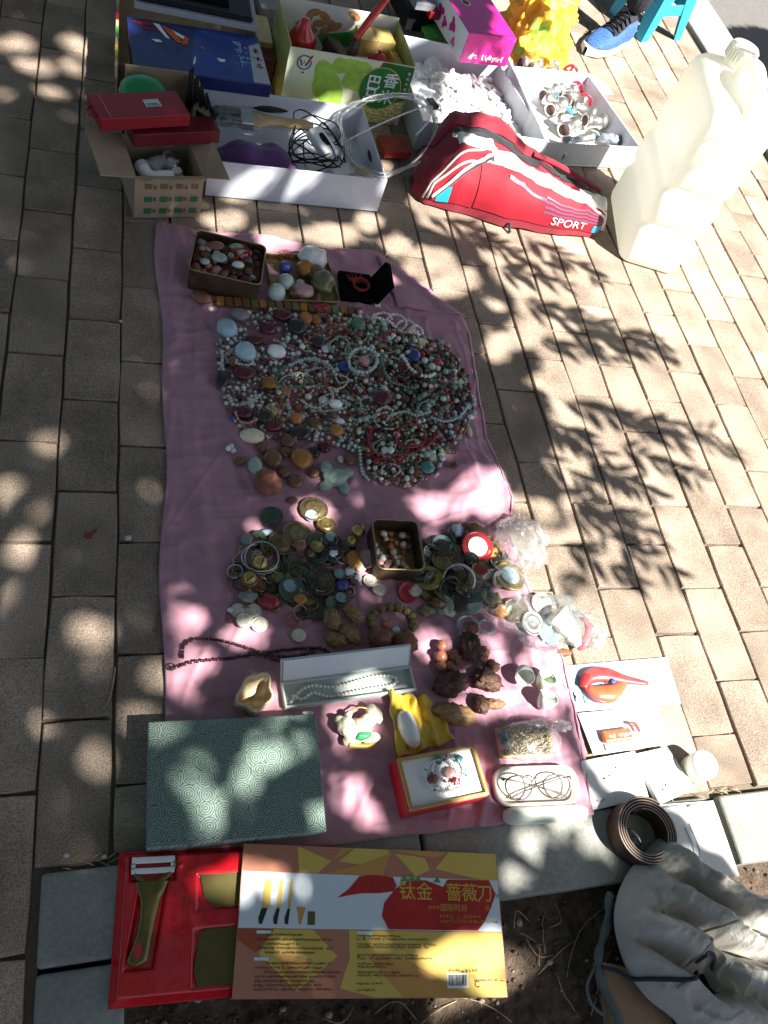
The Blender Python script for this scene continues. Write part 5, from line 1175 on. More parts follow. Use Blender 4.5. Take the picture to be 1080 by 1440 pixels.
pl_ = empty('vegetable_peeler', tuple(TM @ Vector((-.1, .08, .012))), 'gold handled vegetable peeler with a white blade holder, in the red tray', 'peeler')
def hpl(u, v):
    y = .041+.098*v; cx = -.139+.014*v+.004*math.sin(v*3); w_ = .0150-.0045*math.sin(math.pi*min(1, v*1.15))+.012*max(0, v-.8)*3; a = 2*math.pi*u
    w_ *= min(1, (v/.06)**.5) if v < .06 else 1
    return (cx+w_*math.cos(a), y, .016+.006*math.sin(a))
MB(TM).grid(hpl, 16, 40).build('handle', m_gs, pl_)
MB(TM @ TR((-.1375, .058, .0222))).prism([(.0045*math.cos(a), .010*math.sin(a)) for a in np.linspace(0, 6.283, 18, endpoint=False)], 0, .0006).build('hanging_hole', mat('red_vac_plastic', (.55, .008, .016), .22), pl_)
MB(TM).tube(spline([(-.130, .137, .016), (-.144, .147, .017), (-.150, .158, .017), (-.148, .166, .017)], 5), .004, 8).tube(spline([(-.118, .137, .016), (-.104, .147, .017), (-.097, .158, .017), (-.098, .166, .017)], 5), .004, 8).build('yoke', m_gs, pl_)
MB(TM).box(-.152, -.096, .162, .170, .014, .021).box(-.152, -.096, .149, .156, .014, .021).box(-.152, -.147, .1565, .1615, .014, .021).box(-.101, -.096, .1565, .1615, .014, .021).build('blade_holder', m_white, pl_, bevel=.001)
MB(TM).lathe([(.004, 0), (.004, .002)], 10, M=TR((-.088, .157, .018))).build('eye_remover', mat('red_vac_plastic', (.55, .008, .016), .22), pl_)
pts = [(-.062, .146)]+[(-.062+.003*(k+.5), .1465 if k % 2 else .1445) for k in range(30)]+[(.03, .146), (.03, .103), (-.04, .103), (-.055, .115)]
MB(TM).prism(pts, .0135, .0165).build('bread_knife', m_gs, label='serrated olive gold knife blade in the upper slot of the red tray', cat='knife')
MB(TM).prism([(-.060, .075), (-.05, .078), (.03, .078), (.03, .012), (-.062, .012), (-.067, .03)], .0135, .0165).build('cleaver', m_gs, label='broad olive gold cleaver blade in the lower slot of the red tray', cat='knife', bevel=.0008)
# ------------------------------------------------------------------ green brocade box
gq, GM2, gx2, gy2 = slab('brocade_box', [(208, 1021), (440, 1003), (460, 1173), (208, 1188)], .048, .042, mat('brocade_base', (.10, .20, .15), .8), 'green brocade covered box with dark round coin pattern on the cloth corner', 'box', .002)
def brocade():
    m = bpy.data.materials.new('brocade'); m.use_nodes = True; t = m.node_tree; b = t.nodes['Principled BSDF']; N = t.nodes.new; L = t.links.new
    tc = N('ShaderNodeTexCoord'); vo = N('ShaderNodeTexVoronoi'); vo.voronoi_dimensions = '2D'; vo.inputs['Scale'].default_value = 42; vo.inputs['Randomness'].default_value = .38
    L(tc.outputs['Object'], vo.inputs['Vector'])
    ml = N('ShaderNodeMath'); ml.operation = 'MULTIPLY'; ml.inputs[1].default_value = 46; L(vo.outputs['Distance'], ml.inputs[0])
    sn = N('ShaderNodeMath'); sn.operation = 'SINE'; L(ml.outputs[0], sn.inputs[0])
    nz = N('ShaderNodeTexNoise'); nz.inputs['Scale'].default_value = 260; L(tc.outputs['Object'], nz.inputs['Vector'])
    a2 = N('ShaderNodeMath'); a2.operation = 'MULTIPLY_ADD'; a2.inputs[1].default_value = 3.0; L(nz.outputs['Fac'], a2.inputs[0]); L(sn.outputs[0], a2.inputs[2])
    mr = N('ShaderNodeMapRange'); mr.inputs[1].default_value = .8; mr.inputs[2].default_value = 1.7; L(a2.outputs[0], mr.inputs[0])
    mx = N('ShaderNodeMix'); mx.data_type = 'RGBA'; mx.inputs['A'].default_value = (.045, .08, .068, 1); mx.inputs['B'].default_value = (.19, .265, .22, 1)
    L(mr.outputs[0], mx.inputs['Factor']); L(mx.outputs['Result'], b.inputs['Base Color']); b.inputs['Roughness'].default_value = .6; b.inputs['Sheen Weight'].default_value = .2
    bp = N('ShaderNodeBump'); bp.inputs['Strength'].default_value = .3; bp.inputs['Distance'].default_value = .0005; L(a2.outputs[0], bp.inputs['Height']); L(bp.outputs[0], b.inputs['Normal'])
    return m
m_broc = brocade()
gq.children[0].data.materials[0] = m_broc
MB(GM2).box(-gx2/2-.001, gx2/2+.001, -gy2/2-.001, gy2/2+.001, .0425, .0465).build('lid', m_broc, gq, bevel=.002)
MB(GM2 @ TR((gx2/2-.012, gy2/2+.002, .03))).box(-.006, .010, 0, .006, 0, .012).build('clasp', mat('bone', (.62, .58, .48), .5), gq, bevel=.002)
# ------------------------------------------------------------------ things around the kerb: belt, blister packs, cards, jar, grey sack
def spiral(cx, cy, r0, r1, turns, w, z0, th=.0035, n=48, name='belt', m=None, **kw):
    q = MB(); N_ = int(turns*n); pts = []
    for i in range(N_+1):
        a = 2*math.pi*i/n+.8; t = i/N_; R_ = r0+(r1-r0)*t
        R_ *= 1+.06*math.cos(a-.6)
        pts.append((a, R_))
    vs = []; fs = []
    for a, R_ in pts:
        for dr, z in ((0, 0), (0, w), (-th, w), (-th, 0)): vs.append((cx+(R_+dr)*math.cos(a)*1.04, cy+(R_+dr)*math.sin(a), z0+z))
    mi = []
    for i in range(N_):
        for k in range(4): fs.append((4*i+k, 4*i+(k+1) % 4, 4*i+4+(k+1) % 4, 4*i+4+k))
    fs.append((3, 2, 1, 0)); fs.append(tuple(4*N_+k for k in range(4)))
    q.add(vs, fs)
    return q
bc_ = at(893, 1176, .004)
blt = empty('leather_belt', (bc_.x, bc_.y, .004), 'rolled up dark brown leather belt standing on the kerb beside the sack', 'belt')
m_leather = mat('brown_leather', (.055, .026, .018), .5, var=.35, scale=40, bump=.5, bscale=120)
spiral(bc_.x, bc_.y, .054, .036, 4.2, .036, .005, th=.0032).build('strap', m_leather, blt, recalc=True)
q = MB(); N_ = 190
for dr, zz in ((-.0003, .0412),):
    pts = []
    for i in range(N_): a = 2*math.pi*i/46+.8; R_ = (.054+(.036-.054)*i/N_)*(1+.06*math.cos(a-.6))-.0016; pts.append((bc_.x+R_*math.cos(a)*1.04, bc_.y+R_*math.sin(a), .0408))
    q.tube(pts, .0009, 4)
q.build('raw_edge', mat('raw_leather', (.45, .36, .28), .8), blt)
q = MB(TR((bc_.x-.018, bc_.y-.004, .022), rz=.5)); q.tube([(0, .017*math.cos(a), .015*math.sin(a)) for a in np.linspace(0, 6.283, 20, endpoint=False)], .0017, 7, closed=True); q.tube([(0, 0, -.015), (.001, .002, .016)], .0015, 6); q.build('buckle', m_chrome, blt)

def card(name, quad, z, m, label, cat='card', th=.0012, bevel=0):
    p = [at(a, b, z) for a, b in quad]; c = sum(p, Vector())/4
    e = empty(name, (c.x, c.y, z-th), label, cat)
    MB().prism([(v.x, v.y) for v in p], z-th, z).build('backing_card', m, e)
    F_ = frame((p[3].x, p[3].y, z), p[2]-p[3])
    return e, F_, (p[2]-p[3]).length, (p[0]-p[3]).length
m_bcard = mat('pale_blue_backing', (.36, .46, .58), .35, var=.08, scale=14, coat=.2)
m_clear = film('blister', (.88, .9, .92), .10, .06, .4, 25)
e1, C1, cx_, cy_ = card('tool_blister_pack', [(785, 937), (938, 924), (958, 990), (806, 1001)], .006, m_bcard, 'blister pack with a red and orange pruner, lying on sunlit pavers', 'blister pack')
m_orp = mat('orange_grip', (.62, .11, .03), .35, var=.15); m_rdg = mat('red_grip', (.50, .03, .03), .35, var=.15)
def grip(C, pts, rads, m, nm, par, flat=.55):
    MB(C).tube(spline([(x, y, .009) for x, y in pts], 6), [a for a in np.interp(np.linspace(0, 1, (len(pts)-1)*6+1), np.linspace(0, 1, len(rads)), rads)], 10, flat=flat).build(nm, m, par)
grip(C1, [(.028, .040), (.05, .060), (.085, .060), (.12, .050), (.165, .040)], [.007, .014, .015, .009, .004], m_rdg, 'handle', e1)
grip(C1, [(.038, .038), (.055, .028), (.08, .026), (.10, .034), (.12, .046)], [.006, .014, .017, .011, .005], m_orp, 'handle', e1)
grip(C1, [(.032, .040), (.045, .022), (.058, .014), (.075, .012)], [.004, .006, .006, .003], m_rdg, 'guard', e1)
MB(C1).prism([(.04, .036), (.062, .020), (.066, .024), (.048, .04)], .006, .009).build('blade', m_steel, e1)
MB(C1).lathe([(.005, .012), (.005, .017), (.003, .018)], 12, M=TR((.088, .046, 0))).build('pivot', m_logo, e1)
MB(C1).sheet([(.009, .018), (.012, .018), (.012, .036), (.009, .036)], .0004).sheet([(.012, .024), (.014, .024), (.014, .030), (.012, .030)], .0004).build('hanger_slot', m_black, e1)
textline(C1 @ TR((.027, .064, 0), rz=-math.pi/2), m_ink, e1, 13, .004, 5, w=.2); textline(C1 @ TR((.034, .030, 0), rz=-math.pi/2), m_ink, e1, 5, .003, 6)
def bubble(C, x0, x1, y0, y1, h, par):
    MB(C).grid(lambda u, v: (x0+(x1-x0)*u, y0+(y1-y0)*v, .0006+h*min(1, (min(u, 1-u)*9))**.5*min(1, min(v, 1-v)*6)**.5*(1+.05*noise.noise(Vector((u*6, v*6, 1))))), 26, 18).build('blister', m_clear, par)
bubble(C1, .026, cx_-.006, .006, cy_-.004, .017, e1)
e2, C2, cx_, cy_ = card('tape_blister_pack', [(812, 1003), (925, 992), (945, 1046), (835, 1062)], .007, mat('silver_backing', (.58, .63, .66), .3, var=.2, scale=30, coat=.2), 'smaller blister pack with an orange cased tool, below the pruner pack', 'blister pack')
MB(C2).box(.024, .082, .016, .036, .001, .012).build('orange_case', m_orp, e2, bevel=.003)
text('DemoTEX', .0085, C2 @ TR((.034, .022, .0122)), m_paper, e2) if 0 else textline(C2 @ TR((.034, .021, .0122)), m_paper, e2, 7, .0065, 9, w=.2)
MB(C2).box(.026, .10, .004, .014, .001, .004).build('white_insert', m_paper, e2); grip(C2, [(.085, .044), (.096, .040), (.10, .026)], [.003, .004, .003], m_rdg, 'lever', e2)
textline(C2 @ TR((.012, .046, 0)), m_ink, e2, 16, .0035, 12)
bubble(C2, .014, cx_-.006, .003, cy_-.012, .014, e2)
for nm, quad, z, lab, marks in (('white_socket_card', [(816, 1070), (893, 1056), (913, 1122), (834, 1139)], .010, 'white cardboard packet with two small dark marks, nearer the glasses case', [(.04, .045), (.052, .048), (.07, .058)]),
                         ('white_switch_card', [(893, 1060), (938, 1050), (978, 1108), (928, 1132)], .013, 'white cardboard packet with dark marks lying next to the round jar', [(.02, .02), (.03, .024)])):
    p = [at(a, b, z) for a, b in quad]; c = sum(p, Vector())/4; e = empty(nm, (c.x, c.y, .002), lab, 'packet')
    MB().prism([(v.x, v.y) for v in p], .0022, z).build('body', m_paper, e, bevel=.001); F_ = frame((p[3].x, p[3].y, z), p[2]-p[3])
    for i, (x, y) in enumerate(marks):
        q = MB(F_ @ TR((x, y, 0), rz=i)); q.sheet([(-.003, -.0015), (.002, -.002), (.003, .001), (-.001, .002)], .0004); q.build('mark', m_ink, e)
    MB(F_).tube([(.012, .014, .0004), (.018, .010, .0004), (.03, .013, .0004)], .0005, 4, flat=.3).build('scribble', m_ink, e)
jp = at(968, 1092, 0); jar = empty('cream_jar', (jp.x+.012, jp.y+.008, 0), 'round cream white plastic jar on sunlit pavers by the kerb', 'jar')
JMx = TR((jp.x+.010, jp.y+.010, .001)); m_cream = mat('cream_plastic', (.80, .74, .56), .4, sub=.2)
MB(JMx).lathe([(.021, 0), (.0235, .002), (.0235, .020), (.022, .022)], 36).build('body', m_cream, jar)
MB(JMx).lathe([(.0245, .0225), (.0250, .024), (.0250, .040), (.0235, .043), (0, .0435)], 36, c1=False).build('lid', mat('pale_cream_plastic', (.86, .82, .70), .35), jar)
# white leaflet with blue drawing on the kerb
e3, C3, cx_, cy_ = card('white_leaflet', [(925, 1132), (1003, 1126), (1040, 1232), (957, 1246)], .0105, m_paper, 'white leaflet with faint blue drawing lying on the kerb', 'leaflet')
for i, pts in enumerate(([(.045, .035), (.047, .06), (.044, .085)], [(.05, .03), (.058, .05), (.054, .09)], [(.045, .032), (.06, .018), (.072, .012)])): MB(C3).tube(spline([(x, y, .0006) for x, y in pts], 5), .0012, 4, flat=.3).build('blue_line', m_sky, e3)
MB(C3).sheet([(-.001, .05), (.006, .05), (.004, cy_-.004), (-.001, cy_-.002)], .0004).build('blue_edge', m_cy, e3)
q = MB(); pa, pb = at(928, 1138, .014), at(985, 1132, .014); d = (pb-pa)
q.tube([pa, pa+d*.62], .0028, 8); q.tube([pa+d*.62, pa+d*.8, pb], [.0026, .0022, .0006], 8, mi=1); q.build('craft_knife', [m_white, m_steel], label='slim silver tipped craft knife on the white leaflet', cat='knife')

# grey canvas sack
out = [(860, 1310), (861, 1270), (876, 1232), (900, 1203), (922, 1180), (938, 1186), (956, 1205), (1000, 1228), (1062, 1262), (1130, 1290), (1220, 1350), (1200, 1470), (1090, 1500), (985, 1480), (940, 1432), (905, 1404), (876, 1362)]
ow = [at(a, b, .006) for a, b in out]; ring_ = resample(spline(ow, 10, closed=True), .0028, closed=True); cen = at(1000, 1345, .0); NR = len(ring_)
def crease(v, w): return max(0.0, 1-abs(v)/w)
def sackz(x, y, r_):
    px, py = proj(x, y, .03); wn = noise.noise(Vector((x*10, y*10, 2))); w2 = noise.noise(Vector((x*23, y*23, 6)))
    ac = (px-930)*-.494+(py-1185)*.87+15*wn+5*w2; al = (px-930)*.87+(py-1185)*.494
    sm = max(0, min(1, (al-5)/60)); sm = sm*sm*(3-2*sm); g_ = lambda c, w: crease(ac-c, w*1.9)**1.3
    base = .050*max(0, 1-r_**3.2)**.6; ed = min(1, (1-r_)*7)
    z = .012+base+ed*(.024*g_(8, 13)+sm*(-.036*g_(40, 9)+.020*g_(60, 11)-.036*g_(88, 8)+.020*g_(108, 11)-.030*g_(136, 8)+.016*g_(156, 11)))
    n3 = noise.noise(Vector((x*20+w2*.6, y*20-w2*.6, 5))); n4 = noise.noise(Vector((x*44+wn, y*40+w2, 9)))
    z += ed*(.009*max(0, 1-abs(n3)*3.2)+.0028*max(0, 1-abs(n4)*3)+.0018*noise.noise(Vector((x*120, y*120, 1))))
    hole_ = at(1010, 1365, .05); dd = math.hypot(x-hole_.x, y-hole_.y)
    return max(.006, z-.055*math.exp(-(dd/.032)**2))
def rof(p):
    a = math.atan2(p.y-cen.y, p.x-cen.x); q = min(ring_, key=lambda w: abs(math.atan2(math.sin(math.atan2(w.y-cen.y, w.x-cen.x)-a), math.cos(math.atan2(w.y-cen.y, w.x-cen.x)-a)))); return min(1, (Vector((p.x, p.y, 0))-Vector((cen.x, cen.y, 0))).length/max(1e-6, (Vector((q.x, q.y, 0))-Vector((cen.x, cen.y, 0))).length))
mb = MB(); RR = 90; vs = []; fs = []
for k in range(RR+1):
    r_ = k/RR
    for i in range(NR):
        p = cen.lerp(ring_[i], r_); z = sackz(p.x, p.y, r_)
        if k == RR: z = .016 if (p.x-cen.x) < -.03 else .004
        vs.append((p.x, p.y, z))
for k in range(RR):
    for i in range(NR): fs.append((k*NR+i, (k+1)*NR+i, (k+1)*NR+(i+1) % NR, k*NR+(i+1) % NR))
mb.add(vs, fs, 0, True)
sack = empty('canvas_sack', (cen.x, cen.y, 0), 'crumpled pale grey canvas sack lying over the kerb corner', 'sack')
m_canvas = mat('grey_canvas', (.44, .42, .375), .9, var=.2, scale=10, bump=.9, bscale=420, bdist=.0016, stain=(7, .2))
mb.build('cloth', m_canvas, sack, recalc=True)
# stitched seam, drawcord
sm_ = [at(a, b, .004) for a, b in ((925, 1392), (940, 1372), (955, 1345), (966, 1322), (985, 1306), (1015, 1300), (1035, 1318))]
sm_ = spline(sm_, 8)
for p in sm_: p.z = .001+sackz(p.x, p.y, rof(p))
MB().tube(sm_, .0022, 8, flat=.6).build('seam', mat('dark_canvas', (.30, .285, .25), .9), sack)
cdp = spline([at(a, b, .015) for a, b in ((845, 1360), (865, 1365), (885, 1376), (905, 1378), (935, 1380), (960, 1372))], 6)
for p in cdp: p.z = max(.018, .003+sackz(p.x, p.y, rof(p)) if rof(p) < .99 else .018)
MB().tube(cdp, .0032, 7).build('drawcord', mat('navy_cord', (.02, .022, .035), .8, bump=.5, bscale=300), sack)
hp_ = at(1010, 1362, .035); q = MB(TR((hp_.x, hp_.y, .004), rx=.2)); q.lathe([(.0, .010), (.022, .010), (.026, .014), (.030, .020), (.033, .016), (.033, 0)], 28, c0=False); q.build('lens_cap', m_black, label='round black cap showing in the mouth of the grey sack', cat='cap')
q = MB(); pts = [at(a, b, .07) for a, b in ((990, 1352), (995, 1342), (1006, 1340), (1018, 1348), (1026, 1362))]; pts = spline(pts, 6)
for p in pts: p.z = .004+sackz(p.x, p.y, rof(p))
q.tube(pts, .004, 8, flat=.5); q.build('black_strap', mat('black_nylon', (.01, .01, .014), .7), label='folded black strap at the mouth of the grey sack', cat='strap')
# denim strap and cardboard at the bottom
q = MB(); pts = spline([at(852, 1255, .0), at(848, 1300, -.01), at(836, 1345, -.012), at(842, 1385, -.01), at(856, 1415, -.008), at(872, 1450, -.008)], 8)
q.tube([p+Vector((0, 0, .012)) for p in pts], [.004+.004*abs(math.sin(i*.5)) for i in range(len(pts))], 10, flat=.5)
q.build('denim_strap', mat('faded_denim', (.10, .125, .12), .9, var=.4, scale=60, bump=.4, bscale=500), label='frayed faded denim strap hanging over the soil by the sack', cat='strap')
q = MB(); pts = spline([at(838, 1352, -.01), at(822, 1385, -.012), at(828, 1412, -.012), at(845, 1428, -.01)], 8); q.tube([p+Vector((0, 0, .008)) for p in pts], .0022, 7); q.build('string_loop', mat('grey_cord', (.14, .15, .14), .9), label='thin grey cord loop beside the denim strap', cat='cord')
p = [at(a, b, .0) for a, b in ((846, 1352), (925, 1368), (960, 1480), (872, 1490))]; q = MB(); q.prism([(v.x, v.y) for v in p], -.03, .0); q.build('cardboard_box', mat('tan_board', (.30, .19, .11), .8, var=.2, scale=20), label='tan cardboard box half under the grey sack at the bottom', cat='box', bevel=.002)
# ------------------------------------------------------------------ trinkets on the cloth
RS = random.Random(99)
def sc(px, py, z=.01):
    a = at(px, py, z); return (at(px+1, py, z)-a).length, (at(px, py+1, z)-a).length
PAL = dict(jade=(.33, .43, .35), pale=(.57, .63, .54), white=(.82, .81, .77), teal=(.05, .20, .18), red=(.30, .02, .03), maroon=(.09, .012, .016), brown=(.16, .075, .035), dark=(.028, .022, .02),
           amber=(.38, .16, .03), orange=(.50, .17, .06), pink=(.58, .32, .30), blue=(.04, .05, .22), sky=(.42, .55, .62), green=(.10, .22, .12), grey=(.26, .26, .25), olive=(.16, .15, .06), cream=(.72, .64, .44), rust=(.22, .08, .05))
def gem(k, rough=.28): return mat('gem_'+k, PAL[k], rough, var=.22, scale=70, coat=.25, rnd=.18)
def rock(k): return mat('rock_'+k, PAL[k], .7, var=.4, scale=90, bump=.7, bscale=160, rnd=.12)
def stone(px, py, rx, ry, col, label, cat='stone', name=None, lift=0.0, h=.6, amp=.10, rough=False, sub=3, group=None, rz=None, ridged=0.0):
    sx, sy = sc(px, py); a, b = rx*sx, ry*sy; z = min(a, b)*h; p = oncloth(px, py)
    q = MB(TR((p.x, p.y, p.z+lift+z*.92), rz=rz if rz is not None else 0)); q.blob((0, 0, 0), (a, b, z), sub, amp, 1.3, seed=px*.13+py*.07, ridged=ridged)
    return q.build(name or 'stone', rock(col) if rough else gem(col), label=label, cat=cat, group=group)
m_bronze = mat('old_bronze', (.20, .15, .075), .48, .7, var=.45, scale=120, bump=.9, bscale=220, rnd=.2, bdist=.0015)
m_dbronze = mat('dark_bronze', (.085, .08, .055), .5, .6, var=.5, scale=160, bump=1.0, bscale=240, rnd=.2, bdist=.0015)
m_verd = mat('verdigris', (.07, .105, .075), .6, .3, var=.4, scale=140, bump=.8, bscale=240, bdist=.0012)
m_abrass = mat('aged_brass', (.42, .30, .11), .36, .85, var=.4, scale=90, bump=.4, bscale=150, rnd=.15)
m_silver = mat('tarnished_silver', (.50, .49, .45), .3, .9, var=.35, scale=90, rnd=.1)
m_shell = mat('shell_button', (.60, .57, .47), .35, var=.25, scale=60, rnd=.1)
m_turq = mat('turquoise', (.20, .30, .31), .4, var=.3, scale=80, rnd=.1)
m_copper = mat('copper', (.45, .18, .09), .35, .9, var=.3, scale=80)
def disc(px, py, r, m, label, cat='coin', name='coin', th=.0022, lift=0.0, hole=None, tilt=.18, group=None, relief=True, m2=None, dome=0.0, n=28):
    sx, sy = sc(px, py); R_ = r*(sx+sy)/2; p = oncloth(px, py); rr = random.Random(px*7+py)
    M_ = TR((p.x, p.y, p.z+lift+.0008+R_*tilt*.4), rz=rr.uniform(0, 6.28), rx=rr.uniform(-tilt, tilt), ry=rr.uniform(-tilt, tilt))
    if hole == 'square':
        q = MB(M_); s_ = R_*.24; ring = [(R_*math.cos(a), R_*math.sin(a)) for a in np.linspace(math.pi/4, math.pi/4+2*math.pi, 24, endpoint=False)]
        inn = []
        for a in np.linspace(math.pi/4, math.pi/4+2*math.pi, 24, endpoint=False): k = s_/max(abs(math.cos(a)), abs(math.sin(a))); inn.append((k*math.cos(a), k*math.sin(a)))
        vs = [(x, y, z) for z in (0, th) for lst in (ring, inn) for x, y in lst]; fs = []
        for i in range(24):
            j = (i+1) % 24; fs += [(48+i, 48+j, 72+j, 72+i), (i, j, 48+j, 48+i), (24+j, 24+i, 72+i, 72+j), (j, i, 24+i, 24+j)]
        q.add(vs, fs, 0, False); q.tube([(x*.96, y*.96, th) for x, y in ring], R_*.05, 5, closed=True); q.tube([(x*1.12, y*1.12, th) for x, y in inn], R_*.045, 5, closed=True)
    elif hole == 'round':
        q = MB(M_); q.lathe([(R_*.3, 0), (R_, 0), (R_, th), (R_*.9, th*1.25), (R_*.8, th), (R_*.4, th), (R_*.3, th*1.2), (R_*.3, 0)], n, c0=False, c1=False)
    else:
        q = MB(M_); pr = [(R_*.97, 0), (R_, th*.3), (R_, th*1.1), (R_*.96, th*1.35), (R_*.9, th*1.1)]
        if relief: pr += [(R_*.8, th*.95), (R_*.62, th*(1.0+dome)), (R_*.55, th*(1.3+dome)), (R_*.48, th*(1+dome*1.3)), (R_*.2, th*(1+dome*1.8)), (0.0001, th*(1.05+dome*2))]
        else: pr += [(R_*.5, th*(1.1+dome*.7)), (0.0001, th*(1.1+dome))]
        q.lathe(pr, n, c0=True, c1=False)
    root = q.build(name, m, label=label, cat=cat, group=group)
    if m2:
        q = MB(M_); q.lathe([(R_*.6, th*1.35+.0004), (0.0001, th*1.5+.0006+dome*th)], 24, c0=False, c1=False); o = q.build('face', m2, None); o.parent = root; o.location = o.location-root.location
    return root
def ringobj(px, py, r, tube_, m, label, cat='ring', name='ring', lift=0.002, tilt=.15, group=None, flat=1.0):
    sx, sy = sc(px, py); R_ = r*(sx+sy)/2; p = oncloth(px, py); rr = random.Random(px+py*3)
    M_ = TR((p.x, p.y, p.z+lift+tube_+R_*tilt*.5), rx=rr.uniform(-tilt, tilt), ry=rr.uniform(-tilt, tilt))
    return MB(M_).tube([(R_*math.cos(a), R_*math.sin(a), 0) for a in np.linspace(0, 6.283, 36, endpoint=False)], tube_, 8, closed=True, flat=flat).build(name, m, label=label, cat=cat, group=group)

HEAP = [(306, 462), (322, 446), (372, 440), (430, 446), (505, 448), (560, 470), (610, 486), (640, 510), (658, 548), (662, 590), (645, 622), (622, 640), (612, 672), (575, 688), (535, 684), (515, 668), (508, 648), (480, 632), (440, 626), (395, 622), (355, 616), (326, 600), (312, 560), (304, 510)]
def inpoly(x, y, P_):
    c = False
    for (ax, ay), (bx, by) in zip(P_, P_[1:]+P_[:1]):
        if (ay > y) != (by > y) and x < (bx-ax)*(y-ay)/(by-ay)+ax: c = not c
    return c
def heapz(px, py):
    e = 1.0
    d = min(math.hypot(px-x, py-y) for x, y in HEAP)
    t = min(1, d/45); right = min(1, max(0, (px-400)/150))
    return (.004+.016*right)*t*(0.8+.4*noise.noise(Vector((px*.03, py*.03, 0))))
HAND = []      # (px,py,r) kept clear for the bigger pieces
def big(px, py, rx, ry, col, label, cat='stone', **k):
    HAND.append((px, py, max(rx, ry)*.8)); return stone(px, py, rx, ry, col, label, cat, lift=max(0, heapz(px, py))+(.003 if px < 450 else .008) if inpoly(px, py, HEAP) else 0, **k)
BIG = [(318, 470, 15, 12, 'sky', 'round pale blue glass cabochon at the left top of the bead heap'), (344, 502, 15, 14, 'sky', 'domed pale blue glass stone on a dark agate'), (387, 502, 13, 9, 'white', 'smooth white oval cabochon near the two blue glass stones'),
 (342, 533, 15, 9, 'maroon', 'flat dark red stone slab below the blue glass stones'), (340, 585, 15, 9, 'maroon', 'dark red oval stone above the yellow green oval'), (371, 592, 13, 10, 'dark', 'nearly black round stone beside the dark red oval'),
 (378, 545, 12, 8, 'amber', 'amber coloured flat stone in the left of the heap'), (400, 556, 8, 7, 'orange', 'small orange amber stone right of the flat amber one'), (353, 619, 18, 10, 'cream', 'pale yellow green translucent oval at the heap edge'),
 (382, 605, 14, 8, 'maroon', 'maroon stone tied with gold thread'), (421, 615, 16, 9, 'dark', 'black green oval stone above the amber ball'), (404, 624, 11, 10, 'brown', 'brown lump between the black oval and the yellow green oval'),
 (422, 651, 16, 14, 'amber', 'large glossy amber brown ball below the heap'), (382, 651, 14, 12, 'brown', 'dark brown glossy ball left of the amber ball'), (357, 662, 10, 12, 'jade', 'pale green disc leaning among the brown stones'),
 (414, 681, 12, 9, 'brown', 'small glossy brown pebble under the amber ball'), (480, 525, 9, 7, 'blue', 'deep blue lapis oval next to the jade bracelet'), (415, 469, 14, 11, 'dark', 'dark brown lump at the top of the heap'),
 (395, 452, 14, 8, 'maroon', 'maroon lump just below the tile bracelet'), (336, 449, 14, 8, 'grey', 'grey mottled stone under the left end of the tile bracelet'), (428, 454, 9, 8, 'orange', 'orange stone below the tile bracelet'), (443, 455, 7, 7, 'orange', 'second small orange stone below the tile bracelet'),
 (356, 485, 14, 6, 'maroon', 'dark agate under the domed blue glass stone'), (312, 539, 10, 11, 'dark', 'black bead cluster at the left rim of the heap'), (329, 516, 9, 7, 'brown', 'brown carved bead beside the domed blue stone'),
 (530, 538, 7, 9, 'rust', 'upright rust brown agate right of the jade bracelet'), (531, 575, 14, 11, 'maroon', 'large maroon oval in the middle right of the heap'), (507, 522, 8, 7, 'pink', 'pink disc lying inside the jade bracelet'),
 (575, 515, 10, 9, 'blue', 'dark blue bead cluster in the upper right of the heap'), (560, 530, 9, 9, 'maroon', 'dark red polished stone by the green bead arc'), (595, 668, 10, 8, 'teal', 'dark green round stone at the lower rim of the heap'),
 (582, 672, 7, 6, 'rust', 'orange brown pebble left of the dark green round stone'), (500, 468, 10, 8, 'green', 'green mottled pebble at the top middle of the heap'), (640, 585, 6, 6, 'maroon', 'small dark red stone near the right rim of the heap'),
 (601, 649, 7, 8, 'pale', 'pale grey green cylinder stone at the lower right of the heap'), (550, 683, 7, 6, 'rust', 'reddish pebble at the bottom tip of the heap'), (455, 500, 6, 5, 'white', 'small cream chip stone in the middle of the heap'),
 (468, 580, 9, 6, 'white', 'white star shaped bead cluster in the middle of the heap'), (452, 572, 7, 6, 'white', 'chalky white chip left of the white cluster'), (475, 600, 7, 4, 'white', 'long white chip below the white cluster'), (415, 595, 9, 8, 'orange', 'orange brown carved bead left of the white chips'),
 (470, 614, 10, 8, 'amber', 'small amber carving above the grey agate ring'), (490, 650, 8, 8, 'rust', 'round rust and grey bead above the jade animal'), (478, 648, 5, 5, 'pale', 'pale round bead by the jade animal head')]
BIG += [(336, 640+12, 8, 6, 'brown', 'small brown pebble at the far left below the heap'), (398, 668, 9, 8, 'rust', 'rust brown pebble between the amber ball and the rough rock'), (440, 668, 8, 7, 'brown', 'brown pebble between the amber ball and the jade animal'), (440, 640, 9, 7, 'dark', 'dark pebble right above the amber ball'),
 (400, 640, 9, 7, 'brown', 'brown pebble touching the dark brown ball'), (455, 632, 9, 7, 'maroon', 'maroon pebble at the lower rim of the heap'), (370, 634, 9, 7, 'rust', 'rust brown pebble beside the yellow green oval'), 
 (440, 600, 10, 7, 'brown', 'brown pebble right of the black oval'), (375, 470, 13, 8, 'maroon', 'dark red lump in the upper left of the heap'), (445, 490, 10, 8, 'dark', 'black pebble in the upper middle of the heap')]
for b in BIG: big(*b[:5], b[5], amp=.08)
HAND.append((375, 688, 10)); stone(375, 689, 20, 16, 'rust', 'large rough red brown rock below the bead heap', rough=True, amp=.2, h=.75, sub=4)
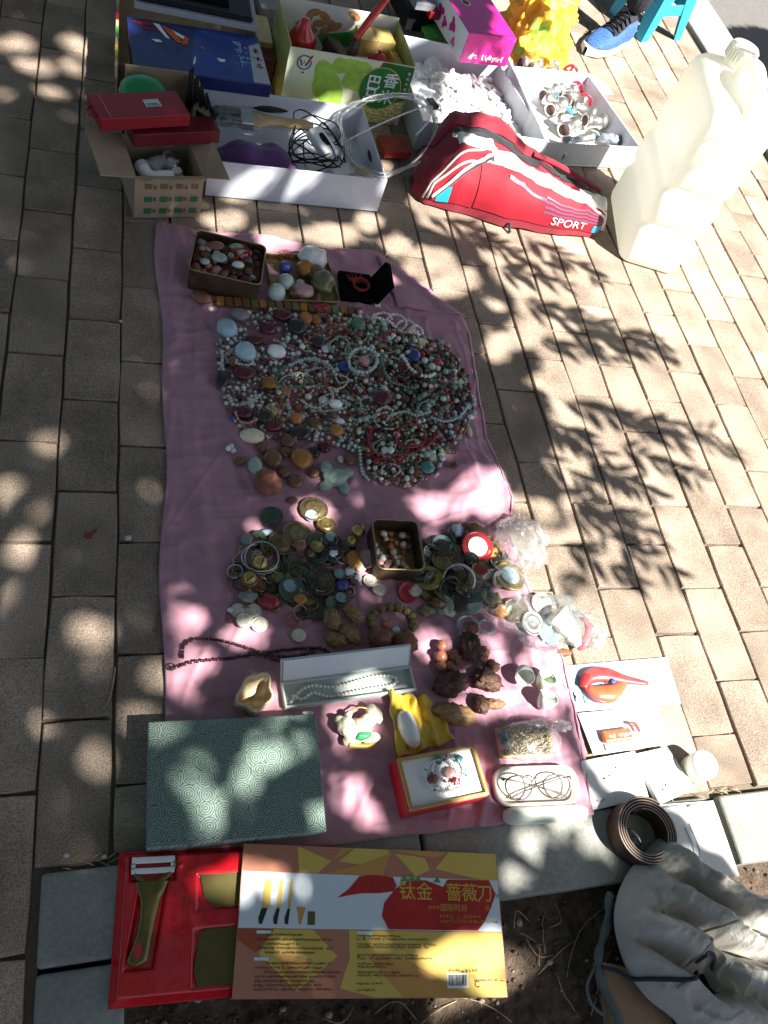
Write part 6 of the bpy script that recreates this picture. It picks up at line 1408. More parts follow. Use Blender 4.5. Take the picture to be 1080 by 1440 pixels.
stone(410, 706, 8, 5, 'rust', 'small red brown pebble between the rough rock and the brass coins'); stone(357, 700, 7, 4, 'pale', 'whitish flake lying by the rough rock') if 0 else None
stone(636, 661, 6, 5, 'brown', 'single brown nut lying alone on the pink cloth', 'nut'); stone(658, 609, 4, 8, 'cream', 'pale seed like bead just right of the heap', 'bead'); stone(330, 640, 0.1, 0.1, 'dark', 'x') if 0 else None
# jade animal carving
p = oncloth(470, 676); q = MB(TR((p.x, p.y, p.z), rz=.15)); 
for c_, r_, sd_ in (((0, 0, .013), (.026, .018, .013), 1), ((-.012, .022, .012), (.012, .016, .010), 2), ((.026, .008, .010), (.014, .010, .009), 3), ((-.022, -.014, .008), (.014, .011, .008), 4), ((.012, -.022, .008), (.011, .015, .008), 5)): q.blob(c_, r_, 3, .18, 1.5, seed=sd_)
jo = q.build('jade_animal', gem('jade', .35), label='pale green jade animal carving with stubby legs below the bead heap', cat='carving')
md = jo.modifiers.new('remesh', 'REMESH'); md.mode = 'VOXEL'; md.voxel_size = .0016; md.use_smooth_shade = True
# jade tubes
for (a, b, w_, lab) in (((592, 537), (648, 540), 5, 'long straight green jade tube in the right of the heap'), ((596, 578), (622, 548), 5, 'green jade tube slanting below the straight one'), ((590, 560), (612, 545), 4, 'short green jade tube forming a fork with the slanting one')):
    A, B = at(*a, .026), at(*b, .03); sx, _ = sc(600, 550); MB().tube([A, A.lerp(B, .1), A.lerp(B, .5), B], [w_*sx*.7, w_*sx, w_*sx*.9, w_*sx*.8], 9).build('jade_tube', gem('jade', .35), label=lab, cat='jade piece'); HAND.append(((a[0]+b[0])/2, (a[1]+b[1])/2, 10))
# yellow carved flower
p = oncloth(590, 492, .016); q = MB(TR(p))
for k in range(9):
    a = k*6.283/9; q.blob((.008*math.cos(a), .008*math.sin(a), .004), (.006, .004, .009), 2, .1, seed=k, M=Matrix.Rotation(0, 4, 'Z'))
q.ball((0, 0, .008), .005); q.build('carved_flower', gem('cream', .5), label='cream coloured carved lotus flower at the upper right of the heap', cat='carving'); HAND.append((590, 492, 12))

CN = dict(jade='green jade', pale='pale green', white='white', teal='dark teal', red='red', maroon='dark maroon', brown='brown', dark='black', amber='amber', orange='orange', pink='pink', blue='dark blue', sky='pale blue', green='dull green', grey='grey', olive='olive', cream='cream', rust='rust brown')
def zone(px, py):
    if px < 400: return (['pale']*5+['jade']*4+['white', 'cream', 'brown', 'maroon', 'rust', 'pink', 'dark', 'amber', 'grey'])
    if py > 600 and px > 500: return ['pale', 'pale', 'jade', 'jade', 'white', 'cream', 'red', 'red', 'rust', 'olive', 'green', 'dark', 'pink']
    if px > 560: return ['jade', 'jade', 'pale', 'green', 'maroon', 'maroon', 'red', 'teal', 'pale', 'olive', 'rust', 'grey', 'dark', 'pink', 'brown', 'cream'] if py < 580 else ['sky', 'pale', 'pale', 'jade', 'jade', 'green', 'grey', 'red', 'rust', 'olive', 'white']
    return ['pale']*5+['jade']*4+['green', 'red', 'rust', 'white', 'cream', 'cream', 'pink', 'orange', 'maroon', 'brown', 'grey', 'amber']
# --- strands: each string of beads is one thing
def strand(pts, rb, m, label, z=.0, closed=False, cat='bead string', name='bead_string', group=None, step=1.95, sub=2, jitter=.0008, mats=None, wav=0.0, cords=None):
    w = [at(a, b, .012) for a, b in pts]
    for v, (a, b) in zip(w, pts): v.z = clothz(v.x, v.y)+rb+z+(heapz(a, b)+(.010 if a > 450 else .004) if inpoly(a, b, HEAP) else 0)
    c = resample(spline(w, 10, closed), rb*step, closed); root = empty(name, tuple(c[0]-Vector((0, 0, rb))), label, cat, group); q = MB(); k_ = 1 if not mats else len(mats)
    for i, p in enumerate(c):
        j = Vector((RS.uniform(-1, 1), RS.uniform(-1, 1), RS.uniform(-.5, 1)))*jitter; q.ball(p+j, rb*RS.uniform(.92, 1.06), sub, mi=(i*7919 % k_ if k_ > 1 else 0))
    o = q.build('beads', mats or [m], root); o['kind'] = 'stuff'
    MB().tube(c, rb*.18, 5, closed).build('cord', cords or m_paper, root)
    return root
def ringpts(cx, cy, rx, ry, n=10, a0=0): return [(cx+rx*math.cos(a0+2*math.pi*k/n), cy+ry*math.sin(a0+2*math.pi*k/n)) for k in range(n)]
strand(ringpts(505, 521, 19, 18), .0042, gem('pale'), 'pale green jade bead bracelet lying round in the heap', .010, True, 'bracelet', 'bead_bracelet')
strand(ringpts(536, 451, 14, 9), .0034, gem('white'), 'white seed bead bracelet loop nearest the black velvet box', .006, True, 'bracelet', 'bead_bracelet')
strand(ringpts(555, 457, 15, 11), .0034, gem('white'), 'white seed bead bracelet, second loop from the black velvet box', .009, True, 'bracelet', 'bead_bracelet')
strand(ringpts(568, 466, 13, 12), .0034, gem('white'), 'white seed bead bracelet, third loop from the black velvet box', .011, True, 'bracelet', 'bead_bracelet')
strand(ringpts(584, 470, 9, 9), .0034, gem('white'), 'smallest white seed bead loop at the right end of the white ones', .009, True, 'bracelet', 'bead_bracelet')
strand([(562, 520), (570, 534), (580, 543), (594, 547), (604, 542)], .0042, gem('pale'), 'curved arc of pale green jade beads beside the jade tubes', .012)
strand([(530, 520), (540, 548), (560, 556), (578, 560)], .0034, gem('green'), 'short string of dull green beads under the green arc', .009)
strand([(513, 622), (516, 640), (530, 650), (555, 652), (575, 648), (590, 640), (603, 628), (608, 618)], .0026, gem('red'), 'long bright red coral bead string along the lower heap', .010)
strand([(550, 640), (552, 622), (565, 612), (582, 614), (592, 626), (585, 640), (566, 644)], .0026, gem('red'), 'looped bright red coral bead string with a loose knot', .012)
strand([(508, 626), (518, 634), (520, 650), (540, 656), (562, 655)], .0026, gem('red'), 'short red coral bead string at the lower left of the red ones', .007)
strand([(570, 640), (590, 642), (600, 634), (610, 622)], .0026, gem('red'), 'red coral bead string curling over the right of the lower heap', .014)
strand([(503, 636), (506, 652), (510, 668), (520, 676)], .0036, gem('pale'), 'pale bead string at the lower left rim beside the jade animal', .003)
strand([(620, 520), (632, 510), (640, 525), (628, 540)], .0030, gem('maroon'), 'dark red bead string at the right rim above the jade tube', .010)
strand([(560, 490), (585, 505), (610, 505), (628, 500)], .0030, gem('maroon'), 'dark red bead string under the cream flower', .009)
strand([(440, 480), (470, 470), (500, 482), (520, 476)], .0030, gem('rust'), 'rust red bead string across the top of the heap', .007)
strand([(405, 520), (430, 512), (455, 524), (470, 540)], .0040, gem('jade'), 'string of mid green jade beads in the middle of the heap', .008)
strand([(320, 560), (330, 575), (350, 570), (365, 560)], .0040, gem('pale'), 'short pale jade string in the left of the heap', .004)
strand([(600, 600), (620, 605), (640, 598), (652, 580)], .0034, gem('sky'), 'pale blue grey bead string at the right rim', .009)
strand([(540, 600), (560, 594), (580, 600), (600, 592)], .0034, gem('jade'), 'green bead string below the maroon oval', .012)
strand([(525, 490), (545, 480), (560, 478), (575, 486)], .0032, gem('red'), 'red bead string below the white loops', .010)
strand([(615, 640), (628, 637), (642, 640)], .0036, gem('olive'), 'three dark beads on a string just off the lower right of the heap', .001)
strand([(300+12, 500), (312, 520), (318, 532)], .0036, gem('pale'), 'short pale string at the left rim of the heap', .002)
# many more short strands tangled through the heap
for i in range(64):
    for _ in range(40):
        cx, cy = RS.uniform(320, 650), RS.uniform(455, 680)
        if inpoly(cx, cy, HEAP) and (cx > 400 or RS.random() < .5): break
    k = RS.choice(zone(cx, cy)); a = RS.uniform(0, 6.28); R_ = RS.uniform(9, 24); b = RS.uniform(.6, 1.0)
    pts = [(cx+R_*math.cos(a+t)*(1+.15*math.sin(3*t)), cy+R_*b*math.sin(a+t)) for t in np.linspace(0, RS.uniform(2.0, 5.6), 8)]
    if not all(inpoly(x, y, HEAP) for x, y in pts): continue
    side = 'left' if cx < 430 else 'right' if cx > 545 else 'middle'
    strand(pts, RS.choice((.0021, .0024, .0027, .0031)), gem(k), f'short curved string of {CN[k]} beads in the {side} part of the heap', RS.uniform(.0, .009), group=f'{CN[k]} bead strings in the {side} part of the heap', sub=1)
# threads with gold wire
mb = MB()
for i in range(16):
    a = RS.uniform(0, 6.28); p = oncloth(392, 588, .014); mb.tube(spline([p, p+Vector((.014*math.cos(a), .014*math.sin(a), .006)), p+Vector((.03*math.cos(a+.5), .03*math.sin(a+.5), RS.uniform(-.004, .004)))], 5), .0005, 4)
mb.build('gold_threads', mat('gold_thread', (.50, .30, .10), .5), label='tangle of thin gold threads in the left of the heap', cat='thread')
mb = MB()
for i in range(22):
    a = RS.uniform(0, 6.28); p = oncloth(478, 478, .018)+Vector((RS.uniform(-.02, .02), RS.uniform(-.014, .014), 0)); mb.tube(spline([p, p+Vector((.012*math.cos(a), .012*math.sin(a), .006)), p+Vector((.022*math.cos(a+.5), .022*math.sin(a+.5), RS.uniform(-.004, .004)))], 4), .0006, 4)
mb.build('red_threads', mat('red_thread', (.40, .04, .03), .6), label='tangle of red threads at the top middle of the heap', cat='thread')

# --- loose beads: the 300 that show largest are things, the rest one mass
proto_b = {}
for k in PAL:
    q = MB(); q.ball((0, 0, 0), 1.0, 2); o = q.build('bead', gem(k)); me = o.data; bpy.data.objects.remove(o); me.transform(Matrix.Translation((0, 0, -1.0))) ; proto_b[k] = me
cand = []
for layer in range(3):
    tries = 0; placed = []
    cellz = {}
    while tries < (9000, 7500, 4200)[layer]:
        tries += 1; px, py = RS.uniform(300, 665), RS.uniform(438, 692)
        if layer and px < 470 and RS.random() < .75: continue
        if layer == 2 and (px < 500): continue
        if not inpoly(px, py, HEAP): continue
        if layer == 0 and px < 400 and noise.noise(Vector((px*.03, py*.03, 9))) < -.22: continue
        if any((px-x)**2+(py-y)**2 < r_*r_ for x, y, r_ in HAND) and layer < 2: continue
        r_ = RS.choice((2.5, 2.7, 2.9, 3.2, 3.5, 3.9) if RS.random() < .93 else (4.6, 5.4)); k = (int(px/12), int(py/12)); ok = True
        for dx in (-1, 0, 1):
            for dy in (-1, 0, 1):
                for (x, y, q_) in cellz.get((k[0]+dx, k[1]+dy), ()):
                    if (px-x)**2+((py-y)*1.2)**2 < ((q_+r_)*.88)**2: ok = False; break
                if not ok: break
            if not ok: break
        if not ok: continue
        cellz.setdefault(k, []).append((px, py, r_)); placed.append((px, py, r_))
    for px, py, r_ in placed: cand.append((px, py, r_, layer, RS.choice(zone(px, py))))
vis = sorted(range(len(cand)), key=lambda i: -(cand[i][3]*(1.1 if cand[i][0] > 470 else 1)+cand[i][2]*.5+RS.random()*.6))
top = set(vis[:300]); print('beads', len(cand))
used = sorted({c[4] for c in cand}); rest_b = MB()
for i, (px, py, r_, layer, k) in enumerate(cand):
    sx, sy = sc(px, py); R_ = r_*sx; p = oncloth(px, py); hz_ = heapz(px, py); z = p.z+min(hz_, .004+.0085*layer)+layer*.004
    if i in top:
        o = bpy.data.objects.new('bead', proto_b[k]); COL.objects.link(o); o.location = (p.x, p.y, z+2*R_*.9); s_ = RS.uniform(.85, 1.1); o.scale = (R_*s_, R_, R_*RS.uniform(.8, 1)); o.rotation_euler = (0, 0, RS.uniform(0, 6.28))
        side = 'left' if px < 430 else 'right' if px > 545 else 'middle'
        tag(o, f'loose small {CN[k]} bead in the {side} part of the bead heap', 'bead', f'loose {CN[k]} beads in the {side} part of the heap')
    else: rest_b.ball((p.x, p.y, z+R_*.9), (R_*RS.uniform(.85, 1.15), R_, R_*.9), 1, mi=used.index(k))
rest_b.build('bead_heap', [gem(k) for k in used], label='mass of small mixed beads heaped on the pink cloth', cat='beads', kind='stuff')
for px, py, k in ((320, 636, 'white'), (327, 638, 'pale'), (324, 632, 'pale'), (325, 598, 'blue')):
    sx, sy = sc(px, py); p = oncloth(px, py); o = bpy.data.objects.new('bead', proto_b[k]); COL.objects.link(o); o.location = (p.x, p.y, p.z+8*sx); o.scale = (4.2*sx,)*3
    tag(o, f'{CN[k]} bead rolled off to the lower left of the heap', 'bead', f'{CN[k]} beads off the heap')

# ------------------------------------------------------------------ dark tin of stones, clear tray, velvet box, tile bracelet
def tinbox(name, c4, z1, z0, m, label, cat, th=.0018, m_in=None):
    P4 = [Vector(c) for c in c4]; c = sum(P4, Vector())/4; e = empty(name, (c.x, c.y, z0), label, cat)
    ux = P4[1]-P4[0]; Lx = (ux.length+(P4[2]-P4[3]).length)/2; Ly = ((P4[3]-P4[0]).length+(P4[2]-P4[1]).length)/2; F_ = frame((c.x, c.y, z0), ux); H_ = z1-z0
    q = MB(F_); R_ = ring_pts(-Lx/2, Lx/2, -Ly/2, Ly/2, .012, 5); R2_ = ring_pts(-Lx/2+th, Lx/2-th, -Ly/2+th, Ly/2-th, .011, 5); n_ = len(R_)
    vs = [(x, y, 0) for x, y in R_]+[(x, y, H_) for x, y in R_]+[(x, y, H_) for x, y in R2_]+[(x, y, th) for x, y in R2_]; fs = []
    for k in range(3):
        for j in range(n_): fs.append((k*n_+j, k*n_+(j+1) % n_, (k+1)*n_+(j+1) % n_, (k+1)*n_+j))
    fs.append(tuple(range(n_-1, -1, -1))); fs.append(tuple(range(3*n_, 4*n_))); q.add(vs, fs, 0, False); q.build('body', m, e)
    MB(F_).tube([(x, y, H_) for x, y in ring_pts(-Lx/2, Lx/2, -Ly/2, Ly/2, .012, 5)], .0016, 6, closed=True).build('rim', m_in or m, e)
    return e, F_, Lx, Ly, H_
m_tin = mat('rusty_tin', (.10, .065, .035), .5, .5, var=.5, scale=40); m_tinrim = mat('tin_rim', (.32, .24, .13), .4, .7)
tn, TN, tx_, ty_, th_ = tinbox('stone_tin', [at(272, 322, .063), at(367, 345, .063), at(374, 397, .063), at(270, 385, .063)], .063, .008, m_tin, 'dark rectangular tin heaped with mixed stones, top left of the cloth', 'tin', m_in=m_tinrim)
r = random.Random(31); tc_ = ['rust', 'rust', 'jade', 'pale', 'brown', 'maroon', 'pink', 'teal', 'grey', 'dark', 'maroon', 'orange']; tp = []
for i in range(900):
    x, y, s_ = r.uniform(-tx_/2+.012, tx_/2-.012), r.uniform(-ty_/2+.012, ty_/2-.012), r.choice((.007, .008, .010, .013))
    if all(math.hypot(x-a, y-b) > (s_+c)*.86 for a, b, c in tp): tp.append((x, y, s_))
for i, (x, y, s_) in enumerate(tp):
    k = tc_[i % len(tc_)]; q = MB(TN @ TR((x, y, .040+r.uniform(-.004, .007)), rz=r.uniform(0, 6), rx=r.uniform(-.4, .4))); q.blob((0, 0, 0), (s_*1.1, s_*r.uniform(.7, 1), s_*.7), 2, .18, 1.4, seed=i*.71)
    q.build('stone', gem(k), label=f'{CN[k]} stone among the stones in the dark tin', cat='stone', group=f'{CN[k]} stones in the dark tin')
MB(TN).box(-tx_/2+.004, tx_/2-.004, -ty_/2+.004, ty_/2-.004, .002, .036).build('stone_bed', rock('brown'), tn)
for x, y, a, b, k, lab in ((-.018, -.006, .017, .013, 'jade', 'large smooth pale green oval stone on top in the dark tin'), (-.03, .028, .018, .012, 'rust', 'big red brown slab on top in the dark tin'), (.022, -.014, .013, .009, 'pale', 'pale green block lying on top in the dark tin'), (.012, .040, .016, .007, 'jade', 'green carved piece at the back of the dark tin'), (-.045, -.028, .010, .008, 'jade', 'small green stone at the left front of the dark tin')):
    q = MB(TN @ TR((x, y, .054), rz=.3)); q.blob((0, 0, 0), (a, b, .006), 3, .08, seed=x*90); q.build('stone', gem(k), label=lab, cat='stone')
q = MB(TN); pts = [(.028+.016*math.sin(t*2.3), .005+.02*math.cos(t*1.7)+t*.004, .056+.003*math.sin(t*3)) for t in np.linspace(0, 7, 60)]; q.tube(pts, .0016, 6); q.build('knotted_string', mat('red_cord', (.40, .01, .03), .6), label='tangled dark red knotted cord on the stones in the tin', cat='cord')
tr2, T2M, ax_, ay_, ah_ = tinbox('clear_tray', [at(380, 357, .02), at(464, 362, .02), at(474, 424, .02), at(377, 421, .02)], .02, .0075, mat('yellowed_tin', (.34, .25, .11), .35, .5, var=.4, scale=30), 'shallow yellowed metal tray of balls and crystal stones', 'tray')
for px, py, rx, k, lab in ((389, 411, 12, 'pale', 'larger milky white stone ball at the front of the yellowed tray'), (402, 396, 11, 'pale', 'milky stone ball just behind the larger one'), (422, 400, 7, 'sky', 'small pale blue glass ball in the yellowed tray'), (402, 376, 9, 'blue', 'dark blue ball at the back of the yellowed tray'), (462, 396, 9, 'sky', 'grey blue clear ball at the right of the yellowed tray')):
    sx, sy = sc(px, py, .02); R_ = rx*sx; p = at(px, py, .010+R_); MB().ball((p.x, p.y, .0098+R_), R_, 4).build('stone_ball', gem(k, .12), label=lab, cat='ball')
for px, py, rx, ry, k, lab in ((436, 375, 20, 12, 'white', 'lumpy white quartz crystal in the yellowed tray'), (427, 388, 13, 9, 'amber', 'amber tinted quartz lump in the yellowed tray'), (450, 409, 15, 13, 'olive', 'olive brown translucent stone at the right front of the tray'), (424, 419, 15, 8, 'pink', 'pink and white carved stone on the tray front edge'), (441, 394, 12, 9, 'brown', 'brown smoky stone in the middle of the tray'), (412, 418, 8, 6, 'rust', 'small rust coloured stone beside the pink carved one')):
    stone(px, py, rx, ry, k, lab, lift=.006, amp=.22, h=.75)
q = MB(); p = at(402, 360, .03)
for i in range(14): a = RS.uniform(0, 6.28); q.tube(spline([p, p+Vector((.012*math.cos(a), .012*math.sin(a), .006)), p+Vector((.018*math.cos(a+.6), .018*math.sin(a+.6), 0))], 4), .0009, 4)
q.build('orange_tassel', mat('orange_thread', (.55, .12, .03), .6), label='small orange red tassel at the back of the yellowed tray', cat='tassel')
vb = empty('velvet_box', tuple(at(505, 410, .006)), 'open black velvet jewellery box with its lid tipped up', 'jewellery box'); VM = frame(tuple(at(478, 424, .007)), at(524, 430, .007)-at(478, 424, .007)); vl = (at(524, 430)-at(478, 424)).length
MB(VM).box(0, vl, 0, .085, 0, .016).build('base', m_velvet, vb, bevel=.004); MB(VM).hexa([(vl+.001, .0, .006), (vl+.012, .0, .004), (vl+.012, .085, .004), (vl+.001, .085, .006), (vl+.022, .004, .062), (vl+.036, .004, .058), (vl+.036, .081, .058), (vl+.022, .081, .062)]).build('lid', m_velvet, vb, bevel=.003)
MB(VM).box(vl+.004, vl+.018, -.004, .012, .002, .003).build('paper_tab', m_paper, vb)
rbk = empty('red_bracelet', tuple(VM @ Vector((vl/2, .035, .018))), 'coiled bright red bead bracelet in the black velvet box', 'bracelet')
q = MB(VM @ TR((vl/2+.008, .036, .021)))
for lay in range(3):
    for k in range(30): a = k*6.283/30+lay*.1; q.ball(((.0165+.0012*lay)*math.cos(a), (.0165+.0012*lay)*math.sin(a), lay*.0032), .0021, 1)
o = q.build('beads', gem('red'), rbk); o['kind'] = 'stuff'
q = MB(VM @ TR((vl/2-.010, .045, .022)))
for i in range(8): a = i*.8; q.tube(spline([(0, .008, 0), (.012*math.cos(a), .012*math.sin(a)+.008, .004), (.02*math.cos(a+.7)+.008, .02*math.sin(a+.7)+.012, .002)], 5), .0007, 4)
q.build('strings', mat('red_thread', (.40, .04, .03), .6), rbk)
tb = empty('tile_bracelet', tuple(oncloth(400, 437)), 'long row of brown tiger eye tiles strung as a bracelet above the heap', 'bracelet'); P0, P1 = oncloth(303, 428), oncloth(508, 444); P0.z = P1.z = .013; ntl = 18
for i in range(ntl):
    c = P0.lerp(P1, (i+.5)/ntl); L_ = (P1-P0).length/ntl*.44; M_ = frame(tuple(c), P1-P0)
    MB(M_ @ TR((0, 0, 0), rz=RS.uniform(-.08, .08), rx=RS.uniform(-.1, .1))).box(-L_, L_, -.0115, .0115, 0, .007).build('tile', gem(('amber', 'brown', 'rust', 'brown', 'olive')[i % 5], .3), tb, bevel=.0014)
MB().tube([P0+Vector((-.02, 0, 0)), P0, P1], .0012, 5).build('cord', m_black, tb)
stone(283, 424, 14, 8, 'rust', 'dull red crumpled knot at the left end of the tile bracelet', 'knot', amp=.3); stone(449, 437, 12, 5, 'red', 'bright red coral chip lying over the tile bracelet', amp=.3, lift=.004); stone(296, 437, 4, 3, 'white', 'tiny white clasp at the left end of the tile bracelet', 'clasp')
# ------------------------------------------------------------------ pile of old coins, bells and buttons
D = disc
D(382, 728, 14, m_verd, 'dark green corroded coin lying apart above the metal pile')
D(440, 719, 19, m_bronze, 'brown filigree disc above the metal pile', 'ornament', 'ornament_disc', th=.004, dome=.5)
D(436, 729, 8, m_turq, 'pale turquoise button on the brown filigree disc', 'button', 'button', lift=.007, relief=False, dome=.6)
D(457, 741, 13, m_abrass, 'yellow brass button below the filigree disc', 'button', 'button', th=.004, dome=.5)
stone(375, 752, 9, 5, 'sky', 'small pale turquoise slab at the top of the metal pile', lift=.004); stone(347, 761, 10, 8, 'grey', 'grey pebble at the upper left of the metal pile')
D(416, 757, 21, m_bronze, 'large ornate bronze disc with rim in the metal pile', 'ornament', 'ornament_disc', th=.006, dome=.6, lift=.004)
D(394, 769, 18, m_bronze, 'bronze fluted disc overlapping the large ornate one', 'ornament', 'ornament_disc', th=.005, dome=.9, lift=.010)
stone(418, 775, 9, 7, 'rust', 'small copper coloured figure on the bronze discs', 'figurine', lift=.014, amp=.35)
D(444, 768, 14, m_verd, 'green corroded medallion in the metal pile', 'medal', 'medallion', th=.004, lift=.004)
D(443, 774, 9, m_abrass, 'shiny brass dome on the green medallion', 'button', 'button', th=.003, dome=2.0, lift=.009, relief=False)
D(464, 758, 8, m_turq, 'turquoise bead disc right of the green medallion', 'button', 'button', lift=.006, dome=.8, relief=False)
stone(468, 783, 17, 12, 'dark', 'dark tarnished star shaped cluster in the metal pile', 'ornament', amp=.35, h=.5, ridged=.5); stone(467, 784, 6, 4, 'white', 'tiny white metal star on the dark cluster', 'charm', lift=.012, amp=.5)
for k, (r_, t_) in enumerate(((24, .0016), (22, .0013))): ringobj(364+k*2, 790+k, r_, t_, m_silver, ('outer silver bangle ring around a brass bell', 'inner silver bangle ring around a brass bell')[k], 'bangle', 'bangle', lift=.010+.004*k, tilt=.25)
def bell(px, py, r_, lab, lift=.004):
    sx, sy = sc(px, py); R_ = r_*sx; p = oncloth(px, py, lift+R_*.9); e = empty('brass_bell', (p.x, p.y, p.z-R_*.9), lab, 'bell'); q = MB(TR(p, rz=RS.uniform(0, 3), rx=.3))
    q.ball((0, 0, 0), R_, 3); q.build('body', m_abrass, e); q = MB(TR(p, rz=RS.uniform(0, 3), rx=.3)); q.tube([(R_*1.01*math.cos(a), 0, R_*1.01*math.sin(a)) for a in np.linspace(.6, 2.5, 14)], R_*.06, 5); q.build('slit', m_black, e)
    q = MB(TR(p)); q.tube([(R_*1.0*math.cos(a), R_*1.0*math.sin(a), -.1*R_) for a in np.linspace(0, 6.283, 26, endpoint=False)], R_*.07, 6, closed=True); q.build('seam', m_abrass, e)
bell(363, 799, 12, 'round brass bell inside the silver bangles', .006); bell(500, 754, 10, 'round brass bell at the upper right of the metal pile'); bell(349, 820, 11, 'brass bell with a slit on the rusty disc', .006)
bell(492, 766, 8, 'small brass bell below the upper right bell'); D(356, 830, 17, mat('rusty_disc', (.22, .09, .045), .6, .4, var=.4, scale=80), 'rusty brown disc under the slit brass bell', 'ornament', 'ornament_disc', th=.004)
stone(495, 790, 10, 13, 'amber', 'long brass bead beside the square tin', 'bead'); D(515, 789, 13, rock('pink'), 'dull pink stone disc left of the square tin', 'stone', 'stone_disc', th=.006, relief=False)
D(414, 804, 12, m_dbronze, 'dark coiled spiral ornament in the middle of the metal pile', 'ornament', 'ornament_disc', lift=.008, th=.004)
for k in range(3): ringobj(404+k*9, 800+k*3, 10-k*2, .0012, m_dbronze, ('dark wire ring left of the coiled spiral', 'dark wire ring lying on the coiled spiral', 'smallest dark wire ring by the coiled spiral')[k], 'ring', lift=.010)
# big oval pendant with relief
sx, sy = sc(449, 821); p = oncloth(449, 821, .010); q = MB(TR(p, rz=.2, rx=.08)); q.lathe([(.025*.97, 0), (.025, .002), (.025, .0045), (.0235, .006), (.022, .0045), (.0001, .005)], 40, M=Matrix.Diagonal((1.0, 1.12, 1, 1)), c1=False)
for i in range(130): a = RS.uniform(0, 6.28); R_ = .020*RS.random()**.5; q.blob((R_*math.cos(a), 1.12*R_*math.sin(a), .0052), (.0022, .0016, .0016), 1, .3, seed=i)
q.build('relief_pendant', m_dbronze, label='large dark bronze oval pendant with dense relief in the metal pile', cat='pendant')
D(408, 834, 18, m_verd, 'green patinated disc under a pale blue button', 'ornament', 'ornament_disc', th=.004, lift=.004); D(405, 829, 9, m_turq, 'pale blue button on the green patinated disc', 'button', 'button', lift=.010, dome=.6, relief=False)
D(475, 811, 7, m_turq, 'small blue button right of the relief pendant', 'button', 'button', lift=.008, dome=.8, relief=False); D(478, 844, 8, m_turq, 'blue button below right of the relief pendant', 'button', 'button', lift=.006, dome=.8, relief=False); stone(480, 826, 9, 7, 'blue', 'dull blue stone between the two blue buttons', amp=.3, lift=.004)
D(442, 857, 18, m_dbronze, 'dark cash coin with a square hole under the relief pendant', 'coin', hole='square', th=.003, lift=.002)
stone(378, 850, 15, 11, 'red', 'folded red cloth knot in the metal pile', 'knot', amp=.3, lift=.004, ridged=.4); stone(348, 843, 13, 8, 'grey', 'pale nubby silver lump left of the red knot', 'ornament', amp=.35, lift=.002); stone(420, 848, 10, 7, 'amber', 'brass claw shaped piece left of the cash coin', 'ornament', amp=.3, lift=.006)
stone(435, 800, 11, 8, 'dark', 'black lump between the spiral and the relief pendant', 'ornament', amp=.4); stone(392, 815, 12, 9, 'olive', 'olive bronze lump in the middle of the metal pile', 'ornament', amp=.4); stone(425, 868, 12, 6, 'dark', 'dark metal strip at the lower rim of the metal pile', 'ornament', amp=.2)
for px, py, r_, lab in ((334, 861, 10, 'shell button nearest the left rim of the metal pile'), (356, 863, 11, 'shell button below the pale silver lump'), (342, 877, 11, 'tan shell button at the lower left of the pile'), (364, 881, 11, 'ribbed shell button at the bottom left of the pile'), (419, 897, 10, 'single shell button above the maroon necklace'), (519, 819, 9, 'shell button left of the square tin, upper one'), (532, 832, 9, 'shell button with ring below the square tin'), (582, 833, 9, 'white shell button on the pink red disc'), (630, 862, 9, 'shell button at the right above the clear ring')):
    D(px, py, r_, m_shell, lab, 'button', 'button', th=.003, dome=.3, lift=.003)
ringobj(412, 875, 9, .0016, m_copper, 'copper finger ring below the cash coin'); ringobj(327, 870, 8, .0010, m_copper, 'thin copper ring at the left of the shell buttons'); ringobj(345, 868, 12, .0009, m_copper, 'thin wire ring around the shell buttons')
for px, py, rx, ry, k, lab in ((490, 807, 7, 6, 'white', 'small white cube charm right of the pile'), (501, 816, 6, 5, 'white', 'white star charm near the shell buttons'), (505, 800, 8, 7, 'cream', 'cream coloured carved bead by the white star'), (325, 860, 6, 4, 'pale', 'pale chip at the left rim of the pile'), (355, 800, 0, 0, '', '')):
    if rx: stone(px, py, rx, ry, k, lab, 'charm', amp=.25, lift=.003)
r = random.Random(44)
for i in range(125):      # anonymous small bits filling the pile
    a = r.uniform(0, 6.28); d = r.random()**.5; px, py = 415+92*d*math.cos(a), 808+62*d*math.sin(a); k = r.choice(('c', 's', 'r'))
    if k == 'c': mm = r.choice(((m_dbronze, 'dark'), (m_bronze, 'brown bronze'), (m_verd, 'green corroded'))); hh = r.choice(((None, 'solid'), ('square', 'square holed'), ('round', 'round holed'))); hs = 'left' if px < 400 else 'right'; D(px, py, r.uniform(7, 12), mm[0], f'small {mm[1]} {hh[1]} coin buried in the {hs} half of the metal pile', 'coin', group=f'{mm[1]} {hh[1]} coins in the {hs} half of the metal pile', hole=hh[0], tilt=.4, lift=r.uniform(0, .008)*(1-d))
    elif k == 's': cc = r.choice(('dark', 'olive', 'grey', 'brown')); stone(px, py, r.uniform(5, 9), r.uniform(4, 7), cc, f'small {CN[cc]} lump buried in the metal pile', 'ornament', group=f'{CN[cc]} lumps buried in the metal pile', amp=.35, lift=r.uniform(0, .008)*(1-d))
    else: mm = r.choice(((m_silver, 'silver'), (m_dbronze, 'dark'), (m_abrass, 'brass'))); ringobj(px, py, r.uniform(6, 10), .0011, mm[0], f'thin {mm[1]} ring loose in the metal pile', group=f'thin {mm[1]} rings in the metal pile', lift=.004, tilt=.4)
q = MB(); pts = [oncloth(a, b, .004) for a, b in ((330, 790), (322, 805), (320, 822), (326, 835))]; q.tube(spline(pts, 6), .0016, 6); q.build('wire_loop', m_copper, label='thin copper wire loop at the left rim of the metal pile', cat='wire')
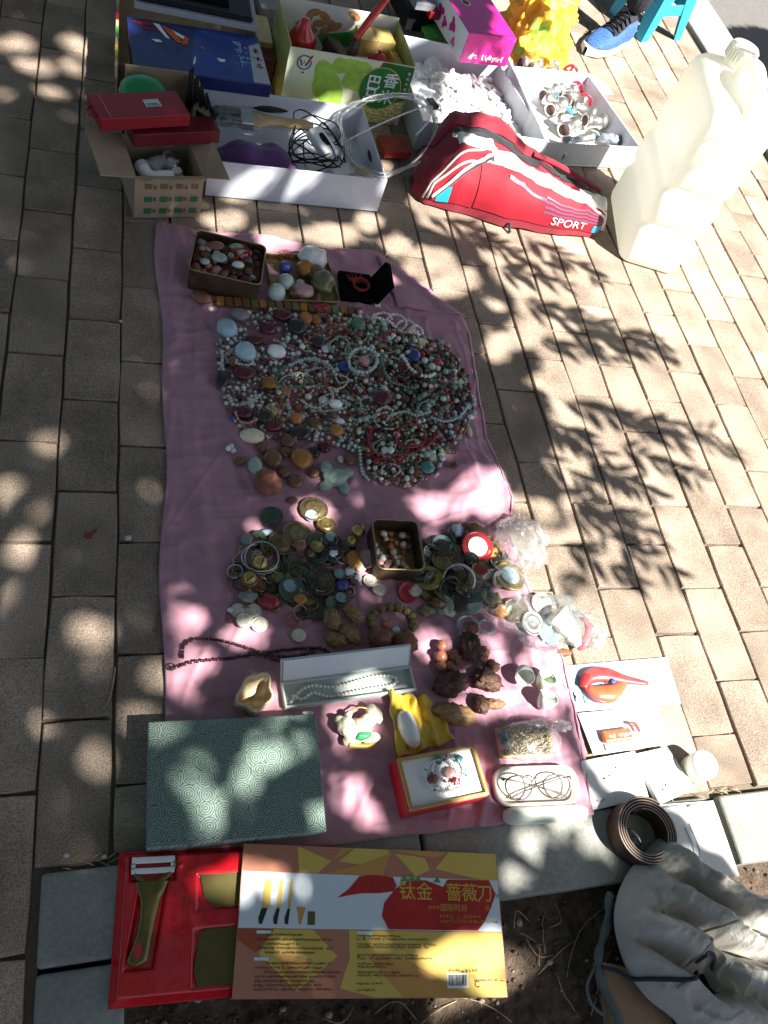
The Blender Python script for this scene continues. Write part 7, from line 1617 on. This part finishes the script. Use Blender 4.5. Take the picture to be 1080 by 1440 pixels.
q = MB(); pts = [oncloth(a, b, .004) for a, b in ((340, 775), (328, 788), (330, 808), (338, 820))]; q.tube(spline(pts, 6), .0014, 6); q.build('wire_loop', m_silver, label='thin silver wire loop beside the copper one', cat='wire')
# carved walnuts and peach stones
for px, py, rx, ry, a, lab in ((489, 895, 18, 10, -.6, 'long carved walnut shell at the lower right of the metal pile'), (471, 903, 15, 10, -.2, 'carved walnut shell left of the long one'), (464, 876, 11, 14, .2, 'grey brown carved nut above the walnut shells'), (494, 869, 9, 16, .7, 'slim carved nut leaning above the long walnut')):
    sx, sy = sc(px, py); p = oncloth(px, py, ry*sy*.7); q = MB(TR(p, rz=a)); q.blob((0, 0, 0), (rx*sx, ry*sy, min(rx, ry)*sx*.8), 4, .16, 3.2, seed=px, ridged=.5); q.build('carved_walnut', mat('walnut', (.26, .16, .065), .5, var=.45, scale=160, bump=.8, bscale=220), label=lab, cat='walnut')
for px, py, r_, lab in ((531, 903, 15, 'round hairy brown nut left of its twin'), (567, 909, 15, 'round hairy brown nut right of its twin')): stone(px, py, r_, r_*.9, 'rust', lab, 'nut', rough=True, h=.85, amp=.16, sub=4, ridged=.35)
# seed bracelet
sbp = [oncloth(550+31*math.cos(a), 877+21*math.sin(a), .0075) for a in np.linspace(0, 6.283, 15, endpoint=False)]; se = empty('seed_bracelet', tuple(oncloth(550, 877)), 'bracelet of green brown carved seeds around a pale pink cloth patch', 'bracelet')
for i, p in enumerate(sbp): MB().blob(tuple(p), (.0078, .0078, .0072), 3, .14, 3, seed=i, ridged=.4).build('seed', mat('seed', (.20, .15, .055), .5, var=.5, scale=120, bump=.7, bscale=200, rnd=.25), se)
MB().tube(sbp, .001, 5, closed=True).build('cord', m_dred, se)
for px, py, k, lab in ((543, 880, 'orange', 'small orange carved bird inside the seed bracelet'), (556, 888, 'sky', 'pale blue chip inside the seed bracelet')): stone(px, py, 6, 5, k, lab, 'charm', amp=.3)
# square tin with pink stones
q4, Q4, qx, qy, qh = tinbox('square_tin', [at(527, 730, .05), at(590, 733, .05), at(594, 803, .05), at(527, 798, .05)], .05, .007, m_tin, 'deep square brown tin with pink and cream pebbles at the bottom', 'tin', m_in=m_tinrim)
MB(Q4).box(-qx/2+.003, qx/2-.003, -qy/2+.003, qy/2-.003, .002, .008).build('lining', mat('tin_lining', (.30, .17, .07), .4, .5), q4)
r = random.Random(12)
for i in range(40):
    k = r.choice(('pink', 'cream', 'orange', 'white', 'rust')); s_ = r.uniform(.0045, .007); q = MB(Q4 @ TR((r.uniform(-qx/2+.010, qx/2-.010), r.uniform(-qy/2+.012, qy/2-.010), .011+r.uniform(0, .010)), rz=r.uniform(0, 6))); q.blob((0, 0, 0), (s_*1.2, s_, s_*.7), 2, .12, seed=i)
    q.build('pebble', gem(k), label=f'{CN[k]} pebble in the square brown tin', cat='pebble', group=f'{CN[k]} pebbles in the square tin')
MB(Q4 @ TR((.0, -qy/2+.010, .016), rx=.4)).box(-.022, .022, -.006, .006, -.003, .003).build('foil_scrap', m_chrome, label='crumpled silver foil scrap at the front of the square tin', cat='foil', bevel=.002)
# right hand pile: badges, dishes, rings
D(572, 835, 14, gem('red'), 'coral red disc below the square tin', 'disc', 'red_disc', th=.004, relief=False)
D(600, 819, 17, m_abrass, 'brass dish right of the square tin', 'dish', 'brass_dish', th=.005, dome=-.4, lift=.006, tilt=.3); D(603, 832, 15, m_bronze, 'bronze dish under the brass dish', 'dish', 'bronze_dish', th=.004, lift=.001); D(617, 795, 14, m_bronze, 'brown bronze disc leaning behind the brass dish', 'dish', 'bronze_disc', th=.004, lift=.008, tilt=.6)
D(618, 770, 13, m_turq, 'turquoise rimmed disc at the top of the right hand pile', 'button', 'button', lift=.004, hole='round', th=.004); D(603, 778, 9, m_silver, 'silver fluted tab beside the turquoise disc', 'ornament', 'ornament_disc', lift=.004, tilt=.5)
D(667, 774, 21, gem('red'), 'large round red enamel badge with a white face', 'badge', 'enamel_badge', th=.004, lift=.008, m2=gem('white'), tilt=.25)
D(672, 808, 13, m_abrass, 'small brass rimmed badge with a red flower face', 'badge', 'enamel_badge', th=.004, lift=.008, m2=gem('red'), tilt=.3); D(713, 814, 21, m_abrass, 'brass rimmed badge with a pale blue and white face in a clear bag', 'badge', 'enamel_badge', th=.004, lift=.006, m2=gem('sky'), tilt=.2)
for px, py, r_, m_, lab in ((634, 815, 18, m_dbronze, 'dark bangle leaning in the right hand pile'), (640, 822, 20, m_silver, 'silver bangle leaning in the right hand pile'), (628, 833, 15, m_dbronze, 'dark bangle at the lower side of the right hand pile')): ringobj(px, py, r_, .0028, m_, lab, 'bangle', 'bangle', lift=.004, tilt=.7)
for px, py, k, lab in ((640, 800, 'grey', 'grey metal dish shard in the right hand pile'), (655, 790, 'dark', 'black lump beside the red enamel badge'), (650, 840, 'dark', 'dark green lump at the lower side of the right hand pile'), (640, 750, 'sky', 'pale glass scrap at the top of the right hand pile'), (665, 748, 'brown', 'brown shell piece behind the red badge'), (688, 780, 'amber', 'small brass ornament beside the red badge'), (690, 845, 'olive', 'olive bead in the clear bag'), (612, 852, 'brown', 'brown leaf like scrap under the bronze dish'), (600, 862, 'olive', 'twist of brass chain below the bronze dish'), (700, 862, 'amber', 'small orange charm under the clear bag')): stone(px, py, 11, 8, k, lab, 'ornament', amp=.4, ridged=.4, lift=.002)
for i in range(60):
    a = RS.uniform(0, 6.28); d = RS.random()**.5; px, py = 645+58*d*math.cos(a), 806+56*d*math.sin(a); mm = RS.choice(((m_dbronze, 'dark bronze'), (m_bronze, 'brown bronze'), (m_verd, 'green corroded'), (m_silver, 'dull silver'))); D(px, py, RS.uniform(8, 14), mm[0], f'small {mm[1]} coin in the right hand pile beside the square tin', 'coin', group=f'{mm[1]} coins in the right hand pile', tilt=.6, lift=RS.uniform(0, .006))
ringobj(655, 884, 14, .003, film('clear_glass_ring', (.6, .8, .8), .45, .05), 'clear turquoise glass ring below the right hand pile', 'ring', 'glass_ring'); D(656, 884, 8, m_bronze, 'small brown coin inside the clear glass ring'); ringobj(682, 884, 10, .003, film('clear_glass_ring', (.6, .8, .8), .45, .05), 'smaller clear blue ring beside the turquoise one', 'ring', 'glass_ring')
# clear plastic bags
def pbag(px, py, rx, ry, h, lab, seed, cover=.33, tint=(.88, .90, .90), lift=0.0, nm='plastic_bag'):
    sx, sy = sc(px, py); p = oncloth(px, py) if px < 745 else at(px, py, .006); a, b = rx*sx, ry*sy; q = MB(TR((p.x, p.y, max(p.z, .004)+lift), rz=seed))
    v, f = ICO[4]; out = []
    for w in v:
        n1 = noise.fractal(w*2.2+Vector((seed, seed*2, 0)), .8, 2.1, 4); n2 = 1-abs(noise.noise(w*4.5+Vector((seed*3, 0, seed)))) *2; d = 1+.28*n1+.16*n2; out.append((w.x*a*d, w.y*b*d, h*.45+max(-.45*h+.0005, w.z*h*.55*d)))
    q.add(out, f, 0, True); return q.build(nm, film('bag_film_%d' % int(seed*10), tint, cover, .05, .7, 70), label=lab, cat='plastic bag')
pbag(728, 768, 34, 30, .045, 'crumpled milky plastic bag at the right cloth edge', 1.3, .5, (.88, .86, .78)); pbag(700, 835, 28, 40, .03, 'clear plastic bag over badges below the milky bag', 2.1, .2)
pbag(765, 878, 48, 34, .035, 'clear bluish plastic bag of coins on the pavers', 3.4, .22, (.75, .85, .90)); D(722, 862, 17, m_bronze, 'brown coin showing through the clear bag', lift=.004); 
for px, py, r_, m_, lab in ((745, 880, 16, m_silver, 'silver coin in the bluish plastic bag'), (770, 893, 15, m_turq, 'turquoise coin in the bluish plastic bag'), (790, 890, 14, m_bronze, 'brown leaf shaped piece in the bluish plastic bag'), (760, 850, 14, m_shell, 'pale disc at the back of the bluish plastic bag')): D(px, py, r_, m_, lab, lift=.003)
p0, p1 = at(782, 862, .03), at(815, 905, .012); q = MB(); ax = [p0.lerp(p1, t) for t in np.linspace(0, 1, 12)]
q.tube(ax, [.024-.012*t+.002*math.sin(t*20) for t in np.linspace(0, 1, 12)], 16, flat=.8); pb = q.build('paper_twist', mat('cream_wrapper', (.72, .66, .54), .5, var=.1, bump=.5, bscale=50, bdist=.004), label='cream paper twist with red print beside the plastic bags', cat='wrapper')
q = MB(); pts = spline([at(820, 868, .035), at(828, 885, .03), at(822, 905, .022), at(812, 912, .012)], 6); q.tube(pts, [.004+.004*math.sin(3*t) for t in np.linspace(0, 1, len(pts))], 8, flat=.5); o = q.build('red_print', mat('faded_red_print', (.45, .10, .12), .5)); o.parent = pb; o.location = o.location-pb.location
pbag(822, 890, 22, 22, .03, 'small clear wrapper beside the cream paper twist', 5.2, .25)
q = MB(); p = at(792, 918, .006); q.blob((p.x, p.y, .006), (.018, .007, .005), 3, .4, 2, seed=3, ridged=.5); q.build('brown_scrap', rock('brown'), label='brown leafy scrap under the plastic bags', cat='scrap')
# maroon necklace
strand([(242, 940), (275, 931), (330, 925), (380, 916), (430, 912), (455, 913), (466, 925), (462, 938)], .0028, mat('dark_maroon_bead', (.05, .007, .012), .4, rnd=.2), 'long dark maroon bead necklace crossing over itself on the cloth', .001, False, 'necklace', 'bead_necklace', step=1.8)
strand([(256, 926), (258, 910), (272, 900), (296, 900), (330, 907), (352, 914), (378, 922), (410, 924), (440, 918), (448, 913)], .0028, mat('dark_maroon_bead', (.05, .007, .012), .4), 'upper loop of the dark maroon bead necklace', .004, False, 'necklace', 'bead_necklace', step=1.8)
strand([(352, 918), (385, 928), (420, 934), (450, 938), (462, 936)], .0026, gem('dark'), 'short dark bead strand below the maroon necklace', .002, False, 'necklace', 'bead_necklace', step=1.8)
ringobj(241, 940, 5, .0012, m_dbronze, 'small dark clasp ring at the left end of the necklace', 'clasp', 'clasp_ring')

# ------------------------------------------------------------------ lower cloth
# carved stone bowl
p = oncloth(354, 986); q = MB(TR((p.x, p.y, p.z), rz=.9)); N_ = 28; prof = [(.55, 0), (.8, .004), (1.0, .020), (1.06, .044), (1.0, .046), (.90, .043), (.80, .020), (.55, .008), (.02, .006)]
vs = []; fs = []
for k, (s_, z) in enumerate(prof):
    for i in range(N_):
        a = 2*math.pi*i/N_; R_ = .026*(1+.10*math.cos(5*a)+.06*math.sin(3*a+1)); vs.append((R_*s_*1.15*math.cos(a), R_*s_*.95*math.sin(a), z*(1+.10*math.sin(2*a))))
for k in range(len(prof)-1):
    for i in range(N_): fs.append((k*N_+i, k*N_+(i+1) % N_, (k+1)*N_+(i+1) % N_, (k+1)*N_+i))
fs.append(tuple(range(N_-1, -1, -1))); q.add(vs, fs, 0, True); q.build('stone_bowl', mat('tan_stone', (.52, .41, .25), .6, var=.3, scale=70, bump=.6, bscale=120), label='small irregular tan stone bowl left of the pearl case', cat='bowl')
# pearl necklace case
A, B = at(399, 1000, .007), at(582, 974, .007); CMx = frame(tuple(A), B-A); CL = (B-A).length; CD = .042
pcase = empty('pearl_case', tuple(A), 'long pale grey open jewellery case holding a pearl necklace', 'jewellery case'); m_case = mat('grey_velvet', (.44, .49, .47), .8, var=.06, sheen=.2)
MB(CMx).box(0, CL, 0, .003, 0, .016).box(0, CL, CD-.003, CD, 0, .016).box(0, .003, .0031, CD-.0031, 0, .016).box(CL-.003, CL, .0031, CD-.0031, 0, .016).box(.0031, CL-.0031, .0031, CD-.0031, 0, .006).build('base', m_case, pcase)
MB(CMx).hexa([(0, CD+.001, .010), (CL, CD+.001, .010), (CL, CD+.004, .014), (0, CD+.004, .014), (0, CD+.028, .040), (CL, CD+.028, .040), (CL, CD+.031, .037), (0, CD+.031, .037)]).build('lid', m_case, pcase)
MB(CMx).hexa([(.004, CD-.0005, .0125), (CL-.004, CD-.0005, .0125), (CL-.004, CD+.000, .0126), (.004, CD, .0126), (.004, CD+.026, .0400), (CL-.004, CD+.026, .0400), (CL-.004, CD+.0262, .0398), (.004, CD+.0262, .0398)]).build('lid_lining', mat('white_satin', (.62, .66, .66), .35, var=.05), pcase)
pn = empty('pearl_necklace', tuple(CMx @ Vector((CL/2, CD/2, .006))), 'string of white pearls laid double in the grey case', 'necklace'); m_pearl = mat('pearl', (.78, .76, .68), .22, var=.06, coat=.5)
path = spline([(.012, .010, .0095), (.03, .026, .0095), (.05, .032, .0095), (.08, .026, .0095), (.115, .028, .0095), (.15, .033, .0095), (.18, .032, .0095), (.195, .024, .0095), (.185, .015, .0095), (.15, .014, .0095), (.11, .012, .0095), (.075, .010, .0095), (.05, .020, .0095), (.03, .012, .0095), (.014, .022, .0095)], 12)
q = MB(CMx)
for c in resample(path, .0066): q.ball(c, .0031, 2)
o = q.build('pearls', m_pearl, pn); o['kind'] = 'stuff'
MB(CMx).tube(path, .0007, 5).build('cord', m_paper, pn)
# painted figurine
p = oncloth(500, 1030); fgm = TR((p.x, p.y, p.z), rz=.1); fo = empty('porcelain_figurine', tuple(p), 'cream and green painted porcelain figurine lying on its side', 'figurine'); m_porc = mat('cream_porcelain', (.74, .68, .50), .3, var=.10, scale=40, coat=.4)
q = MB(fgm)
for c_, r_, sd in (((-.018, .008, .016), (.016, .015, .014), 1), ((.0, .0, .014), (.024, .018, .013), 2), ((.02, .012, .014), (.014, .012, .011), 3), ((.030, .026, .014), (.010, .012, .010), 4), ((.040, .018, .010), (.008, .014, .007), 6), ((-.012, -.014, .010), (.016, .011, .009), 5), ((.02, -.016, .010), (.016, .009, .008), 7), ((-.026, .020, .014), (.008, .008, .008), 8), ((-.010, .026, .014), (.006, .007, .007), 9)): q.blob(c_, r_, 3, .14, 1.7, seed=sd)
fb = q.build('body', m_porc, fo); md = fb.modifiers.new('remesh', 'REMESH'); md.mode = 'VOXEL'; md.voxel_size = .0013; md.use_smooth_shade = True
q = MB(fgm); q.blob((.004, -.012, .020), (.014, .007, .007), 3, .3, 2, seed=3); q.build('green_glaze', mat('green_glaze', (.03, .22, .08), .3, coat=.4), fo)
q = MB(fgm); q.tube(spline([(-.02, -.02, .014), (-.005, -.024, .012), (.012, -.026, .010), (.026, -.020, .010)], 6), .004, 8); q.build('yellow_hem', mat('yellow_glaze', (.55, .40, .06), .3, coat=.4), fo)
q = MB(fgm); q.blob((.002, .006, .024), (.010, .009, .006), 3, .2, 2, seed=5); q.build('pink_sash', mat('pink_glaze', (.62, .36, .27), .35, coat=.3), fo)
q = MB(fgm); q.tube(spline([(-.01, .03, .012), (.008, .034, .018), (.022, .03, .018)], 6), .0016, 6); q.build('gold_wire', m_gold, fo)
# yellow silk with white jade egg
quad = [at(541, 977, .006), at(600, 982, .006), at(637, 1042, .006), at(556, 1070, .006)]
def silk(u, v):
    a = quad[0].lerp(quad[1], u); b = quad[3].lerp(quad[2], u); p = a.lerp(b, v); w = .006*math.sin(u*24+v*4)+.004*math.sin(v*17+u*9)
    e = min(u, 1-u)
    p.z = .010+max(0, w)*(1-v*.3)+.006*(1-v)*abs(math.sin(u*9))+.010*math.exp(-((u-.05)/.12)**2)+.004*math.exp(-((v-.9)/.15)**2)
    p += Vector((.002*math.sin(v*13), .002*math.sin(u*15), 0)); return tuple(p)
MB().grid(silk, 40, 36).build('yellow_silk', mat('yellow_silk', (.62, .40, .02), .45, var=.12, scale=20, sheen=.4), label='rumpled yellow silk cloth under the white jade egg', cat='cloth', solid=.0008)
p = at(574, 1028, .02); q = MB(TR((p.x, p.y, .024), rz=-1.35)); q.lathe([(.0001, -.033), (.008, -.0305), (.013, -.024), (.0155, -.012), (.0155, .004), (.013, .018), (.008, .027), (.0001, .031)], 28, M=Matrix.Rotation(math.pi/2, 4, 'Y'), c0=False, c1=False); q.build('jade_egg', mat('white_jade', (.76, .78, .74), .18, var=.05, sub=.3, coat=.4), label='smooth white jade egg resting on yellow silk', cat='egg')
# red gift box with bracelet
rq, RQ, rx2, ry2 = slab('red_bracelet_box', [(553, 1068), (662, 1048), (690, 1118), (578, 1143)], .050, .043, mat('red_cardboard', (.42, .012, .018), .45, var=.1), 'open red cardboard box with gold rim, holding a white bracelet', 'jewellery box')
MB(RQ).box(-rx2/2+.001, rx2/2-.001, -ry2/2+.001, -ry2/2+.006, .0432, .051).box(-rx2/2+.001, rx2/2-.001, ry2/2-.006, ry2/2-.001, .0432, .051).box(-rx2/2+.001, -rx2/2+.006, -ry2/2+.0061, ry2/2-.0061, .0432, .051).box(rx2/2-.006, rx2/2-.001, -ry2/2+.0061, ry2/2-.0061, .0432, .051).build('gold_rim', mat('tan_gold_rim', (.46, .28, .10), .45, .2), rq, bevel=.0008)
MB(RQ).box(-rx2/2+.0062, rx2/2-.0062, -ry2/2+.0062, ry2/2-.0062, .0432, .0445).build('white_pad', m_paper, rq)
for i, (cx, cy, R_, rb_, lab) in enumerate(((.012, .004, .026, .0021, 'large white bead bracelet in the red box'), (.016, .006, .019, .0021, 'smaller white bead bracelet nested in the red box'), (-.004, .002, .024, .0019, 'white bead bracelet at the left in the red box'))):
    e = empty('bead_bracelet', tuple(RQ @ Vector((cx, cy, .045))), lab, 'bracelet'); q = MB(RQ); n_ = int(2*math.pi*R_/(rb_*2.0))
    for k in range(n_): a = k*6.283/n_; q.ball((cx+R_*1.1*math.cos(a), cy+R_*math.sin(a), .047+.002*i), rb_, 2, mi=0 if (k+i) % 9 else (1 if k % 2 else 2))
    o = q.build('beads', [gem('white'), gem('red'), gem('teal')], e); o['kind'] = 'stuff'
for cx, cy, s_, k, lab in ((.012, .004, .008, 'pink', 'pink carved charm inside the bracelets'), (-.018, .000, .007, 'rust', 'rust red tassel knot at the left of the bracelets'), (.018, -.010, .006, 'red', 'red coral charm below the pink one'), (.0, .026, .006, 'teal', 'dark green bead cluster at the top left of the bracelets'), (.032, .022, .006, 'teal', 'dark green bead cluster at the top right of the bracelets')):
    q = MB(RQ @ TR((cx, cy, .049))); q.blob((0, 0, 0), (s_*1.3, s_, s_*.5), 3, .3, 2, seed=s_*900+cx*100); q.build('charm', gem(k), label=lab, cat='charm')
# wood carvings
m_dw = mat('dark_carved_wood', (.075, .035, .020), .6, var=.5, scale=90, bump=.9, bscale=120, bdist=.004); m_mw = mat('mid_carved_wood', (.22, .11, .05), .55, var=.45, scale=90, bump=.8, bscale=120, bdist=.003)
def carve(px, py, rx, ry, m_, lab, a=0, amp=.3, h=.8, rid=.4, lift=0): 
    sx, sy = sc(px, py); p = oncloth(px, py); q = MB(TR((p.x, p.y, p.z+lift+min(rx*sx, ry*sy)*h*.85), rz=a)); q.blob((0, 0, 0), (rx*sx, ry*sy, min(rx*sx, ry*sy)*h), 4, amp, 2.0, seed=px*.11, ridged=rid, flatbot=.9); q.build('wood_carving', m_, label=lab, cat='wood carving')
carve(630, 966, 24, 16, m_dw, 'flat dark wood carving nearest the pearl case', .2); carve(680, 960, 20, 15, m_dw, 'flat dark wood carving right of its neighbour', -.3); carve(655, 915, 14, 20, m_dw, 'standing dark wood figure behind the flat carvings', .1, h=1.1); carve(672, 925, 13, 9, m_mw, 'lighter brown carved wood piece beside the standing figure', .4); carve(638, 928, 8, 10, m_mw, 'small reddish carved nut left of the standing figure'); carve(690, 940, 9, 8, m_dw, 'small dark carved knob at the right of the group'); carve(655, 893, 9, 8, mat('red_brown_nut', (.20, .06, .035), .5, bump=.5), 'small red brown nut on the standing figure', lift=.012)
for px, py, r_, lab in ((618, 912, 8, 'light brown nut at the top of the nut cluster'), (616, 927, 9, 'light brown nut in the middle of the cluster'), (617, 941, 8, 'light brown nut at the bottom left of the cluster'), (630, 940, 7, 'light brown nut at the bottom right of the cluster')): stone(px, py, r_, r_, 'rust', lab, 'nut', h=.9)
carve(638, 1007, 29, 14, mat('tan_carved_wood', (.34, .20, .09), .5, var=.45, scale=90, bump=.8, bscale=120), 'oval tan carved nut shell below the dark carvings', -.25, .12, .7, .45)
carve(672, 994, 10, 14, m_dw, 'dark round wooden knob of the small carved whistle', .2, .1, 1.0, .2); carve(692, 992, 17, 7, m_mw, 'slim carved wooden whistle lying beside the dark knob', -.05, .2, .9, .4)
# three small cups
for px, py, rx_, ry_, k, lab in ((733, 941, .9, -.6, (.55, .58, .50), 'small pale glass cup tipped on its side, top of three'), (760, 962, -.30, .25, (.50, .56, .40), 'small greenish cup in the middle of three'), (760, 992, -.35, .35, (.72, .73, .68), 'small white cup at the bottom of three')):
    p = oncloth(px, py); M_ = TR((p.x-.004, p.y-.004, p.z+(.012 if rx_ > .5 else .003)), rx=rx_, ry=ry_); e = empty('small_cup', tuple(p), lab, 'cup'); q = MB(M_)
    q.lathe([(.008, 0), (.0085, .0015), (.012, .006), (.0155, .015), (.0172, .027), (.0163, .0275), (.0145, .016), (.011, .007), (.0001, .0045)], 30, c1=False); q.build('body', mat('cup_%d' % py, k, .2, var=.06, coat=.5), e)
    MB(M_).tube([(.01675*math.cos(a), .01675*math.sin(a), .0273) for a in np.linspace(0, 6.283, 30, endpoint=False)], .0007, 6, closed=True).build('rim', mat('cup_rim', (.30, .46, .42), .25), e)
# brush in wrapper
p = oncloth(738, 1046); BMx = TR((p.x, p.y, p.z), rz=-.05); e = empty('wrapped_brush', tuple(p), 'wooden brush wrapped in clear film above the glasses case', 'brush')
MB(BMx).box(-.055, .045, -.026, .026, .002, .010).build('back', mat('brush_wood', (.48, .36, .18), .5, var=.2, scale=25), e, bevel=.006); q = MB(BMx); r = random.Random(2)
for i in range(420): x, y = r.uniform(-.05, .04), r.uniform(-.022, .022); q.tube([(x, y, .010), (x+r.uniform(-.003, .003), y+r.uniform(-.004, .004), .024)], .0011, 3)
o = q.build('bristles', mat('tan_bristle', (.42, .35, .22), .7, var=.3), e); o['kind'] = 'stuff'
MB(BMx).blob((-.048, .002, .020), (.010, .018, .006), 3, .3, 2, seed=4).build('blue_print', mat('navy_print', (.03, .04, .12), .5, var=.6, scale=120, col2=(.4, .42, .4)), e)
v, f = ICO[4]; q = MB(BMx); q.add([(w.x*.060*(1+.08*noise.noise(w*4)), w.y*.033*(1+.12*noise.noise(w*5)), .014+max(-.0125, w.z*.019*(1+.2*noise.noise(w*6)))) for w in v], f, 0, True); q.build('clear_wrapper', film('wrap_film', (.85, .86, .85), .25, .08, .6, 50), e)
q = MB(BMx); q.blob((.03, .022, .026), (.045, .012, .008), 4, .35, 2.4, seed=9, ridged=.5); q.build('wrapper_fold', film('wrap_film', (.85, .86, .85), .25, .08, .6, 50), e)
# glasses case with glasses
gc = [at(692, 1083, .012), at(806, 1080, .012), at(812, 1130, .012), at(694, 1133, .012)]; c = sum(gc, Vector())/4; GX = frame((c.x, c.y, .007), gc[1]-gc[0]); gl_ = .152; gw = .062
ge = empty('glasses_case', (c.x, c.y, .007), 'open pale cream glasses case with wire spectacles', 'glasses case'); m_gc = mat('cream_case', (.55, .51, .44), .5, var=.05); R1 = ring_pts(-gl_/2, gl_/2, -gw/2, gw/2, .024, 8); R2 = ring_pts(-gl_/2+.004, gl_/2-.004, -gw/2+.004, gw/2-.004, .021, 8); n_ = len(R1)
q = MB(GX); vs = [(x*.95, y*.95, 0) for x, y in R1]+[(x, y, .008) for x, y in R1]+[(x, y, .016) for x, y in R1]+[(x, y, .016) for x, y in R2]+[(x*.92, y*.9, .005) for x, y in R2]; fs = []
for k in range(4):
    for j in range(n_): fs.append((k*n_+j, k*n_+(j+1) % n_, (k+1)*n_+(j+1) % n_, (k+1)*n_+j))
fs += [tuple(range(n_-1, -1, -1)), tuple(range(4*n_, 5*n_))]; q.add(vs, fs, 0, True); q.build('base', m_gc, ge)
LX = GX @ TR((.008, -gw/2-.012, .006), rx=.5); q = MB(LX); vs = [(x*.97, y*.42, 0) for x, y in R1]+[(x, y*.45, .006) for x, y in R1]+[(x*.7, y*.3, .013) for x, y in R1]; fs = []
for k in range(2):
    for j in range(n_): fs.append((k*n_+j, k*n_+(j+1) % n_, (k+1)*n_+(j+1) % n_, (k+1)*n_+j))
fs += [tuple(range(n_-1, -1, -1)), tuple(range(2*n_, 3*n_))]; q.add(vs, fs, 0, True); q.build('lid', mat('pale_green_case', (.62, .66, .56), .4, var=.08), ge)
gs = empty('spectacles', tuple(GX @ Vector((0, 0, .012))), 'wire framed spectacles folded in the cream case', 'spectacles'); m_wire = mat('grey_wire', (.06, .05, .05), .35, .5)
for sg in (-1, 1):
    SX = GX @ TR((sg*.034, -.002, .017), rx=.25); MB(SX).tube([(.024*math.cos(a), .019*math.sin(a)+.002*math.cos(2*a), 0) for a in np.linspace(0, 6.283, 28, endpoint=False)], .0014, 6, closed=True).build('lens_rim', m_wire, gs)
    MB(SX).sheet([(.0235*math.cos(a), .0185*math.sin(a)) for a in np.linspace(0, 6.283, 28, endpoint=False)], 0).build('lens', film('lens', (.9, .93, .95), .12, .02), gs)
    MB(GX).tube(spline([(sg*.060, .008, .020), (sg*.058, .012, .014), (sg*.02, .004, .012), (-sg*.035, -.012, .013), (-sg*.05, -.020, .012)], 6), .0014, 6).build('temple', m_wire, gs)
MB(GX).tube(spline([(-.011, .006, .020), (0, .010, .021), (.011, .006, .020)], 5), .0013, 6).build('bridge', m_wire, gs)
# red smear on the pavers
p = at(128, 752, 0); MB(TR((p.x, p.y, .0018), rz=.6)).sheet([(-.012, -.004), (-.004, -.007), (.002, -.002), (.012, .001), (.014, .005), (.006, .005), (.0, .004), (-.006, .008), (-.011, .004)]).build('paint_smear', mat('red_smear', (.22, .04, .045), .9, var=.3, scale=200), label='small faded red paint smear on a paver left of the cloth', cat='paint mark')

# ------------------------------------------------------------------ pieces of a part hang under that part
SUBS = {'rice_carton': {'front_wall': ('leaf_print', 'green_field', 'rice_print', 'emblem_ring', 'emblem', 'emblem_disc', 'lettering', 'logo_ring', 'logo_letter', 'logo_caption'), 'back_wall': ('nut_print', 'green_print')},
        'knife_set_sleeve': {'top_panel': ('pale_band', 'yellow_facet', 'ochre_facet', 'terracotta_facet', 'chili_picture', 'tomato_picture', 'leaf_picture', 'blade_picture', 'handle_picture', 'peeler_picture', 'scraper_picture', 'lettering', 'print', 'heading_tag', 'barcode_field', 'barcode', 'recycling_mark')},
        'blue_picture_box': {'body': ('blue_field', 'grey_panel', 'red_print', 'white_print', 'orange_print', 'blue_lettering', 'red_lettering')}, 'small_open_carton': {'front_wall': ('green_print', 'brown_print')},
        'red_gift_box': {'body': ('silver_label', 'label_print', 'ribbon_loop', 'edge_print')}, 'magenta_box': {'body': ('white_lettering', 'round_label', 'label_mark', 'white_side', 'flower_print')}, 'yellow_edged_carton': {'side_wall': ('edge_print',)},
        'sports_bag': {'zip': ('zip_teeth', 'zip_pull'), 'front_panel': ('grey_stripe', 'grey_print', 'lettering')}, 'leather_belt': {'strap': ('raw_edge', 'buckle')}, 'spectacles': {'lens_rim': ('lens',)}, 'person': {'shoe_upper': ('shoe_sole', 'laces', 'shoe_tongue', 'shoe_stripe')},
        'vegetable_peeler': {'handle': ('hanging_hole',), 'yoke': ('blade_holder', 'eye_remover')}, 'stone_tin': {'body': ('rim',)}, 'square_tin': {'body': ('rim', 'lining')}, 'small_cup': {'body': ('rim',)}, 'brass_bell': {'body': ('slit', 'seam')}, 'porcelain_figurine': {'body': ('green_glaze', 'yellow_hem', 'pink_sash', 'gold_wire')},
        'tool_blister_pack': {'backing_card': ('hanger_slot', 'print')}, 'tape_blister_pack': {'backing_card': ('print',)}, 'white_leaflet': {'backing_card': ('blue_line', 'blue_edge')}, 'white_socket_card': {'body': ('mark', 'scribble')}, 'white_switch_card': {'body': ('mark', 'scribble')}, 'brocade_box': {'lid': ('clasp',)}, 'pearl_case': {'lid': ('lid_lining',)},
        'red_bracelet_box': {'body': ('gold_rim', 'white_pad')}, 'power_adapter': {'body': ('socket',)}, 'gold_cloth_box': {'body': ('band',)}, 'wrapped_brush': {'back': ('bristles', 'blue_print'), 'clear_wrapper': ('wrapper_fold',)}}
stem_ = lambda n: n.split('.')[0]
for root in [o for o in bpy.data.objects if o.parent is None and stem_(o.name) in SUBS]:
    ch = list(root.children)
    for part, names in SUBS[stem_(root.name)].items():
        hosts = [c for c in ch if stem_(c.name) == part]
        if not hosts: continue
        kids = {}
        for c in ch:
            if stem_(c.name) in names: kids.setdefault(stem_(c.name), []).append(c)
        for lst in kids.values():
            for i, c in enumerate(lst): c.parent = hosts[i] if len(lst) == len(hosts) else hosts[0]
